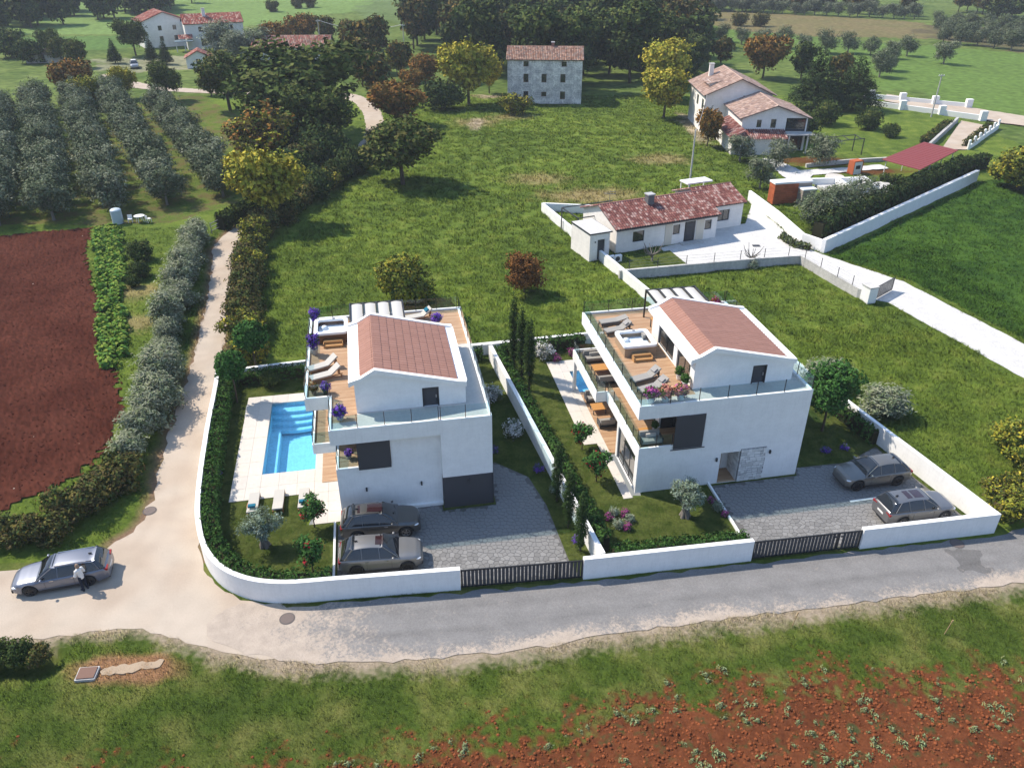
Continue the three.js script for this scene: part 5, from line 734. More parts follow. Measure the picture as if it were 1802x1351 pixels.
function makeCar(o) {
  const t = thing(o.name, o.label, 'car', o.pos, o.turn); const { L, W } = o, hw = W / 2, wb = o.wheelbase, wr = o.wheelR, xf = o.frontAxle, xr = xf - wb, x0 = -L / 2, x1 = L / 2;
  const top = (x) => lerpAt(o.top, x), half = (x) => hw * Math.min(1, lerpAt(o.plan, x)), ws = [];
  for (let i = 0; i <= 56; i++) ws.push(x0 + L * (0.5 - 0.5 * Math.cos(PI * i / 56)) * 0.35 + L * i / 56 * 0.65);
  const bot = (x) => { let y = o.sill + 0.1 * sstep(0.38, 0.5, Math.abs(x) / L); for (const c of [xf, xr]) { const d = Math.abs(x - c), R = wr + 0.055; if (d < R) y = Math.max(y, wr + Math.sqrt(R * R - d * d)); } return y; };
  const sec = (x) => { const w = half(x), y = top(x), b = Math.min(bot(x), y - 0.12), m = b + (y - b) * 0.45, pts = [[0, y + 0.025], [w * 0.5, y + 0.02], [w * 0.8, y], [w * 0.93, y - 0.05], [w * 0.985, y - 0.14], [w, m], [w * 0.985, b + 0.06 * (m - b)], [w * 0.95, b]]; return [...pts.map(([z, q]) => [x, q, z]).reverse(), ...pts.slice(1).map(([z, q]) => [x, q, -z])]; };
  const body = part(t, 'body', loft(ws.map(sec)), o.paint);
  part(t, 'underbody', bx(x0 + 0.25, x1 - 0.25, o.sill - 0.02, o.sill + 0.25, -hw * 0.72, hw * 0.72), M.carTrim);
  // cabin
  const [r0, r1, f1, f0] = o.cabin, belt = (x) => top(x) - 0.03, roofY = (x) => x < r1 ? belt(r0) + (o.roof - belt(r0)) * Math.sin(clamp((x - r0) / (r1 - r0)) * PI / 2) ** 0.9 : x > f1 ? belt(f0) + (o.roof - 0.02 - belt(f0)) * Math.sin(clamp((f0 - x) / (f0 - f1)) * PI / 2) ** 0.95 : o.roof - 0.055 * ((x - (r1 + f1) / 2) / ((f1 - r1) / 2)) ** 2;
  const cx = []; for (let i = 0; i <= 30; i++) cx.push(r0 + (f0 - r0) * i / 30);
  const csec = (x, up = 0, inset = 0) => { const y = roofY(x) + up, bl = belt(x), k = clamp((y - bl) / (o.roof - belt(0))), wbelt = half(x) * 0.93, wrf = wbelt + (o.roofHalf - wbelt) * k - inset; return [[x, bl, wbelt], [x, bl + (y - bl) * 0.5, wbelt + (wrf - wbelt) * 0.45], [x, y - 0.06 * k, wrf], [x, y - 0.012, wrf * 0.86], [x, y, wrf * 0.45], [x, y + 0.008, 0], [x, y, -wrf * 0.45], [x, y - 0.012, -wrf * 0.86], [x, y - 0.06 * k, -wrf], [x, bl + (y - bl) * 0.5, -wbelt - (wrf - wbelt) * 0.45], [x, bl, -wbelt]]; };
  const cabin = part(t, 'cabin_glass', loft(cx.map((x) => csec(x))), M.carGlass);
  const rx = []; for (let i = 0; i <= 14; i++) rx.push(r1 - 0.1 + (f1 + 0.08 - r1 + 0.1) * i / 14);
  const roof = part(t, 'roof', loft(rx.map((x) => csec(x, 0.012, -0.012).slice(2, 9)), false), o.roofPaint ?? o.paint); roof.material = roof.material.clone(); roof.material.side = THREE.DoubleSide;
  for (const s of [1, -1]) for (const [xb, xt, w] of o.pillars) { const a = csec(xb, 0), y = roofY(xt), q = csec(xt, 0); part(roof, 'pillar', sbar(V(xb, a[0][1], s * (a[0][2] + 0.004)), V(xt, q[2][1] + 0.01, s * (q[2][2] + 0.006)), 0.022, w), o.paint); }
  if (o.sunroof) for (const [a, b] of o.sunroof) part(roof, 'sunroof', loft([a, (a + b) / 2, b].map((x) => { const y = roofY(x) + 0.028; return [[x, y - 0.012, o.roofHalf * 0.66], [x, y, 0], [x, y - 0.012, -o.roofHalf * 0.66]]; }), false), M.sunroofGlass);
  if (o.rails) for (const s of [1, -1]) part(roof, 'roof_rail', merge([sbar(V(r1 + 0.05, roofY(r1 + 0.05) + 0.03, s * o.roofHalf * 0.93), V(f1 - 0.1, roofY(f1 - 0.1) + 0.03, s * o.roofHalf * 0.93), 0.035, 0.04)]), o.rails);
  part(roof, 'antenna', bx(r1 + 0.08, r1 + 0.24, o.roof, o.roof + 0.07, -0.02, 0.02), M.carTrim);
  // trim
  for (const s of [1, -1]) {
    part(body, 'sill_trim', sbar(V(xr + wr + 0.06, o.sill + 0.05, s * hw * 0.975), V(xf - wr - 0.06, o.sill + 0.05, s * hw * 0.975), 0.05, 0.13), o.sillMat ?? M.carTrim);
    part(body, 'mirror', (() => { const g = new THREE.SphereGeometry(0.11, 10, 8); g.scale(0.7, 0.65, 1); g.translate(f0 - 0.35, top(f0 - 0.4) + 0.1, s * (hw + 0.09)); return plain(g); })(), o.paint);
    part(body, 'headlight', (() => { const g = new THREE.SphereGeometry(0.17, 10, 8); g.scale(1.2, 0.38, 0.95); g.translate(x1 - 0.3, top(x1 - 0.2) - 0.1, s * half(x1 - 0.28) * 0.84); return plain(g); })(), M.lamp);
    part(body, 'tail_light', bx(x0 + 0.01, x0 + 0.2, o.tailY, o.tailY + 0.13, s > 0 ? -half(x0 + 0.1) * 1.0 : half(x0 + 0.1) * 0.55, s > 0 ? -half(x0 + 0.1) * 0.55 : half(x0 + 0.1) * 1.0), M.tail);
    for (const x of [0.32, -0.72]) part(body, 'door_handle', bx(x - 0.1, x + 0.1, o.handleY, o.handleY + 0.035, s > 0 ? -hw * 1.012 : hw * 0.985, s > 0 ? -hw * 0.985 : hw * 1.012), o.handleMat ?? M.chrome);
    for (const x of [f0 - 0.45, (f0 + r0) / 2 - 0.15, xr + wr * 0.6]) part(body, 'door_seam', bx(x - 0.006, x + 0.006, o.sill + 0.16, top(x) - 0.16, s > 0 ? -hw * 1.002 : hw * 0.99, s > 0 ? -hw * 0.99 : hw * 1.002), M.carTrim);
  }
  part(body, 'grille', bx(x1 - 0.1, x1 - 0.005, o.sill + 0.28, top(x1) - 0.1, -hw * 0.42, hw * 0.42), M.carTrim);
  part(body, 'bumper', merge([bx(x1 - 0.22, x1 - 0.02, o.sill + 0.02, o.sill + 0.2, -hw * 0.7, hw * 0.7), bx(x0 + 0.01, x0 + 0.2, o.sill + 0.02, o.sill + 0.24, -hw * 0.74, hw * 0.74)]), M.carTrim);
  part(body, 'number_plate', bx(x0 - 0.012, x0 + 0.03, o.tailY - 0.22, o.tailY - 0.1, -0.26, 0.26), M.plate);
  part(body, 'wiper', merge([sbar(V(f0 - 0.06, belt(f0) + 0.05, 0.5), V(f0 - 0.22, roofY(f0 - 0.22) + 0.015, -0.05), 0.015, 0.015), sbar(V(f0 - 0.06, belt(f0) + 0.05, -0.1), V(f0 - 0.22, roofY(f0 - 0.22) + 0.015, -0.55), 0.015, 0.015)]), M.carTrim);
  // wheels
  for (const x of [xf, xr]) for (const s of [1, -1]) {
    const ty = new THREE.LatheGeometry([[wr * 0.62, -0.11], [wr * 0.94, -0.115], [wr, -0.08], [wr, 0.08], [wr * 0.94, 0.115], [wr * 0.62, 0.11], [wr * 0.62, -0.11]].map(([a, b]) => new THREE.Vector2(a, b)), 22); ty.rotateX(PI / 2); ty.translate(x, wr, s * (hw - 0.13));
    const w = part(t, 'wheel', plain(ty), M.tyre); const spokes = [];
    for (let k = 0; k < 5; k++) { const a = k * 2 * PI / 5 + x; const g = new THREE.BoxGeometry(wr * 0.6, 0.07, 0.025); g.translate(wr * 0.3, 0, 0); g.rotateZ(a); g.translate(x, wr, s * (hw - 0.035)); spokes.push(g); }
    const rim = new THREE.TorusGeometry(wr * 0.61, 0.022, 6, 22); rim.translate(x, wr, s * (hw - 0.035)); spokes.push(rim);
    part(w, 'rim', merge(spokes), o.rim ?? M.rim); part(w, 'brake_disc', (() => { const g = new THREE.CylinderGeometry(wr * 0.58, wr * 0.58, 0.03, 18); g.rotateX(PI / 2); g.translate(x, wr, s * (hw - 0.1)); return plain(g); })(), M.carTrim);
  }
  return t;
}
M.sunroofGlass = new THREE.MeshPhysicalMaterial({ color: new THREE.Color().setRGB(0.03, 0.012, 0.014), roughness: 0.08, clearcoat: 1, side: THREE.DoubleSide });
M.sunroofBlack = new THREE.MeshPhysicalMaterial({ color: new THREE.Color().setRGB(0.01, 0.01, 0.012), roughness: 0.08, clearcoat: 1, side: THREE.DoubleSide });
const SUV = { L: 4.55, W: 1.86, wheelbase: 2.74, frontAxle: 1.42, wheelR: 0.39, sill: 0.29, roof: 1.68, roofHalf: 0.53, tailY: 0.88, handleY: 0.93, cabin: [-2.22, -1.45, 0.05, 1.04], top: [[-2.28, 0.92], [-2.18, 1.1], [-1.5, 1.15], [0, 1.11], [0.9, 1.08], [1.3, 1.06], [1.9, 0.99], [2.16, 0.87], [2.28, 0.7]], plan: [[-2.28, 0.84], [-2.1, 0.93], [-1.6, 0.985], [-0.5, 1], [1.2, 1], [1.75, 0.96], [2.1, 0.85], [2.28, 0.66]], pillars: [[1.0, 0.14, 0.07], [-0.02, -0.08, 0.07], [-0.98, -1.0, 0.06], [-1.88, -1.45, 0.16]] };
makeCar({ ...SUV, name: 'parked_car', label: 'dark grey SUV with brown panoramic roof parked against the white villa wall', pos: [-7.62, 0.055, -35.75], turn: 0.139, paint: paint(0.085, 0.083, 0.08), sunroof: [[-1.25, 0.15]], rails: M.chrome, sillMat: M.chrome });
makeCar({ ...SUV, name: 'parked_car', label: 'silver SUV with short black sunroof parked behind the street wall', pos: [-7.2, 0.055, -33.0], turn: 0.12, paint: paint(0.2, 0.195, 0.19, 0.5), sunroof: [[-0.25, 0.18]], rim: M.rimDark, wheelR: 0.37 });
makeCar({ ...SUV, name: 'parked_car', label: 'dark bronze grey SUV facing the villa, parked near the corner wall', pos: [22.74, 0.055, -40.5], turn: -2.95, paint: paint(0.17, 0.16, 0.145), roof: 1.58, top: [[-2.28, 0.9], [-2.18, 1.06], [-1.5, 1.1], [0, 1.07], [0.9, 1.05], [1.3, 1.03], [1.9, 0.96], [2.16, 0.85], [2.28, 0.7]], rim: M.rimDark });
makeCar({ ...SUV, name: 'parked_car', label: 'grey SUV with double black roof windows parked behind the corner street wall', pos: [23.95, 0.055, -37.05], turn: 0.2, paint: paint(0.17, 0.17, 0.175), sunroof: [[-0.95, -0.62], [-0.5, 0.12]], cabin: [-2.2, -1.6, 0.25, 1.05] });
makeCar({ L: 4.85, W: 1.84, wheelbase: 2.85, frontAxle: 1.48, wheelR: 0.34, sill: 0.2, roof: 1.47, roofHalf: 0.58, tailY: 0.78, handleY: 0.8, cabin: [-2.3, -1.75, 0.2, 1.12], top: [[-2.43, 0.78], [-2.3, 0.96], [-1.5, 0.96], [0, 0.93], [1.0, 0.91], [1.5, 0.88], [2.0, 0.8], [2.3, 0.68], [2.43, 0.56]], plan: [[-2.43, 0.78], [-2.25, 0.9], [-1.7, 0.98], [-0.5, 1], [1.2, 1], [1.85, 0.95], [2.2, 0.84], [2.43, 0.62]], pillars: [[1.06, 0.24, 0.06], [0.0, -0.06, 0.06], [-0.98, -1.0, 0.05], [-2.0, -1.72, 0.2]],
  name: 'estate_car', label: 'slate blue estate car with roof rails standing on the gravel by the verge', pos: [-24.2, 0.02, -31.75], turn: -2.87, paint: paint(0.16, 0.175, 0.22, 0.6), rails: M.chrome, rim: M.rimDark });
makeCar({ ...SUV, name: 'off_road_car', label: 'small pale jeep-like car standing in the yard of the red-roofed farmhouse', pos: [-89.2, -0.04, -199.9], turn: -1.15, paint: paint(0.25, 0.27, 0.3, 0.3), roofPaint: mat(0.75, 0.75, 0.74, 0.4), roof: 1.75, pillars: SUV.pillars });
makeCar({ ...SUV, name: 'delivery_van', label: 'white van parked behind the long red-roofed barn', pos: [-72.5, -0.04, -236], turn: 0.2, paint: mat(0.75, 0.75, 0.74, 0.4), roof: 1.95, pillars: SUV.pillars });
// ---------------------------------------------------------------- person with drone controller beside the estate car
{
  const t = thing('person', 'person in white shirt and dark trousers looking down at a controller beside the estate car', 'person', [-22.75, 0.015, -31.0], 2.6);
  const mc = new THREE.MeshStandardMaterial();
  function field(caps, c, size, res, k) { // smooth union of tapered capsules -> mesh
    const m = new MarchingCubes(res, mc, false, false, 60000); m.isolation = 0; m.field.fill(-1); const q = V(), h = size / 2;
    for (let z = 0; z < res; z++) for (let y = 0; y < res; y++) for (let x = 0; x < res; x++) {
      q.set(c[0] + (x - res / 2) / (res / 2) * h, c[1] + (y - res / 2) / (res / 2) * h, c[2] + (z - res / 2) / (res / 2) * h); let d = 1e3;
      for (const [a, b, ra, rb] of caps) { const bx_ = b[0] - a[0], by = b[1] - a[1], bz = b[2] - a[2], l2 = bx_ * bx_ + by * by + bz * bz, s = l2 ? clamp(((q.x - a[0]) * bx_ + (q.y - a[1]) * by + (q.z - a[2]) * bz) / l2) : 0; const e = Math.hypot(q.x - a[0] - bx_ * s, q.y - a[1] - by * s, q.z - a[2] - bz * s) - (ra + (rb - ra) * s), hh = clamp(0.5 + 0.5 * (d - e) / k); d = e + (d - e) * (1 - hh) - k * hh * (1 - hh); }
      m.field[z * res * res + y * res + x] = -d;
    }
    m.update(); const n = m.count, p = new Float32Array(m.positionArray.slice(0, n * 3)); for (let i = 0; i < n; i++) for (let j = 0; j < 3; j++) p[i * 3 + j] = p[i * 3 + j] * h + c[j];
    const g = new THREE.BufferGeometry(); g.setAttribute('position', new THREE.BufferAttribute(p, 3)); g.setAttribute('normal', new THREE.BufferAttribute(new Float32Array(m.normalArray.slice(0, n * 3)), 3)); g.computeVertexNormals(); return g;
  }
  const hip = [0, 0.92, 0], sh = [0.02, 1.4, 0], arm = (s) => [[[0.02, 1.4, 0.17 * s], [0.06, 1.13, 0.25 * s], 0.052, 0.042], [[0.06, 1.13, 0.25 * s], [0.27, 1.12, 0.11 * s], 0.04, 0.03]];
  const body = [[[0.05, 1.6, 0], [0.07, 1.66, 0], 0.085, 0.09], [[0.07, 1.55, 0], [0.1, 1.6, 0], 0.06, 0.065], [[0.02, 1.42, 0], [0.05, 1.55, 0], 0.052, 0.05], [sh, [0, 1.15, 0], 0.11, 0.1], [[0, 1.15, 0], hip, 0.1, 0.12], [[0.02, 1.4, -0.12], [0.02, 1.4, 0.12], 0.07, 0.07], ...arm(1), ...arm(-1), ...[1, -1].flatMap((s) => [[[0, 0.9, 0.09 * s], [0.03, 0.5, 0.11 * s], 0.085, 0.055], [[0.03, 0.5, 0.11 * s], [-0.02, 0.1, 0.12 * s], 0.052, 0.036], [[-0.02, 0.05, 0.12 * s], [0.14, 0.035, 0.14 * s], 0.042, 0.035]])];
  const handOf = (s) => { const b = [0.27, 1.12, 0.11 * s], l = [[b, [0.34, 1.115, 0.1 * s], 0.028, 0.032]]; for (let i = 0; i < 4; i++) { const z = 0.1 * s + (i - 1.5) * 0.018, k = [0.045, 0.052, 0.05, 0.038][i]; l.push([[0.345, 1.11, z], [0.345 + k, 1.095, z - 0.01 * s], 0.0088, 0.008], [[0.345 + k, 1.095, z - 0.01 * s], [0.36 + k, 1.06, z - 0.015 * s], 0.008, 0.007]); } l.push([[0.3, 1.13, 0.085 * s], [0.34, 1.155, 0.06 * s], 0.011, 0.009], [[0.34, 1.155, 0.06 * s], [0.37, 1.16, 0.055 * s], 0.009, 0.008]); return l; };
  const skin = mat(0.42, 0.24, 0.16, 0.6), shirt = bumped(mat(0.72, 0.7, 0.67, 0.9), 6, 0.006), jeans = bumped(mat(0.02, 0.025, 0.04, 0.9), 6, 0.006);
  const head = [[[0.04, 1.62, 0], [0.07, 1.68, 0], 0.088, 0.088], [[0.08, 1.55, 0], [0.1, 1.59, 0], 0.055, 0.06], [[0.15, 1.605, 0], [0.168, 1.585, 0], 0.014, 0.018], [[0.06, 1.62, 0.088], [0.05, 1.6, 0.092], 0.018, 0.014], [[0.06, 1.62, -0.088], [0.05, 1.6, -0.092], 0.018, 0.014]];
  part(t, 'body', merge([field(body, [0.05, 0.88, 0], 1.9, 100, 0.05), field(head, [0.07, 1.62, 0], 0.32, 64, 0.02), field(handOf(1), [0.33, 1.11, 0.1], 0.26, 80, 0.008), field(handOf(-1), [0.33, 1.11, -0.1], 0.26, 80, 0.008)]), skin);
  part(t, 'shirt', field([[sh, [0, 1.15, 0], 0.135, 0.125], [[0, 1.15, 0], [0, 0.93, 0], 0.125, 0.145], [[0.02, 1.41, -0.13], [0.02, 1.41, 0.13], 0.085, 0.085], ...[1, -1].flatMap((s) => [[[0.02, 1.4, 0.17 * s], [0.06, 1.13, 0.25 * s], 0.07, 0.062], [[0.06, 1.13, 0.25 * s], [0.2, 1.125, 0.155 * s], 0.06, 0.048]])], [0.05, 1.2, 0], 0.9, 72, 0.05), shirt);
  part(t, 'trousers', field([[[0, 0.94, -0.04], [0, 0.94, 0.04], 0.125, 0.125], ...[1, -1].flatMap((s) => [[[0, 0.9, 0.09 * s], [0.03, 0.5, 0.11 * s], 0.1, 0.072], [[0.03, 0.5, 0.11 * s], [-0.02, 0.09, 0.12 * s], 0.07, 0.06]])], [0, 0.55, 0], 1.15, 80, 0.03), jeans);
  part(t, 'shoes', field([1, -1].map((s) => [[-0.04, 0.045, 0.12 * s], [0.17, 0.035, 0.145 * s], 0.05, 0.042]), [0.05, 0.05, 0], 0.5, 56, 0.01), M.carTrim);
  part(t, 'hair', field([[[0.035, 1.655, 0], [0.06, 1.7, 0], 0.09, 0.084], [[0.0, 1.6, 0], [0.03, 1.66, 0], 0.075, 0.085]], [0.04, 1.66, 0], 0.34, 48, 0.02), mat(0.3, 0.2, 0.14, 0.9));
  part(t, 'eyes', merge([ball(0.012, 0.15, 1.625, 0.034, 8), ball(0.012, 0.15, 1.625, -0.034, 8)]), M.dark); part(t, 'mouth', bx(0.15, 0.158, 1.555, 1.562, -0.025, 0.025), mat(0.3, 0.1, 0.09, 0.6));
  const rc = one('drone_controller', merge([bx(-0.06, 0.06, 0, 0.03, -0.1, 0.1), bx(0.06, 0.15, 0.01, 0.02, -0.07, 0.07), cyl(0.006, 0.006, 0.03, 0, 0.03, 0.06, 6), cyl(0.006, 0.006, 0.03, 0, 0.03, -0.06, 6)]), mat(0.3, 0.31, 0.33, 0.5), 'grey handheld controller held in both hands of the person', 'controller', [0, 0, 0], 2.6);
  const off = V(0.37, 0, 0).applyAxisAngle(V(0, 1, 0), 2.6); rc.position.set(-22.75 + off.x, 1.105, -31.0 + off.z);
}

// ---------------------------------------------------------------- older houses
const stoneTex = tex(1024, 1024, (u, v) => { const k = 1 + 0.35 * tn(u, v, 24, 2) + 0.3 * tn(u, v, 60, 5) + 0.2 * (rnd() - 0.5), d = tn(u, v, 5, 7); return mix3([0.76, 0.73, 0.68], [0.54, 0.52, 0.5], clamp(0.45 + 1.4 * d)).map((c) => c * k); });
M.rubble = bumped(mat(1, 1, 1, 0.95, { map: stoneTex }), 1.2, 0.05); stoneTex.repeat.set(0.13, 0.13);
M.render = bumped(mat(1, 1, 1, 0.9, { map: speck([0.8, 0.77, 0.73], 0.1, 5, 512, 1.6) }), 1, 0.006); M.render.map.repeat.set(0.15, 0.15);
M.renderOld = bumped(mat(1, 1, 1, 0.95, { map: speck([0.6, 0.56, 0.52], 0.2, 5, 512, 1.6) }), 1, 0.01); M.renderOld.map.repeat.set(0.12, 0.12);
M.winWood = mat(0.16, 0.05, 0.03, 0.7); M.oldPane = mat(0.02, 0.02, 0.022, 0.3);
const roofPal = { red: [[0.3, 0.1, 0.075], [0.24, 0.085, 0.07], [0.36, 0.16, 0.12], [0.42, 0.26, 0.21]], old: [[0.3, 0.17, 0.12], [0.22, 0.13, 0.1], [0.38, 0.25, 0.19], [0.27, 0.2, 0.17]], mottled: [[0.2, 0.085, 0.075], [0.16, 0.066, 0.06], [0.33, 0.22, 0.2], [0.24, 0.115, 0.1]], pale: [[0.42, 0.29, 0.23], [0.35, 0.24, 0.19], [0.47, 0.35, 0.29], [0.3, 0.21, 0.18]] };
// barrel tiles on a slope: A,B eave ends, C,D ridge ends (world or local points); one joined part, every tile with its own arch and overlap
function tileSlope(A, B, D, C, pal, cw, rl, seed) {
  rnd = mulberry(seed); const ax = B.clone().sub(A), up = D.clone().sub(A), n = Math.max(1, Math.round(ax.length() / cw)), m = Math.max(1, Math.round(up.length() / rl)), nor = V().crossVectors(ax, up).normalize(); if (nor.y < 0) nor.negate();
  const pos = [], col = [], at = (s, t) => { const p = A.clone().lerp(B, s), q = D.clone().lerp(C, s); return p.lerp(q, t); };
  for (let i = 0; i < n; i++) for (let j = 0; j < m; j++) {
    const c = pick(pal), f = rr(0.75, 1.2), s0 = i / n, s1 = (i + 0.94) / n, t0 = j / m - 0.015, t1 = (j + 1.06) / m, K = 4;
    for (let k = 0; k < K; k++) {
      const u0 = k / K, u1 = (k + 1) / K, h = (u) => cw * 0.3 * Math.sin(u * PI) + 0.005, P = (u, t, lift) => at(s0 + (s1 - s0) * u, t).addScaledVector(nor, h(u) + lift);
      const a = P(u0, t0, 0.035), b = P(u1, t0, 0.035), d = P(u0, Math.min(t1, 1), 0), e = P(u1, Math.min(t1, 1), 0); for (const q of [a, b, e, a, e, d]) { pos.push(q.x, q.y, q.z); col.push(c[0] * f, c[1] * f, c[2] * f); }
    }
  }
  const g = new THREE.BufferGeometry(); g.setAttribute('position', new THREE.Float32BufferAttribute(pos, 3)); g.setAttribute('color', new THREE.Float32BufferAttribute(col, 3)); g.computeVertexNormals(); return g;
}
// gabled block; ridge along b ('b') or along x ('x'); walls with window holes on the front and the left
function gable(t, P) {
  const { x0, x1, b0, b1, eave, ridge, axis = 'b', over = 0.35, wall = M.render, pal = roofPal.old, cw = 0.3, rl = 0.42, front = [], left = [], frame = M.frame, seed = 1, sill = false, base = 0 } = P, th = 0.35;
  const tri = (pts, a, b, alongX) => { const s = new THREE.Shape(pts.map((p) => new THREE.Vector2(...p))), g = new THREE.ExtrudeGeometry(s, { depth: b - a, bevelEnabled: false }); if (alongX) { g.translate(0, 0, a); const q = plain(g), p = q.attributes.position; for (let i = 0; i < p.count; i++) { const x = p.getX(i), z = p.getZ(i); p.setXYZ(i, z, p.getY(i), -x); } q.computeVertexNormals(); return metreUV(q); } g.translate(0, 0, -b); return metreUV(plain(g)); };
  const cx = (x0 + x1) / 2, cb = (b0 + b1) / 2, w = [wallF(x0, x1, base, eave, b0, b0 + th, front), wallS(b0 + th, b1, base, eave, x0, x0 + th, left), bx(x1 - th, x1, base, eave, b0 + th, b1), bx(x0 + th, x1 - th, base, eave, b1 - th, b1)];
  if (axis === 'b') for (const [a, c] of [[b0, b0 + th], [b1 - th, b1]]) w.push(tri([[x0, eave], [x1, eave], [cx, ridge]], a, c)); else for (const [a, c] of [[x0, x0 + th], [x1 - th, x1]]) w.push(tri([[b0, eave], [b1, eave], [cb, ridge]], a, c, true));
  part(t, 'wall', merge(w), wall);
  for (const [a, c, d, e] of front) windowF(t, b0 + 0.05, a, c, d, e, P.lights ?? 1, frame, sill); for (const [a, c, d, e] of left) windowS(t, x0, a, c, d, e, 1);
  const k = axis === 'b' ? (ridge - eave) / (cx - x0) : (ridge - eave) / (cb - b0), e2 = eave - over * k, up = 0.1;
  const R = []; if (axis === 'b') { const f = b0 - over, g = b1 + over; R.push([V(x0 - over, e2 + up, -f), V(x0 - over, e2 + up, -g), V(cx, ridge + up, -f), V(cx, ridge + up, -g)], [V(x1 + over, e2 + up, -f), V(x1 + over, e2 + up, -g), V(cx, ridge + up, -f), V(cx, ridge + up, -g)]); } else { const f = x0 - over, g = x1 + over; R.push([V(f, e2 + up, -(b0 - over)), V(g, e2 + up, -(b0 - over)), V(f, ridge + up, -cb), V(g, ridge + up, -cb)], [V(f, e2 + up, -(b1 + over)), V(g, e2 + up, -(b1 + over)), V(f, ridge + up, -cb), V(g, ridge + up, -cb)]); }
  const slab = R.map(([A, B, D, C]) => { const d = V(0, -0.09, 0), P8 = [A, B, C, D].map((p) => p.clone().add(V(0, -0.01, 0))), Q = P8.map((p) => p.clone().add(d)), ps = []; const quad = (a, b, c, e) => ps.push(...[a, b, c, a, c, e].flatMap((p) => [p.x, p.y, p.z])); quad(...P8); quad(Q[3], Q[2], Q[1], Q[0]); for (let i = 0; i < 4; i++) quad(P8[i], Q[i], Q[(i + 1) % 4], P8[(i + 1) % 4]); const g = new THREE.BufferGeometry(); g.setAttribute('position', new THREE.Float32BufferAttribute(ps, 3)); g.computeVertexNormals(); return g; });
  const roof = part(t, 'roof', merge(slab), P.fascia ?? mat(0.07, 0.05, 0.045, 0.8, { side: THREE.DoubleSide })); roof.material.side = THREE.DoubleSide;
  R.forEach(([A, B, D, C], i) => { const o = part(roof, 'roof_tiles', tileSlope(A, B, D, C, pal, cw, rl, seed + i), M.tile); o.userData.kind = 'stuff'; });
  const ca = R[0][2], cz = R[0][3], n = Math.round(ca.distanceTo(cz) / 0.4), caps = []; for (let i = 0; i < n; i++) caps.push(bar(ca.clone().lerp(cz, i / n).add(V(0, 0.01, 0)), ca.clone().lerp(cz, (i + 1.05) / n).add(V(0, 0.03, 0)), 0.11, 7, 0.1)); part(roof, 'ridge_cap', merge(caps), P.cap ?? mat(...pal[0], 0.85));
  return roof;
}
const chimney = (roof, x, b, y, h, w, m, cap = M.concrete) => { const c = part(roof, 'chimney', bx(x - w / 2, x + w / 2, y, y + h, b - w / 2, b + w / 2), m); part(roof, 'chimney_cap', bx(x - w / 2 - 0.08, x + w / 2 + 0.08, y + h, y + h + 0.12, b - w / 2 - 0.08, b + w / 2 + 0.08), cap); return c; };
// stone tower house
{
  const t = thing('stone_house', 'tall old three-storey rubble stone house with tiled roof', 'house', [-0.85, 0, -158.2], -0.05);
  const rows = [[0.9, 2.3], [3.9, 5.4], [6.7, 7.6]], win = [];
  for (const [i, [a, b]] of rows.entries()) for (const x of i === 2 ? [3.0, 10.1] : [3.0, 6.4, 9.95]) win.push([x, x + 0.95, i === 0 && x === 6.4 ? a + 0.45 : a, i === 0 && x === 6.4 ? b - 0.1 : b]);
  const r = gable(t, { x0: 0, x1: 14, b0: 0, b1: 7.5, eave: 7.9, ridge: 9.6, axis: 'x', wall: M.rubble, pal: roofPal.old, cw: 0.32, rl: 0.45, front: win, frame: M.winWood, seed: 70, over: 0.25, sill: true });
  chimney(r, 8.4, 3.9, 9.2, 1.2, 0.55, mat(0.3, 0.16, 0.12, 0.9));
}
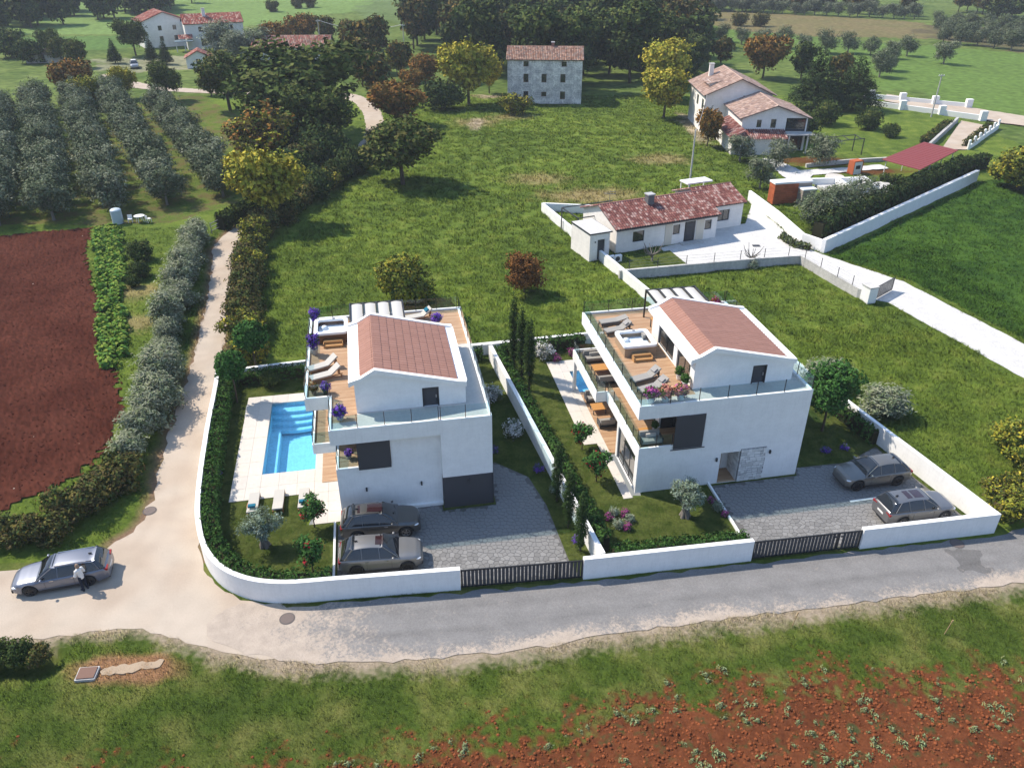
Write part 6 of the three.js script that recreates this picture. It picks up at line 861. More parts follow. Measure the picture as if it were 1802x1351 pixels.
// bungalow with gravel yard
{
  const A = 23 * PI / 180, t = thing('bungalow', 'single-storey white bungalow with mottled red tile roof on gravel yard', 'house', [11.0, 0, -79.9], A);
  const tall = mat(0.08, 0.075, 0.07, 0.8, { side: THREE.DoubleSide });
  const r = gable(t, { x0: 0, x1: 12.7, b0: 0, b1: 7.6, eave: 2.75, ridge: 4.1, axis: 'x', wall: M.render, pal: roofPal.mottled, cw: 0.3, rl: 0.4, front: [[2.0, 3.4, 0.95, 2.15], [7.0, 7.9, 1.1, 2.2], [8.5, 9.9, 0.06, 2.35], [11.1, 12.0, 1.1, 2.2]], over: 0.3, seed: 80, lights: 1, fascia: tall });
  gable(t, { x0: 12.72, x1: 17.8, b0: 2.2, b1: 8.6, eave: 2.85, ridge: 4.0, axis: 'x', wall: M.render, pal: roofPal.mottled, cw: 0.3, rl: 0.4, front: [[14.4, 16.0, 0.9, 2.2]], over: 0.3, seed: 82, lights: 2, fascia: tall });
  part(t, 'entrance_panel', bx(6.0, 6.9, 0, 2.6, -0.05, -0.001), mat(0.6, 0.55, 0.46, 0.9)); part(t, 'entrance_panel', bx(10.0, 11.0, 0, 2.6, -0.05, -0.001), mat(0.6, 0.55, 0.46, 0.9));
  const d = part(t, 'entrance_door', merge([bx(8.62, 9.78, 0.1, 2.28, 0.02, 0.1)]), M.dark, 'dark panelled entrance door'); part(d, 'panel', merge([0.4, 0.85, 1.3, 1.75].map((y) => bx(8.85, 9.5, y, y + 0.3, -0.0, 0.02))), M.shutter);
  part(t, 'doorstep', bx(7.9, 10.6, 0.02, 0.14, -0.9, -0.052), M.concrete);
  chimney(r, 5.6, 3.0, 3.4, 1.5, 0.75, mat(0.12, 0.12, 0.125, 0.8), mat(0.4, 0.4, 0.4, 0.6));
  part(r, 'gutter', merge([sbar(V(-0.2, 2.62, 0.36), V(12.6, 2.62, 0.36), 0.1, 0.09)]), M.dark);
  part(r, 'tv_antenna', merge([bar(V(1.2, 4, -4), V(1.2, 5.6, -4), 0.03), bar(V(0.5, 5.4, -4), V(1.9, 5.4, -4), 0.02), bar(V(0.6, 5.2, -4.2), V(1.8, 5.2, -3.8), 0.02)]), M.steel);
  // rear pergola frame and flat white canopy
  part(t, 'pergola_frame', merge([sbar(V(-2, 2.6, -5), V(-2, 2.6, -9), 0.1, 0.1), sbar(V(-2, 2.6, -9), V(4.5, 2.6, -9), 0.1, 0.1), sbar(V(-2, 2.6, -5), V(0, 2.6, -5), 0.1, 0.1), bx(-2.05, -1.95, 0, 2.55, 4.95, 5.05), bx(-2.05, -1.95, 0, 2.55, 8.95, 9.05)]), M.dark);
  part(t, 'flat_canopy', merge([bx(14.6, 18.2, 3.3, 3.45, 8.9, 10.6), bx(14.7, 14.8, 0, 3.3, 10.4, 10.5), bx(18, 18.1, 0, 3.3, 10.4, 10.5)]), M.whiteSmooth);
  const s = thing('garden_shed', 'small flat-roofed white shed with dark door beside the bungalow', 'shed', [8.0, 0, -77.6], A);
  part(s, 'wall', merge([wallF(0, 2.3, 0, 2.9, 0, 0.2, [[0.9, 1.75, 0.05, 2.25]]), bx(0, 2.3, 0, 2.9, 0.2, 4.2)]), M.render); part(s, 'roof', bx(-0.08, 2.55, 2.9, 3.0, -0.12, 4.3), M.frame); part(s, 'roof_gravel', bx(0, 2.47, 3.0, 3.03, -0.04, 4.22), M.driveGravel);
  const sd = part(s, 'door', bx(0.93, 1.72, 0.06, 2.22, 0.08, 0.13), M.dark); part(sd, 'handle', bx(1.6, 1.66, 1.0, 1.2, 0.03, 0.08), M.steel); part(s, 'lamp', bx(0.55, 0.67, 2.0, 2.12, -0.1, -0.002), M.dark);
}
for (const [x, z, l] of [[11.6, -76.1, 'white air conditioning unit beside the shed door'], [10.9, -75.9, 'smaller white air conditioning unit at the shed corner, in front']]) { const t = thing('air_conditioner', l, 'air conditioner', [x - 1, 0.02, z - 1], 0.4); part(t, 'housing', bx(0, 0.85, 0.12, 0.8, 0, 0.35), M.whiteSmooth); part(t, 'fan_grille', (() => { const g = new THREE.CylinderGeometry(0.26, 0.26, 0.03, 18); g.rotateX(PI / 2); g.translate(0.34, 0.46, 0.012); return plain(g); })(), M.dark); for (const a of [0.08, 0.72]) part(t, 'foot', bx(a, a + 0.06, 0, 0.12, 0.02, 0.33), M.dark); }
struct('bungalow_lawn', sheet(bungLawn, 0.12), M.lawn);
// bungalow boundary
one('plot_wall', merge([prism([[3.55, -93.9], [3.85, -94.0], [13.6, -66.0], [13.3, -65.9]], -0.05, 1.05)]), M.white, 'long straight white wall left of the bungalow plot', 'wall');
one('plot_wall', prism([[3.85, -94.0], [10.5, -93.0], [10.5, -93.3], [3.75, -94.3]], -0.05, 1.0), M.white, 'short white rear wall of the bungalow plot behind pergola frame', 'wall');
one('plot_wall', merge([lineWall([[10.6, -72.9], [25.5, -76.2], [29.6, -76.9], [32.4, -68.6], [33.2, -67.7]], 0.3, -0.05, 0.95)]), M.concrete, 'grey concrete front wall of the bungalow yard with thin posts', 'wall');
{ const L = [[11.6, -73.15], [14.5, -73.8], [17.5, -74.5], [20.4, -75.1], [23.2, -75.75], [25.8, -76.3], [28.4, -76.75], [29.9, -76.1], [30.7, -73.7], [31.5, -71.3], [32.2, -69.3]].map(([x, z]) => [x - 0.05, z - 0.15]);
  const t = thing('wire_fence', 'thin dark posts with wire along the concrete yard wall', 'fence'); for (const [x, z] of L) part(t, 'post', cyl(0.035, 0.035, 1.0, x, 0.9, z, 6), M.dark); const w = []; for (let i = 0; i + 1 < L.length; i++) for (const y of [1.25, 1.55, 1.85]) w.push(bar(V(L[i][0], y, L[i][1]), V(L[i + 1][0], y, L[i + 1][1]), 0.008, 4)); part(t, 'wire', merge(w), M.steel); }
{ const t = thing('yard_gate', 'dark sliding metal yard gate beside white gate pier', 'gate', [33.9, 0, -68.0], 0.72); part(t, 'gate_frame', merge([bx(0, 3.4, 0.1, 0.18, 0, 0.06), bx(0, 3.4, 1.3, 1.38, 0, 0.06), bx(0, 0.08, 0.18, 1.3, 0, 0.06), bx(3.32, 3.4, 0.18, 1.3, 0, 0.06)]), M.dark); for (let i = 0; i < 7; i++) part(t, 'slat', bx(0.08, 3.32, 0.24 + i * 0.15, 0.34 + i * 0.15, 0.015, 0.045), M.frame);
  const p = thing('gate_pier', 'white gate pier with concrete cap at the yard entrance', 'pillar', [32.9, 0, -67.2], 0.3); part(p, 'shaft', bx(0, 0.9, -0.05, 1.5, 0, 1.1), M.white); part(p, 'cap', bx(-0.06, 0.96, 1.5, 1.6, -0.06, 1.16), M.concrete); }
one('drain_cover', (() => { const g = new THREE.BoxGeometry(0.8, 0.02, 0.6); g.translate(26.6, 0.04, -82.2); return g; })(), M.dark, 'dark square drain cover in the gravel yard', 'drain cover');
// two-storey house with annex
{
  const t = thing('country_house', 'white two-storey country house with stepped tiled gables and glazed corner', 'house', [31.2, 0, -118.6], 0.0);
  const r = gable(t, { x0: 0, x1: 10.6, b0: 14.6, b1: 27, eave: 6.3, ridge: 8.6, axis: 'b', pal: roofPal.pale, cw: 0.33, rl: 0.45, over: 0.5, seed: 90, front: [[5.9, 7.6, 6.0 - 0.9, 6.1]], left: [[16, 17.4, 3.6, 5.2], [20, 21.4, 3.6, 5.2]], frame: M.winWood });
  chimney(r, 2.6, 24.5, 7.2, 2.2, 0.7, M.render);
  part(r, 'dormer', merge([bx(1.2, 4.2, 6.8, 7.6, 18, 21.5)]), M.render); { const o = part(r, 'dormer_tiles', tileSlope(V(0.6, 7.4, -17.6), V(0.6, 7.4, -21.9), V(4.4, 8.05, -17.6), V(4.4, 8.05, -21.9), roofPal.pale, 0.33, 0.45, 95), M.tile); o.userData.kind = 'stuff'; }
  const r2 = gable(t, { x0: 3.4, x1: 13.2, b0: 4.2, b1: 14.58, eave: 4.9, ridge: 6.6, axis: 'b', pal: roofPal.pale, cw: 0.33, rl: 0.45, over: 0.45, seed: 92, front: [[5.6, 6.3, 3.5, 4.6], [7.7, 8.5, 3.4, 4.7], [10.0, 13.0, 2.9, 4.85], [10.2, 12.9, 0.1, 2.3]], lights: 1 });
  part(t, 'porch_post', merge([bx(13.0, 13.2, 0, 2.7, 2.5, 2.7), bx(10.2, 10.4, 0, 2.7, 2.5, 2.7)]), M.render); part(t, 'porch_slab', bx(9.9, 14.0, 2.7, 2.86, 2.3, 4.19), M.concrete);
  part(t, 'annex', merge([bx(3.9, 9.6, 0, 2.3, 1.8, 4.19), bx(1.6, 3.39, 0, 2.3, 4.3, 12), bx(1.6, 3.9, 0, 2.3, 1.8, 4.19)]), M.render);
  for (const [A, B, D, C, s] of [[V(3.4, 2.4, -1.4), V(9.9, 2.4, -1.4), V(3.4, 3.2, -4.18), V(9.9, 3.2, -4.18), 96], [V(1.2, 2.5, -1.4), V(1.2, 2.5, -12.2), V(3.39, 3.6, -1.4), V(3.39, 3.6, -12.2), 97]]) { const o = part(t, 'lean_to_tiles', tileSlope(A, B, D, C, roofPal.mottled, 0.33, 0.45, s), M.tile); o.userData.kind = 'stuff'; }
  part(t, 'drainpipe', merge([bar(V(-0.1, 0, -14.5), V(-0.1, 6.1, -14.5), 0.06), bar(V(13.35, 2.9, -4.1), V(13.35, 4.6, -4.1), 0.06)]), M.dark); part(t, 'air_conditioner', bx(4.3, 5.1, 5.0 - 0.2, 5.4, 14.3, 14.59), M.whiteSmooth);
}
one('rose_trellis', merge([sbar(V(45.2, 2.4, -118), V(52.5, 2.4, -120.5), 0.1, 0.1), sbar(V(45.2, 2.4, -120.5), V(52.0, 2.4, -122.8), 0.1, 0.1), ...[[45.2, -118], [52.5, -120.5], [45.2, -120.5], [52, -122.8]].map(([x, z]) => bx(x - 0.06, x + 0.06, 0, 2.4, -z - 0.06, -z + 0.06)), ...[0, 1, 2, 3].map((i) => sbar(V(45.6 + i * 2.1, 2.46, -118.1 - i * 0.75), V(45.6 + i * 2.1, 2.46, -120.6 - i * 0.75), 0.08, 0.08))]), M.dark, 'dark open pergola frame right of the two-storey country house', 'pergola');
// red-roofed open shelter
{
  const t = thing('open_shelter', 'open garden shelter with flat sloping dark red sheet roof on thin posts', 'shelter', [0, 0, 0], 0); const c = [[49.8, -107.5], [52.7, -102.4], [62.4, -112.3], [59.7, -117]];
  part(t, 'roof', merge([prism(c, 2.66, 2.76)]), mat(0.2, 0.035, 0.035, 0.7)); const ribs = []; for (let i = 1; i < 16; i++) { const f = i / 16; ribs.push(sbar(V(c[0][0] + (c[3][0] - c[0][0]) * f, 2.775, c[0][1] + (c[3][1] - c[0][1]) * f), V(c[1][0] + (c[2][0] - c[1][0]) * f, 2.775, c[1][1] + (c[2][1] - c[1][1]) * f), 0.05, 0.03)); } part(t, 'roof_ribs', merge(ribs), mat(0.19, 0.033, 0.033, 0.7));
  for (const [x, z] of [[50.4, -107.4], [53, -103.2], [61.8, -112.3], [59.5, -116.2], [55.9, -106.4], [58.8, -109.3], [54.9, -111.8]]) part(t, 'post', cyl(0.06, 0.06, 2.66, x, 0, z, 8), M.whiteSmooth);
  for (const [x, z, m, l] of [[57.5, -107.4, mat(0.5, 0.48, 0.45, 0.7), 'pale garden table piled with things under the red shelter'], [59.5, -109.6, mat(0.35, 0.06, 0.04, 0.7), 'red bench under the red shelter']]) { const g = thing(l.startsWith('red') ? 'bench' : 'garden_table', l, l.startsWith('red') ? 'bench' : 'table', [x, 0, z], -0.8); part(g, 'top', bx(-0.9, 0.9, 0.68, 0.75, -0.4, 0.4), m); for (const [a, b] of [[-0.8, -0.3], [0.8, -0.3], [-0.8, 0.3], [0.8, 0.3]]) part(g, 'leg', bx(a - 0.04, a + 0.04, 0, 0.68, b - 0.04, b + 0.04), m); }
}
// unfinished brick block and concrete slabs
{
  const t = thing('unfinished_brick_wall', 'unfinished orange hollow-brick block with white concrete top', 'wall', [32.4, 0, -96.6], 0.2); const bm = [0.9, 1, 1.1].map((k) => mat(0.42 * k, 0.115 * k, 0.05 * k, 0.9)); rnd = mulberry(13);
  part(t, 'core', merge([bx(0.03, 5.0, 0, 2.5, 0.03, 1.4), bx(3.2, 5.0, 0, 1.9, -1.2, 0.03)]), mat(0.3, 0.26, 0.22, 0.95));
  const fr = []; for (let r = 0; r < 10; r++) for (let x = r % 2 ? -0.2 : 0; x < 5; x += 0.45) { const a = Math.max(0, x) + 0.012, b = Math.min(5, x + 0.45) - 0.012; if (b - a > 0.05 && a < 3.2) part(t, 'brick', bx(a, Math.min(b, 3.19), r * 0.25 + 0.01, r * 0.25 + 0.24, -rr(0.0, 0.015), 0.029), pick(bm)); }
  for (let r = 0; r < 10; r++) for (let b = r % 2 ? -0.2 : 0; b < 1.4; b += 0.45) part(t, 'brick', bx(-rr(0, 0.012), 0.029, r * 0.25 + 0.01, r * 0.25 + 0.24, Math.max(0.03, b) + 0.012, Math.min(1.4, b + 0.45) - 0.012), pick(bm));
  part(t, 'concrete_top', merge([bx(-0.05, 5.05, 2.5, 2.72, -0.03, 1.45), bx(3.15, 5.05, 1.9, 2.05, -1.25, -0.031)]), M.whiteSmooth);
  const s = thing('concrete_foundation', 'low white concrete foundation walls and slab behind the olive bush', 'foundation', [38.2, 0, -99.2], 0.1);
  part(s, 'slab', bx(2.5, 12.5, 0, 0.35, -1.5, 5.0), M.concrete); part(s, 'wall', merge([bx(0, 9.0, 0.35, 1.1, 4.6, 5.0), bx(0, 0.4, 0, 1.1, 0, 4.6), bx(5, 5.3, 0.35, 1.3, 0.5, 4.6), bx(8.7, 9, 0.35, 1.3, 0.5, 4.6), bx(5.3, 8.7, 0.35, 1.3, 0.5, 0.8)]), M.whiteSmooth);
  const f = thing('brick_barbecue', 'small orange-edged white brick oven standing on the garden lawn', 'oven', [47.3, 0, -109.8], 0.4); part(f, 'body', bx(0, 1.4, 0, 1.7, 0, 1.0), M.whiteSmooth); part(f, 'brick_edge', merge([bx(-0.1, 0, 0, 1.8, -0.05, 1.05), bx(1.4, 1.5, 0, 1.8, -0.05, 1.05), bx(0, 1.4, 1.7, 1.85, -0.05, 1.05)]), bm[1]); part(f, 'fire_opening', bx(0.3, 1.1, 0.7, 1.2, -0.02, -0.001), M.dark);
  one('stone_round', (() => { const g = new THREE.CylinderGeometry(1.2, 1.3, 0.25, 20); g.translate(44.3, 0.12, -108.4); return g; })(), M.deckStone, 'round pale stone disc on the garden lawn', 'stone');
}
// long white wall below the tall hedge, and hedge
one('plot_wall', prism([[32.9, -80.3], [33.2, -80.0], [62.9, -106.6], [62.6, -106.95]], -0.1, 1.5), M.white, 'long white garden wall under the tall dark hedge beside green crop', 'wall');
hedge('tall_hedge', [[33.1, -82.6], [47.0, -95.0], [61.3, -107.9]], 1.9, 3.1, { pal: PAL.dark.concat([[0.06, 0.075, 0.025]]), leaf: 0.17, density: 90, seed: 58, label: 'tall dark hedge running above the long white garden wall' });
hedge('tall_hedge', [[49.5, -106], [56, -101.8]], 1.2, 1.3, { pal: PAL.dark.concat(PAL.oak), leaf: 0.15, density: 60, seed: 59, label: 'low dark hedge in front of the red-roofed shelter' });
hedge('tall_hedge', [[62.0, -110.6], [67.5, -113.5]], 1.6, 2.0, { pal: PAL.dark, leaf: 0.16, density: 60, seed: 60, label: 'dark hedge block right behind the red-roofed shelter' });
one('plot_wall', lineWall([[30.0, -98.2], [31.2, -90], [31.8, -82.6], [33.2, -80.6]].reverse(), 0.3, -0.05, 1.3), M.white, 'ivy-patched white wall right of the bungalow gravel yard', 'wall');
hedge('yard_hedge', [[30.0, -84.6], [30.6, -82.0], [32.0, -80.9]], 0.7, 0.7, { pal: PAL.oak.concat(PAL.olive), leaf: 0.12, density: 50, seed: 66, label: 'row of low shrubs along the yard wall end' });
// ranch-style white walls by the farm track
{ const seg = (a, b, name, label, posts) => { const t = thing(name, label, 'wall'); part(t, 'low_wall', sbar(V(a[0], 0.4, a[1]), V(b[0], 0.4, b[1]), 0.35, 0.9), M.white); for (let i = 0; i < posts; i++) { const f = i / (posts - 1), x = a[0] + (b[0] - a[0]) * f, z = a[1] + (b[1] - a[1]) * f; part(t, 'pier', bx(x - 0.55, x + 0.55, -0.05, 1.6, -z - 0.4, -z + 0.4), M.white); } };
  seg([67.2, -157.5], [82.6, -143.8], 'stepped_wall', 'stepped white wall with piers on the garden side of the farm track', 4); seg([70.5, -163.2], [85.2, -154.2], 'stepped_wall', 'stepped white wall with piers on the meadow side of the farm track', 4);
  const t = thing('post_fence', 'low white wall with rounded posts beside the entrance strip', 'wall'); const a = [70.0, -123.4], b = [82.0, -137.6]; part(t, 'low_wall', sbar(V(a[0], 0.35, a[1]), V(b[0], 0.35, b[1]), 0.35, 0.8), M.white); for (let i = 0; i < 7; i++) { const f = i / 6; part(t, 'post', merge([cyl(0.2, 0.2, 1.3, a[0] + (b[0] - a[0]) * f, 0, a[1] + (b[1] - a[1]) * f, 10), ball(0.22, a[0] + (b[0] - a[0]) * f, 1.35, a[1] + (b[1] - a[1]) * f)]), M.white); }
  one('plot_wall', sbar(V(64.5, 0.35, -124.5), V(77.5, 0.35, -142.5), 0.4, 0.9), M.concrete, 'grey concrete kerb wall along the garden entrance strip', 'wall');
  struct('entrance_strip', sheet([[66, -123.5], [69.5, -123], [82, -138], [78.5, -143]], 0.14), M.gravel);
  one('garden_wall', lineWall([[42, -113.3], [48.8, -115.6], [56, -117]], 0.35, 0, 0.55), M.concrete, 'low curved stone wall between garden path and lawn', 'wall'); }
// far farmhouse, barn, small house
{
  const t = thing('farmhouse', 'large pale farmhouse with bright red tiled roofs beyond the olive orchard', 'house', [-99, 0, -231], 0.58);
  const w = []; for (const x of [4.2, 8.0]) for (const y of [1.6, 4.2]) w.push([x, x + 0.95, y, y + 1.2]);
  const r = gable(t, { x0: 0, x1: 12, b0: 0, b1: 10, eave: 6.4, ridge: 8.6, axis: 'b', wall: M.render, pal: roofPal.red, cw: 0.4, rl: 0.6, front: w, over: 0.3, seed: 100 });
  const t2 = thing('farmhouse', 'white wing of the red-roofed farmhouse with arched and shuttered windows', 'house', [-86.5, 0, -228.5], 0.42);
  const r2 = gable(t2, { x0: 0, x1: 15, b0: 0, b1: 8, eave: 6.3, ridge: 8.2, axis: 'x', wall: M.render, pal: roofPal.red, cw: 0.4, rl: 0.6, front: [[3.4, 4.6, 4.3, 5.5], [3.6, 5, 0.8, 2.6], [7, 8.3, 2.0, 3.4], [7.2, 7.9, 4.6, 5.4], [11.6, 12.4, 4.7, 5.7], [11.8, 12.8, 2.0, 3.6]], over: 0.3, seed: 103 });
  chimney(r2, 5.6, 3, 7.2, 2.4, 0.8, M.render);
  part(t2, 'porch_roof', merge([bx(-3.2, 1.4, 2.4, 2.55, -3.2, -0.4)]), mat(0.1, 0.16, 0.2, 0.6)); { const o = part(t2, 'porch_tiles', tileSlope(V(-2, 2.9, 1.6), V(1.6, 2.9, 1.6), V(-2, 3.8, 0.1), V(1.6, 3.8, 0.1), roofPal.red, 0.4, 0.6, 109), M.tile); o.userData.kind = 'stuff'; }
  for (const x of [-3, -0.9, 1.2]) part(t2, 'porch_post', bx(x - 0.1, x + 0.1, 0, 2.4, -3.1, -2.9), M.render);
  const b = thing('barn', 'long low barn with weathered red tile roof behind the oak trees', 'barn', [-63.5, 0, -209], 0.06); gable(b, { x0: 0, x1: 18.5, b0: 0, b1: 9, eave: 3.2, ridge: 5.2, axis: 'x', wall: M.render, pal: roofPal.old.concat(roofPal.red), cw: 0.4, rl: 0.6, over: 0.4, seed: 105, front: [[5, 6, 1, 2.2], [11, 13, 0.1, 2.4]] });
  const s = thing('outbuilding', 'small white outbuilding with bright red hipped tiles near the orchard', 'house', [-76.2, 0, -198.4], 0.3); gable(s, { x0: 0, x1: 5.5, b0: 0, b1: 5, eave: 2.3, ridge: 3.7, axis: 'b', wall: M.render, pal: roofPal.red, cw: 0.4, rl: 0.6, over: 0.3, seed: 107, front: [[2.2, 3.2, 0.1, 2]] });
  const q = thing('outbuilding', 'low pink-roofed shed at the left end of the farmhouse yard', 'shed', [-118, 0, -206], 0.2); gable(q, { x0: 0, x1: 9, b0: 0, b1: 4, eave: 2, ridge: 2.8, axis: 'x', wall: M.renderOld, pal: roofPal.pale, cw: 0.4, rl: 0.6, over: 0.3, seed: 108, front: [[3, 4.4, 0.1, 1.8]] });
}
// ---------------------------------------------------------------- poles, small things
function pole(x, z, h, label, cross = true) { const t = thing('utility_pole', label, 'pole', [x, 0, z]); part(t, 'mast', merge([limb([[0, -0.1, 0], [0.01, h * 0.5, 0], [0, h, 0]], 0.14, 0.09, 8)]), M.concrete); if (cross) part(t, 'crossarm', bx(-0.5, 0.5, h - 0.35, h - 0.22, -0.06, 0.06), M.concrete); for (const a of cross ? [-0.4, 0.4] : [0]) part(t, 'insulator', cyl(0.05, 0.04, 0.16, a, h - (cross ? 0.22 : 0), 0, 8), M.whiteSmooth); }
pole(23.3, -103.2, 7.5, 'grey utility pole standing in the meadow behind the bungalow', false); pole(75, -146.8, 7.2, 'concrete utility pole beside the stepped white wall'); pole(-51, -228, 7.4, 'white utility pole rising at the barn gable'); pole(-28, -222, 7.0, 'white utility pole in front of the dense wood');
{ const sag = (a, b, s, r, label) => { const p = []; for (let i = 0; i <= 20; i++) { const f = i / 20, q = a.clone().lerp(b, f); q.y -= s * 4 * f * (1 - f); p.push(q); } one('overhead_cable', plain(new THREE.TubeGeometry(new THREE.CatmullRomCurve3(p), 40, r, 5)), mat(0.5, 0.5, 0.5, 0.6), label, 'cable'); };
  sag(V(-51, 7.4, -228), V(-28, 7.0, -222), 1.6, 0.06, 'pale sagging overhead cable between the two poles at the wood'); sag(V(23.3, 7.4, -103.2), V(31.2, 6.4, -133), 0.8, 0.025, 'thin overhead cable from meadow pole to the two-storey house'); }
{ const t = thing('water_tank', 'upright pale blue-grey cylindrical tank at the vegetable plot', 'tank', [-46, 0, -89.6]); part(t, 'body', cyl(0.62, 0.62, 1.5, 0, 0.05, 0, 20), mat(0.42, 0.5, 0.55, 0.5)); part(t, 'lid', (() => { const g = new THREE.SphereGeometry(0.62, 20, 8, 0, 2 * PI, 0, PI / 2); g.scale(1, 0.45, 1); g.translate(0, 1.55, 0); return plain(g); })(), mat(0.46, 0.54, 0.58, 0.5)); part(t, 'pipe', cyl(0.05, 0.05, 0.5, 0.7, 0, 0.1, 8), M.steel); }
{ const pl = mat(0.78, 0.78, 0.77, 0.4), t = thing('plastic_table', 'round white plastic garden table beside the water tank', 'table', [-43.7, 0, -90.2]); part(t, 'tabletop', cyl(0.6, 0.6, 0.05, 0, 0.68, 0, 18), pl); for (let i = 0; i < 4; i++) part(t, 'leg', bar(V(Math.cos(i * PI / 2) * 0.45, 0, Math.sin(i * PI / 2) * 0.45), V(Math.cos(i * PI / 2) * 0.3, 0.7, Math.sin(i * PI / 2) * 0.3), 0.035), pl);
  for (const [x, z, r] of [[-44.7, -89.9, 0.3], [-42.6, -90.0, 2.5]]) { const c = thing('plastic_chair', 'white plastic garden chair by the round white table', 'chair', [x, 0, z], r, 'white plastic chairs at the water tank'); part(c, 'seat', bx(-0.25, 0.25, 0.42, 0.46, -0.25, 0.25), pl); part(c, 'backrest', bx(-0.25, 0.25, 0.46, 0.88, 0.21, 0.25), pl); for (const [a, b] of [[-0.22, -0.22], [0.22, -0.22], [-0.22, 0.22], [0.22, 0.22]]) part(c, 'leg', bx(a - 0.025, a + 0.025, 0, 0.42, b - 0.025, b + 0.025), pl); } }
{ const t = thing('field_gate', 'rusty tubular metal field gate standing open beside the lane', 'gate', [-33.9, 0, -86.0], 1.25); const gm = mat(0.3, 0.31, 0.3, 0.6); part(t, 'rail', merge([0.35, 0.8, 1.2].map((y) => bar(V(0, y, 0), V(3.4, y, 0), 0.035))), gm); for (const x of [0, 1.7, 3.4]) part(t, 'post', bar(V(x, 0, 0), V(x, 1.3, 0), 0.045), gm); }
for (const [x, z, l] of [[-21.9, -37.5, 'round iron manhole cover in the gravel lane near estate car'], [-11.5, -28.95, 'round iron manhole cover in the asphalt before the curved wall'], [25.5, -34.6, 'round iron manhole cover in asphalt near the corner wall']]) { const t = thing('manhole_cover', l, 'manhole cover', [x, 0.026, z]); part(t, 'ring', cyl(0.4, 0.4, 0.014, 0, 0, 0, 24), mat(0.1, 0.085, 0.08, 0.8)); part(t, 'lid', cyl(0.33, 0.33, 0.02, 0, 0, 0, 24), bumped(mat(0.13, 0.1, 0.09, 0.7), 8, 0.01)); }
{ const t = thing('drain_box', 'rusty square metal lid on concrete culvert in the roadside grass', 'drain cover', [-20.1, 0.05, -25.45], 0.1); part(t, 'lid', bx(-0.4, 0.4, 0.1, 0.15, -0.32, 0.32), mat(0.16, 0.085, 0.06, 0.8)); part(t, 'frame', bx(-0.46, 0.46, -0.1, 0.1, -0.38, 0.38), M.concrete); one('culvert_slab', prism(ragged([[-19.4, -25.3], [-16.9, -25.9], [-16.8, -26.3], [-18.4, -26.1], [-19.5, -25.8]], 0.2, 0.12, 2), -0.15, 0.07), bumped(mat(0.4, 0.31, 0.22, 0.95), 2, 0.02), 'pale broken culvert slab lying in bare earth by the rusty lid', 'slab'); }
for (const [x, z, l] of [[14.2, -28.5, 'thin wooden marker stake at the road verge by gate'], [21.7, -28.0, 'thin wooden marker stake in the grass right of the verge']]) one('marker_stake', merge([bar(V(0, -0.05, 0), V(0.12, 0.95, 0.04), 0.022, 6), bar(V(0.1, 0.85, 0.04), V(0.13, 0.99, 0.05), 0.035, 6)]), mat(0.36, 0.25, 0.14, 0.9), l, 'stake', [x, 0, z]);
for (const [x, z, r] of [[-37.5, -139, 0.5]]) { const t = thing('stone_pile', 'heap of grey stones in the shade under the big oak', 'stones', [x, 0, z], r); rnd = mulberry(99); for (let i = 0; i < 9; i++) { const g = new THREE.IcosahedronGeometry(rr(0.5, 0.9), 1); g.scale(1.3, 0.8, 1); g.translate(rr(-2, 2), rr(0.2, 0.8), rr(-1, 1)); part(t, 'stone', plain(g), M.concrete); } }

// ---------------------------------------------------------------- trees and scrub of the countryside
const inView = (x, z, m = 8) => z < -12 && Math.abs(x) < -z * 0.76 + m + 10;
{ // olive orchard in rows
  rnd = mulberry(201); const d = [-0.48, -0.877], p = [0.877, -0.48], spots = [];
  for (const q of [-34, -28, -22, -15.8, -9.4, -3.6, 2.5, 8.7, 15.6]) for (let t = 105.5 + (q < -9 ? 1 : 0); t < (q > 10 ? 160 : 176); t += 4.4) { const x = p[0] * q + d[0] * t + rr(-0.3, 0.3), z = p[1] * q + d[1] * t + rr(-0.3, 0.3); if (inView(x, z, 2)) spots.push([x, z]); }
  spots.forEach(([x, z], i) => { const s = rr(0.9, 1.02); plant(i % 3 === 1 ? 'oliveB' : 'oliveA', 'orchard_olive', 'grey-green olive tree in the rows of the orchard', 'tree', [x, -0.05, z], rr(0, 6.28), [s, s * rr(0.95, 1.1), s], 'olive trees of the orchard rows'); });
}
// named trees
plant('yellowTree', 'autumn_tree', 'bright yellow-green tree at the bend of the gravel lane', 'tree', [-27.9, 0, -89.2], 0.4, [1.15, 1.08, 1.15]);
plant('yellowTree', 'autumn_tree', 'golden yellow tree behind the lane bend tree, under the big oaks', 'tree', [-36, 0, -117], 2.2, [1.35, 1.0, 1.35]).children[1].geometry = leaves({ lobes: lobesRound(3.4, 8.2, 1.0, 10, 225), clumps: 700, per: 9, leaf: 0.24, spread: 0.6, pal: PAL.yellow.concat(PAL.orange, PAL.mixed), aspect: 0.6, shell: 0.55, up: 0.4, seed: 235 });
plant('oakA', 'oak_tree', 'broad spreading dark oak over the shaded lane', 'tree', [-35, 0, -133], 0.2, [1.95, 1.22, 1.6]);
plant('oakB', 'oak_tree', 'dense rounded oak standing behind the olive orchard end', 'tree', [-52, 0, -152], 1.2, [1.25, 1.02, 1.15]);
plant('oakB', 'oak_tree', 'dark green oak on the meadow edge beside the lane hedge', 'tree', [-14.6, 0, -105.5], 2.4, [1.2, 0.86, 1.15]);
plant('oakA', 'oak_tree', 'dark oak crowding the lane between the big oak and orchard', 'tree', [-28.8, 0, -124], 3.4, [1.0, 0.8, 1.0]);
plant('orangeTree', 'autumn_tree', 'rusty orange tree above the lane gap left of the stone house', 'tree', [-19.6, 0, -139.5], 0.6, [1.35, 1.05, 1.3]);
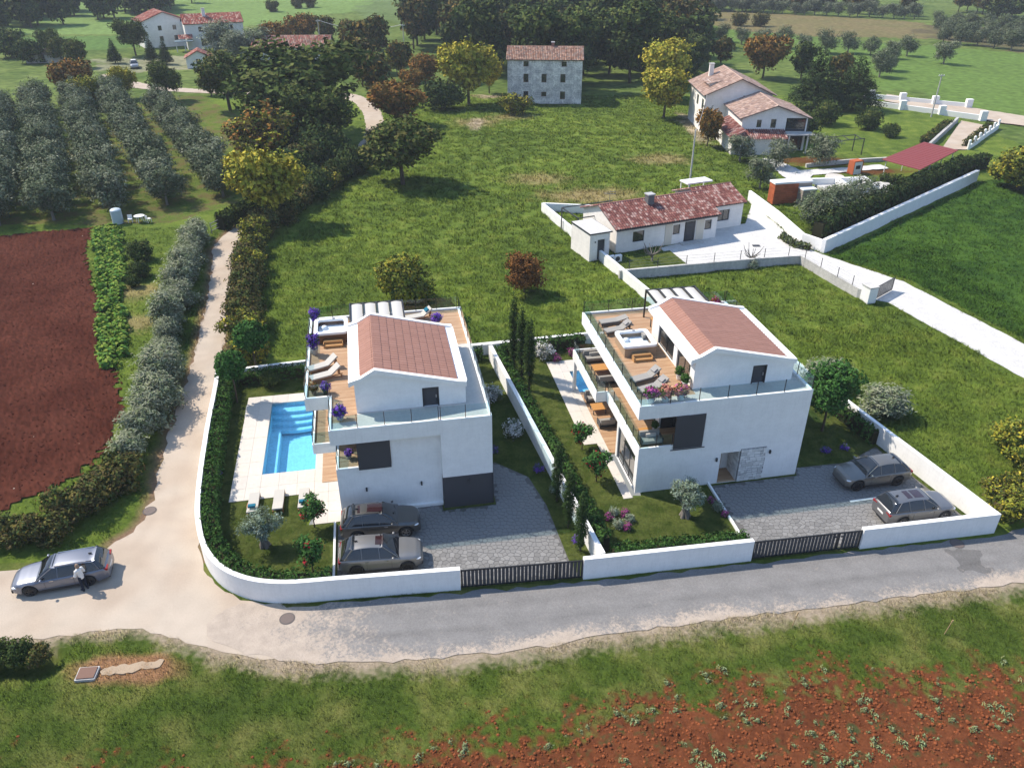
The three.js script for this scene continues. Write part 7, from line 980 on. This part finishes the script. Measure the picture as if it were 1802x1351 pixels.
plant('goldBush', 'meadow_bush', 'round yellow-tipped bush in the meadow behind the pool villa', 'bush', [-10.0, 0, -67.6], 0.8, [1.08, 1.05, 1.08]);
plant('brownBush', 'meadow_bush', 'round russet brown bush alone in the meadow', 'bush', [1.15, 0, -69.9], 0.2, [1.05, 1.05, 1.05]);
plant('conifer', 'cedar_tree', 'wide dark cedar beside the two-storey country house', 'tree', [56.2, 0, -153.5], 0.2, [1.25, 1.0, 1.15]); plant('conifer', 'cedar_tree', 'second dark cedar on the meadow side, overlapping the wide one', 'tree', [63.2, 0, -153], 1.8, [1.1, 0.9, 1.1]);
plant('yellowTree', 'autumn_tree', 'yellowing tree in front, left of the country house entrance', 'tree', [27.0, 0, -146], 1, [1.25, 1.05, 1.2]); plant('yellowTree', 'autumn_tree', 'taller yellow-green tree behind the yellowing one left of the country house', 'tree', [29.5, 0, -163], 2, [1.5, 1.35, 1.5]);
plant('orangeTree', 'autumn_tree', 'small orange autumn tree at the corner of the country house', 'tree', [30.4, 0, -125.5], 1.3, [0.62, 0.85, 0.62]);
plant('orangeTree', 'autumn_tree', 'brown autumn tree behind the country house chimney side', 'tree', [55.5, 0, -186], 2.4, [1.35, 1.3, 1.35]);
plant('goldBush', 'autumn_tree', 'broad yellow fig-like bush at the far end of the tall hedge', 'bush', [66.5, 0, -103.0], 0.5, [1.6, 1.25, 1.6]);
plant('goldBush', 'autumn_tree', 'yellow bush cut by the frame edge right of the corner wall', 'bush', [33.6, 0, -43], 2.5, [0.8, 0.68, 0.8]);
for (const [x, z, s, l] of [[33.4, -117.0, 1.0, 'grey olive bush before the lean-to of the country house'], [37.6, -113.2, 1.05, 'grey olive bush before the country house porch steps'], [44.2, -114.4, 1.15, 'larger grey olive bush right of the country house porch']]) plant('oliveB', 'garden_olive', l, 'tree', [x, 0, z], x, [s * 0.82, s * 0.72, s * 0.82]);
plant('oliveB', 'garden_olive', 'small olive tree with bare stem behind the bungalow wing', 'tree', [32.6, 0, -103.2], 2, [0.75, 0.8, 0.75]);
for (const [x, z] of [[35.4, -88.4], [38.6, -90.8], [41.6, -93.4]]) plant('oliveA', 'garden_olive', 'pale feathery olive between tall hedge and foundation slab', 'tree', [x, 0, z], x, [0.98, 0.8, 0.98], 'olives along the tall hedge');
for (const [x, z, s, l] of [[53.8, -141, 1.3, 'dark rounded bush on the lawn under the cedars'], [60, -137.4, 1.1, 'dark clipped bush on the lawn nearer the farm track'], [61.4, -131.8, 0.7, 'small dark ball bush on the lawn by the entrance strip'], [46.6, -130, 1.3, 'dark bush behind the open pergola frame']]) plant('darkBush', 'garden_bush', l, 'bush', [x, 0, z], x, s);
hedge('yard_hedge', [[64.5, -126.5], [74.5, -139.5]], 1.3, 1.1, { pal: PAL.mixed.concat(PAL.oak), leaf: 0.15, density: 35, seed: 166, label: 'shaggy low hedge on lawn side of the entrance strip' });
hedge('yard_hedge', [[70.5, -124.9], [80.5, -137.2]], 1.3, 1.1, { pal: PAL.mixed.concat(PAL.oak), leaf: 0.15, density: 35, seed: 167, label: 'shaggy low hedge beside the rounded white posts' });
// bare pruned trees at the bungalow
for (const [x, z, s, l] of [[14.5, -77.6, 1, 'bare pruned grey tree on the small lawn of the bungalow'], [24.6, -76.9, 0.95, 'bare twiggy shrub at the yard wall of the bungalow']]) { rnd = mulberry(x * 10 | 0); const b = [limb([[0, 0, 0], [0.05, 0.5, 0], [0, 0.9, 0]], 0.12, 0.1)]; for (let i = 0; i < 12; i++) { const a = i * 0.9, e = rr(0.7, 1.3); b.push(limb([[0, rr(0.5, 0.9), 0], [Math.cos(a) * e * 0.6, rr(1.0, 1.3), Math.sin(a) * e * 0.6], [Math.cos(a) * e, rr(1.5, 2.2), Math.sin(a) * e]], 0.06, 0.02, 5)); } one('bare_tree', merge(b), M.barkGrey, l, 'tree', [x, 0, z], 0).scale.setScalar(s); }
plant('lowShrub', 'ivy_shrub', 'dark shrub at the foot of the twiggy yard shrub', 'shrub', [24.6, 0, -75.9], 0, [1.6, 1.6, 1.6]);
// trees round the farmhouse and along the lane top
[[-109.8, -207, 'oakB', 0.6], [-102.5, -200, 'oakB', 0.62], [-116.8, -207, 'darkBush', 1.8], [-127, -216, 'darkBush', 2.2], [-118, -218, 'oakA', 0.55], [-96.7, -219, 'oakA', 0.75], [-66.7, -161, 'oakA', 0.62], [-60, -166, 'oakB', 0.5], [-84.5, -161, 'orangeTree', 1.1], [-79, -154, 'goldBush', 1.3], [-75.6, -163, 'yellowTree', 0.75], [-60.5, -221, 'orangeTree', 1.15], [-57, -236, 'orangeTree', 1.2], [-50, -232, 'woodAutumn', 0.7], [-69, -212, 'shrub', 2.2], [-64, -214, 'shrub', 2.4], [-76, -222, 'shrub', 2.6]].forEach(([x, z, k, s], i) => plant(k, 'yard_tree', ['mid-green rounded tree left in the farmhouse yard', 'mid-green rounded tree at the yard end of the orchard', 'dark low bush left of the farmhouse shed', 'dark broad bush at the meadow edge left of the farmhouse', 'green tree behind the pink-roofed shed', 'green tree touching the left wall of the farmhouse', 'dark oak where the lane passes the orchard end', 'low oak beside the lane and orchard end', 'orange-brown tree at the orchard head', 'yellow bush at the orchard head', 'yellow tree beside the farmhouse lane', 'orange tree left of the barn roof', 'orange tree above the barn roof ridge', 'brown tree behind the barn pole', 'grey shrub between farmhouse and barn, nearer the barn', 'grey shrub between farmhouse and barn, nearest the oak', 'grey shrub under the white farmhouse wing'][i], 'tree', [x, 0, z], x, s));
for (const [x, z, l] of [[-96.6, -206.5, 'dark pointed spruce beside the pale jeep'], [-88.4, -208.5, 'umbrella-shaped young pine right of the pale jeep'], [-83.6, -205, 'second young pine farther right of the pale jeep']]) plant('conifer', 'yard_conifer', l, 'tree', [x, 0, z], x, [0.42, 0.55, 0.42]);
[[-42.3, -224], [-37, -229], [-33, -205], [-25.9, -190], [-31.4, -176], [-18.2, -176], [-24, -183], [-12, -181], [-35, -194], [-20, -168], [-26, -157]].forEach(([x, z], i) => plant(['woodAutumn', 'orangeTree', 'woodAutumn', 'yellowTree'][i % 4], 'scrub_tree', 'yellowing scrub tree in the thicket left of the stone house', 'tree', [x, 0, z], x, 0.7 + 0.12 * (i % 3), 'scrub trees left of the stone house'));
plant('yellowTree', 'autumn_tree', 'tall yellow-brown tree with visible dark trunk left of the stone house', 'tree', [-8.2, 0, -157], 0.3, [1.5, 1.4, 1.4]); plant('darkBush', 'thicket_bush', 'dark round thicket at the foot of the tall yellow-brown tree', 'bush', [-13, 0, -153], 0.3, [2, 1.7, 1.6]); plant('goldShrub', 'thicket_bush', 'ochre bush at the left foot of the stone house', 'bush', [0.6, 0, -149], 0.3, [1.6, 1.3, 1.3]);
plant('yellowTree', 'autumn_tree', 'slender yellow tree just left of the stone house wall', 'tree', [-4.6, 0, -168.5], 0.3, [0.7, 0.8, 0.7]);
{ // dense wood behind the stone house, and far woods
  rnd = mulberry(303); const wood = [[-28, -226], [-12, -196], [-2, -172], [14.5, -169], [28, -174], [37, -186], [46, -205], [52, -232], [62, -300], [72, -345], [-40, -345], [-34, -262]];
  let n = 0; for (let z = -171; z > -345; z -= 9.6) for (let x = -44; x < 76; x += 9.6) { const a = x + rr(-2.6, 2.6), b = z + rr(-2.6, 2.6); if (!inPoly(wood, a, b) || !inView(a, b)) continue; const s = rr(0.85, 1.2); plant(rnd() < 0.24 ? 'woodAutumn' : b < -200 ? 'woodFar' : 'wood', 'wood_tree', 'tall tree in the dense dark wood behind the stone house', 'tree', [a, -0.06, b], rr(0, 6.28), [s, s * rr(0.9, 1.15), s], 'trees of the wood behind the stone house'); n++; }
  for (let i = 0; i < 110; i++) { const x = rr(-215, -130), z = -264 - Math.max(0, x + 155) * 1.3 - rr(0, 70); if (inView(x, z, 0)) plant('woodFar', 'far_wood_tree', 'hazy dark tree of the wood at the far left meadow edge', 'tree', [x, -0.06, z], rr(0, 6.28), rr(0.8, 1.05), 'trees of the far left wood'); }
  for (let i = 0; i < 46; i++) { const x = rr(74, 215), z = -345 + (x - 74) * 0.28 + rr(-18, 16); plant(rnd() < 0.5 ? 'woodAutumn' : 'woodFar', 'far_wood_tree', 'brownish tree of the wooded strip beyond the brown field', 'tree', [x, -0.06, z], rr(0, 6.28), [rr(0.7, 0.95), rr(0.45, 0.7), rr(0.7, 0.95)], 'trees of the far right wooded strip'); }
  [[37, -180], [43.3, -197], [48.6, -197], [34.5, -190], [40.5, -189], [67, -172], [63, -183]].forEach(([x, z], i) => plant(i % 3 === 2 ? 'woodAutumn' : 'wood', 'copse_tree', 'dark tree of the copse behind the country house', 'tree', [x, 0, z], x, 0.62, 'copse behind the country house'));
  for (const [x, z] of [[53.2, -243.7], [59.6, -244.9], [64, -239.1], [67.7, -233.5], [73.3, -232.5], [75.9, -223.1], [81.9, -223.1], [87.8, -223.1], [92.6, -220.2], [95.5, -213.6], [101.2, -218.3], [81.9, -187.5], [87, -196], [104.6, -205.6]]) plant(rnd() < 0.5 ? 'oliveA' : 'oliveB', 'meadow_olive', 'silvery olive in the curved row across the green meadow', 'tree', [x, -0.06, z], x, rr(0.8, 1.1), 'olives in the green meadow row');
  for (const [x, z] of [[121.8, -242.5], [125, -239.1], [128.6, -236.8], [131, -232.5], [133.3, -228.2], [130.9, -263.9], [133.6, -258.6], [136.9, -256], [140.3, -253.4], [142.7, -248.5], [144.6, -243.7], [138.1, -281.3], [142.2, -278.2], [145.8, -275.3], [149.3, -272.3], [152.3, -268.1], [155.3, -263.9], [126.5, -250], [130.5, -246.5], [134.5, -243.5], [138, -238]]) plant('oliveA', 'grove_olive', 'small dark olive in the far right grove on brown soil', 'tree', [x, -0.06, z], x, rr(0.75, 1), 'olives of the far right grove');
  for (let i = 0; i < 24; i++) { const x = 62 + i * 3.4; plant('oliveB', 'field_edge_olive', 'grey olive along the far edge of the brown field', 'tree', [x, -0.06, -336 + i * 1.5 + rr(-2, 2)], x, rr(0.8, 1.1), 'olives on the far brown field edge'); }
  for (const [x, z] of [[74.5, -282.8], [80.9, -281.3], [-89.5, -327], [-83, -340], [-79.5, -344]]) plant('mixedShrub', 'field_bush', 'tiny lone bush out in the far open field', 'bush', [x, -0.06, z], x, 1.5, 'lone bushes in far fields');
}
{ // scrub hedgerows along the lane
  rnd = mulberry(404);
  const row = (pts, step, keys, name, label, group, smin, smax, jit) => { const c = new THREE.CatmullRomCurve3(pts.map(([x, z]) => V(x, 0, z))), n = Math.round(c.getLength() / step); for (let i = 0; i <= n; i++) { const p = c.getPointAt(i / n), s = rr(smin, smax); plant(pick(keys), name, label, 'bush', [p.x + rr(-jit, jit), -0.05, p.z + rr(-jit, jit)], rr(0, 6.28), [s, s * rr(0.85, 1.15), s], group); } };
  row([[-34.7, -84.4], [-33.3, -77.5], [-31.4, -69.5], [-29.3, -61], [-27.6, -55], [-26.2, -49.5], [-25.2, -45.3]], 1.75, ['shrub'], 'hedgerow_shrub', 'silvery shrub in the hedgerow between lane and red field', 'silvery hedgerow shrubs left of the lane', 0.6, 1.05, 0.45);
  row([[-25.2, -43.0], [-25.0, -40.6], [-25.2, -38.6], [-26.4, -37.0]], 1.6, ['shrub', 'mixedShrub'], 'verge_shrub', 'bright leafy shrub at the lane corner above the estate car', 'shrubs at the lane corner', 0.62, 0.85, 0.3);
  row([[-26.8, -35.4], [-29.5, -34.8], [-34, -35.0], [-40, -35.5]], 1.5, ['mixedShrub'], 'bramble_bush', 'low bramble on the verge bank behind the estate car', 'brambles behind the estate car', 0.45, 0.7, 0.3);
  row([[-28.2, -88], [-27.9, -81], [-26.2, -74], [-24.9, -68.3], [-23.6, -63.4], [-22.3, -58.6], [-21.0, -55.6]], 1.7, ['goldShrub', 'mixedShrub', 'mixedShrub'], 'hedgerow_shrub', 'ochre and green shrub in the hedgerow right of the lane', 'ochre hedgerow shrubs right of the lane', 0.72, 1.0, 0.3);
  row([[-26.8, -90], [-25.6, -98], [-24.2, -104.5], [-22.3, -112], [-20.2, -119.5], [-19.5, -128]], 2.2, ['mixedShrub', 'goldShrub', 'darkBush'], 'hedgerow_shrub', 'dark mixed shrub along the upper lane at the meadow edge', 'upper lane hedgerow shrubs', 0.8, 1.15, 0.3);
  row([[-30.5, -95], [-30.2, -104], [-28, -114], [-28.5, -124], [-33, -128], [-36, -122]], 2.6, ['darkBush', 'mixedShrub', 'darkBush'], 'thicket_bush', 'dark undergrowth bush in the thicket left of the upper lane', 'undergrowth left of the upper lane', 1.1, 1.7, 0.8);
  row([[-30, -26.0], [-26.5, -26.2], [-24, -26.3], [-22.6, -26.2]], 1.1, ['mixedShrub', 'darkBush'], 'ditch_bush', 'dark leafy bush filling the roadside ditch', 'bushes in the roadside ditch', 0.28, 0.45, 0.2);
  hedge('lane_hedge', [[-33.2, -87.2], [-31.6, -91.5], [-31.2, -93.5]], 1.6, 1.9, { pal: PAL.oak.concat(PAL.dark), leaf: 0.14, density: 120, seed: 68, label: 'dense clipped dark hedge beside the rusty field gate' });
  row([[29.3, -37.2], [30.2, -38.6], [32, -39]], 1.2, ['mixedShrub', 'goldShrub'], 'verge_shrub', 'scrubby bush at the outside of the white corner wall', 'bushes outside the corner wall', 0.6, 0.8, 0.3);
  for (const [x, z, s, l] of [[23.6, -52.2, 1.0, 'grey-green rounded shrub in the meadow behind the leafy tree'], [26.7, -48.2, 1.0, 'grey-green rounded shrub in the meadow outside the corner wall']]) plant('shrub', 'meadow_shrub', l, 'bush', [x, -0.03, z], x, [s * 1.1, s * 0.75, s * 1.05]);
  for (const [x, z, s] of [[-38.8, -78.2, 0.9], [-37, -73.6, 0.7], [-36.6, -71.2, 0.5]]) plant('darkBush', 'plot_bush', 'small dark bush in the kitchen garden strip', 'bush', [x, 0, z], x, s * 0.75, 'bushes of the kitchen garden');
  // vegetable rows
  kind('vegetable', leaves({ lobes: [[0, 0.28, 0, 0.55, 0.28, 0.55]], clumps: 46, per: 6, leaf: 0.16, spread: 0.3, pal: [[0.1, 0.2, 0.025], [0.16, 0.26, 0.04], [0.06, 0.14, 0.03], [0.22, 0.28, 0.05]], aspect: 0.7, shell: 0.3, up: 1.2, seed: 77 }), bx(-0.02, 0.02, 0, 0.1, -0.02, 0.02));
  for (const [a, b] of [[[-47.2, -87], [-31.8, -54.5]], [[-46.1, -87.2], [-31.4, -56.5]], [[-44.9, -86.5], [-38.2, -71.8]]]) { const L = Math.hypot(b[0] - a[0], b[1] - a[1]), n = Math.round(L / 0.95); for (let i = 0; i < n; i++) { if (rnd() < 0.12) continue; const f = i / n; plant('vegetable', 'vegetable_plant', 'leafy green vegetable plant in the rows beside the red field', 'plant', [a[0] + (b[0] - a[0]) * f + rr(-0.2, 0.2), 0.03, a[1] + (b[1] - a[1]) * f + rr(-0.2, 0.2)], rr(0, 6), rr(0.8, 1.25), 'vegetable rows'); } }
  // agave-like weeds in the front field
  kind('weed', leaves({ lobes: [[0, 0.08, 0, 0.3, 0.1, 0.26], [0.22, 0.06, 0.12, 0.16, 0.07, 0.16]], clumps: 12, per: 5, leaf: 0.075, spread: 0.16, pal: [[0.17, 0.22, 0.1], [0.23, 0.27, 0.14], [0.1, 0.15, 0.06], [0.2, 0.2, 0.08]], aspect: 0.4, shell: 0.1, up: 1.1, seed: 188 }), bx(-0.01, 0.01, 0, 0.05, -0.01, 0.01), M.bark, M.leafOpaque);
  let wn = 0; for (let i = 0; i < 4000 && wn < 260; i++) { const x = rr(-22, 26), z = rr(-28, -18.5), cl = n2(x * 0.35 + 3, z * 0.35); if (soilMask(x, z) > 0.35 && cl > -0.1 && inView(x, z, 0)) { plant('weed', 'field_weed', 'low pale green weed growing in the red front field', 'weed', [x, groundY(x, z) + 0.01, z], rr(0, 6), rr(0.35, 0.85), 'weeds of the red field'); wn++; } }
}

// ---------------------------------------------------------------- grass and clods
function scatter(name, geo, m, label, category, list) {
  const o = new THREE.InstancedMesh(geo, m, list.length); o.name = name; const q = new THREE.Object3D(), c = new THREE.Color();
  list.forEach(([x, y, z, s, h, col], i) => { q.position.set(x, y, z); q.rotation.set(0, (i * 2.399) % 6.283, 0); q.scale.set(s, s * h, s); q.updateMatrix(); o.setMatrixAt(i, q.matrix); c.setRGB(...col); o.setColorAt(i, c); });
  o.castShadow = o.receiveShadow = true; tag(o, label, category); o.userData.kind = 'stuff'; scene.add(o); return o;
}
function tuftGeo(n, h, spread, w, seed) { rnd = mulberry(seed); const pos = [], nor = []; for (let i = 0; i < n; i++) { const a = rr(0, 6.28), r = spread * Math.sqrt(rnd()), x = Math.cos(a) * r, z = Math.sin(a) * r, b = rr(0, 6.28), l = rr(0.2, 0.7) * h, hh = h * rr(0.6, 1.2), ux = Math.cos(b), uz = Math.sin(b); pos.push(x + uz * w, 0, z - ux * w, x - uz * w, 0, z + ux * w, x + ux * l, hh, z + uz * l); for (let k = 0; k < 3; k++) nor.push(ux * 0.3, 0.9, uz * 0.3); } const g = new THREE.BufferGeometry(); g.setAttribute('position', new THREE.Float32BufferAttribute(pos, 3)); g.setAttribute('normal', new THREE.Float32BufferAttribute(nor, 3)); return g; }
M.grass = mat(1, 1, 1, 0.9, { side: THREE.DoubleSide });
const grassTone = (x, z) => { const c = groundColor(x, z), k = rr(0.72, 1.34); return [c[0] * k, c[1] * k * 1.04, c[2] * k * 0.9]; };
{
  rnd = mulberry(505); const list = [];
  const add = (x0, x1, z0, z1, n, s0, s1, test) => { for (let i = 0; i < n; i++) { const x = rr(x0, x1), z = rr(z0, z1); if (!inView(x, z, -2) || isHard(x, z) || (test && !test(x, z))) continue; list.push([x, groundY(x, z) - 0.02, z, rr(s0, s1), rr(0.7, 1.3), grassTone(x, z)]); } };
  add(-30, 46, -82, -57, 70000, 0.7, 1.3, (x, z) => n2(x * 0.5, z * 0.5) + n2b(x * 1.6, z * 1.6) * 0.6 > -0.5);
  add(-24, 36, -135, -82, 50000, 1.0, 1.9, (x, z) => n2(x * 0.4, z * 0.4) + n2b(x * 1.3, z * 1.3) * 0.6 > -0.3);
  add(-24, 34, -166, -133, 22000, 1.0, 1.9, (x, z) => n2(x * 0.4, z * 0.4) > -0.5);
  add(-30, 46, -110, -57, 5000, 1.6, 2.5, (x, z) => n2c(x * 0.25, z * 0.25) > 0.1);
  add(24, 48, -62, -38, 16000, 0.8, 1.4);
  add(-46, -22, -88, -34, 12000, 0.8, 1.4, (x, z) => !inPoly(ploughed, x, z));
  add(-30, 30, -31, -18, 80000, 0.4, 0.85, (x, z) => rnd() > soilMask(x, z) * 0.93);
  add(36, 80, -110, -56, 26000, 0.9, 1.5, (x, z) => inPoly(crop, x, z));
  scatter('meadow_grass', tuftGeo(12, 0.15, 0.2, 0.012, 9), M.grass, 'rough green meadow grass round the plots', 'grass', list);
  const lawn = []; const al = (poly, x0, x1, z0, z1, n, no) => { for (let i = 0; i < n; i++) { const x = rr(x0, x1), z = rr(z0, z1); if (!inPoly(poly, x, z) || no(x, z)) continue; const b = n2(x * 0.7, z * 0.7) + 0.5 * n2b(x * 2.5, z * 2.5), k = rr(0.85, 1.3), c = mix3([0.05, 0.075, 0.014], [0.1, 0.12, 0.03], clamp(0.5 + 0.7 * b)); lawn.push([x, 0.028, z, rr(0.35, 0.6), 0.8, c.map((v) => v * k)]); } };
  const vL = (x, z) => { const dx = x - OL[0], dz = z - OL[1], lx = dx * cT - dz * sT, b = -(dx * sT + dz * cT); return (lx > -0.1 && lx < 9.2 && b > -0.2) || inPoly(deckL, x, z) || (x > -10.3 && z > -37 && x < 3.2 - (-33.1 - z) * 0.23 + 0.0) || (x > -1.5 && b < 4.4 && x < 2.1 + (z + 38) * 0.22 && z > -42); };
  const vR = (x, z) => { const dx = x - OR[0], dz = z - OR[1], lx = dx * cT - dz * sT, b = -(dx * sT + dz * cT); return (lx > -0.9 && lx < 10.8 && b > -0.5 && b < 13.2) || inPoly(deckR, x, z) || (x > 12.3 + (z + 40.3) * 0.17 && z > -42.6); };
  al(lotL, -22, 5, -57, -30, 60000, vL); al(lotR, -2, 28, -59, -32, 60000, vR);
  scatter('lawn_grass', tuftGeo(9, 0.12, 0.16, 0.014, 10), M.grass, 'short mown lawn grass in the two villa gardens', 'grass', lawn);
  const clods = []; for (let i = 0; i < 16000; i++) { const x = rr(-24, 26), z = rr(-27.5, -18); if (rnd() > soilMask(x, z)) continue; const k = rr(0.7, 1.25); clods.push([x, groundY(x, z), z, rr(0.02, 0.09), 0.7, [0.2 * k, 0.062 * k, 0.024 * k]]); }
  for (let i = 0; i < 14000; i++) { const x = rr(-60, -27), z = rr(-87, -34); if (!inPoly(ploughed, x, z) || !inView(x, z, 0)) continue; const k = rr(0.7, 1.5), st = rnd() < 0.004; clods.push([x, 0.08, z, rr(0.02, 0.07), 0.8, st ? [0.4, 0.36, 0.3] : [0.062 * k, 0.019 * k, 0.012 * k]]); }
  scatter('soil_clods', new THREE.IcosahedronGeometry(1, 0), mat(1, 1, 1, 0.95), 'loose clods and stones of the red soil', 'soil', clods);
}
scene.fog = new THREE.FogExp2(new THREE.Color().setRGB(0.72, 0.78, 0.86), 0.00028);

renderer.render(scene, camera);
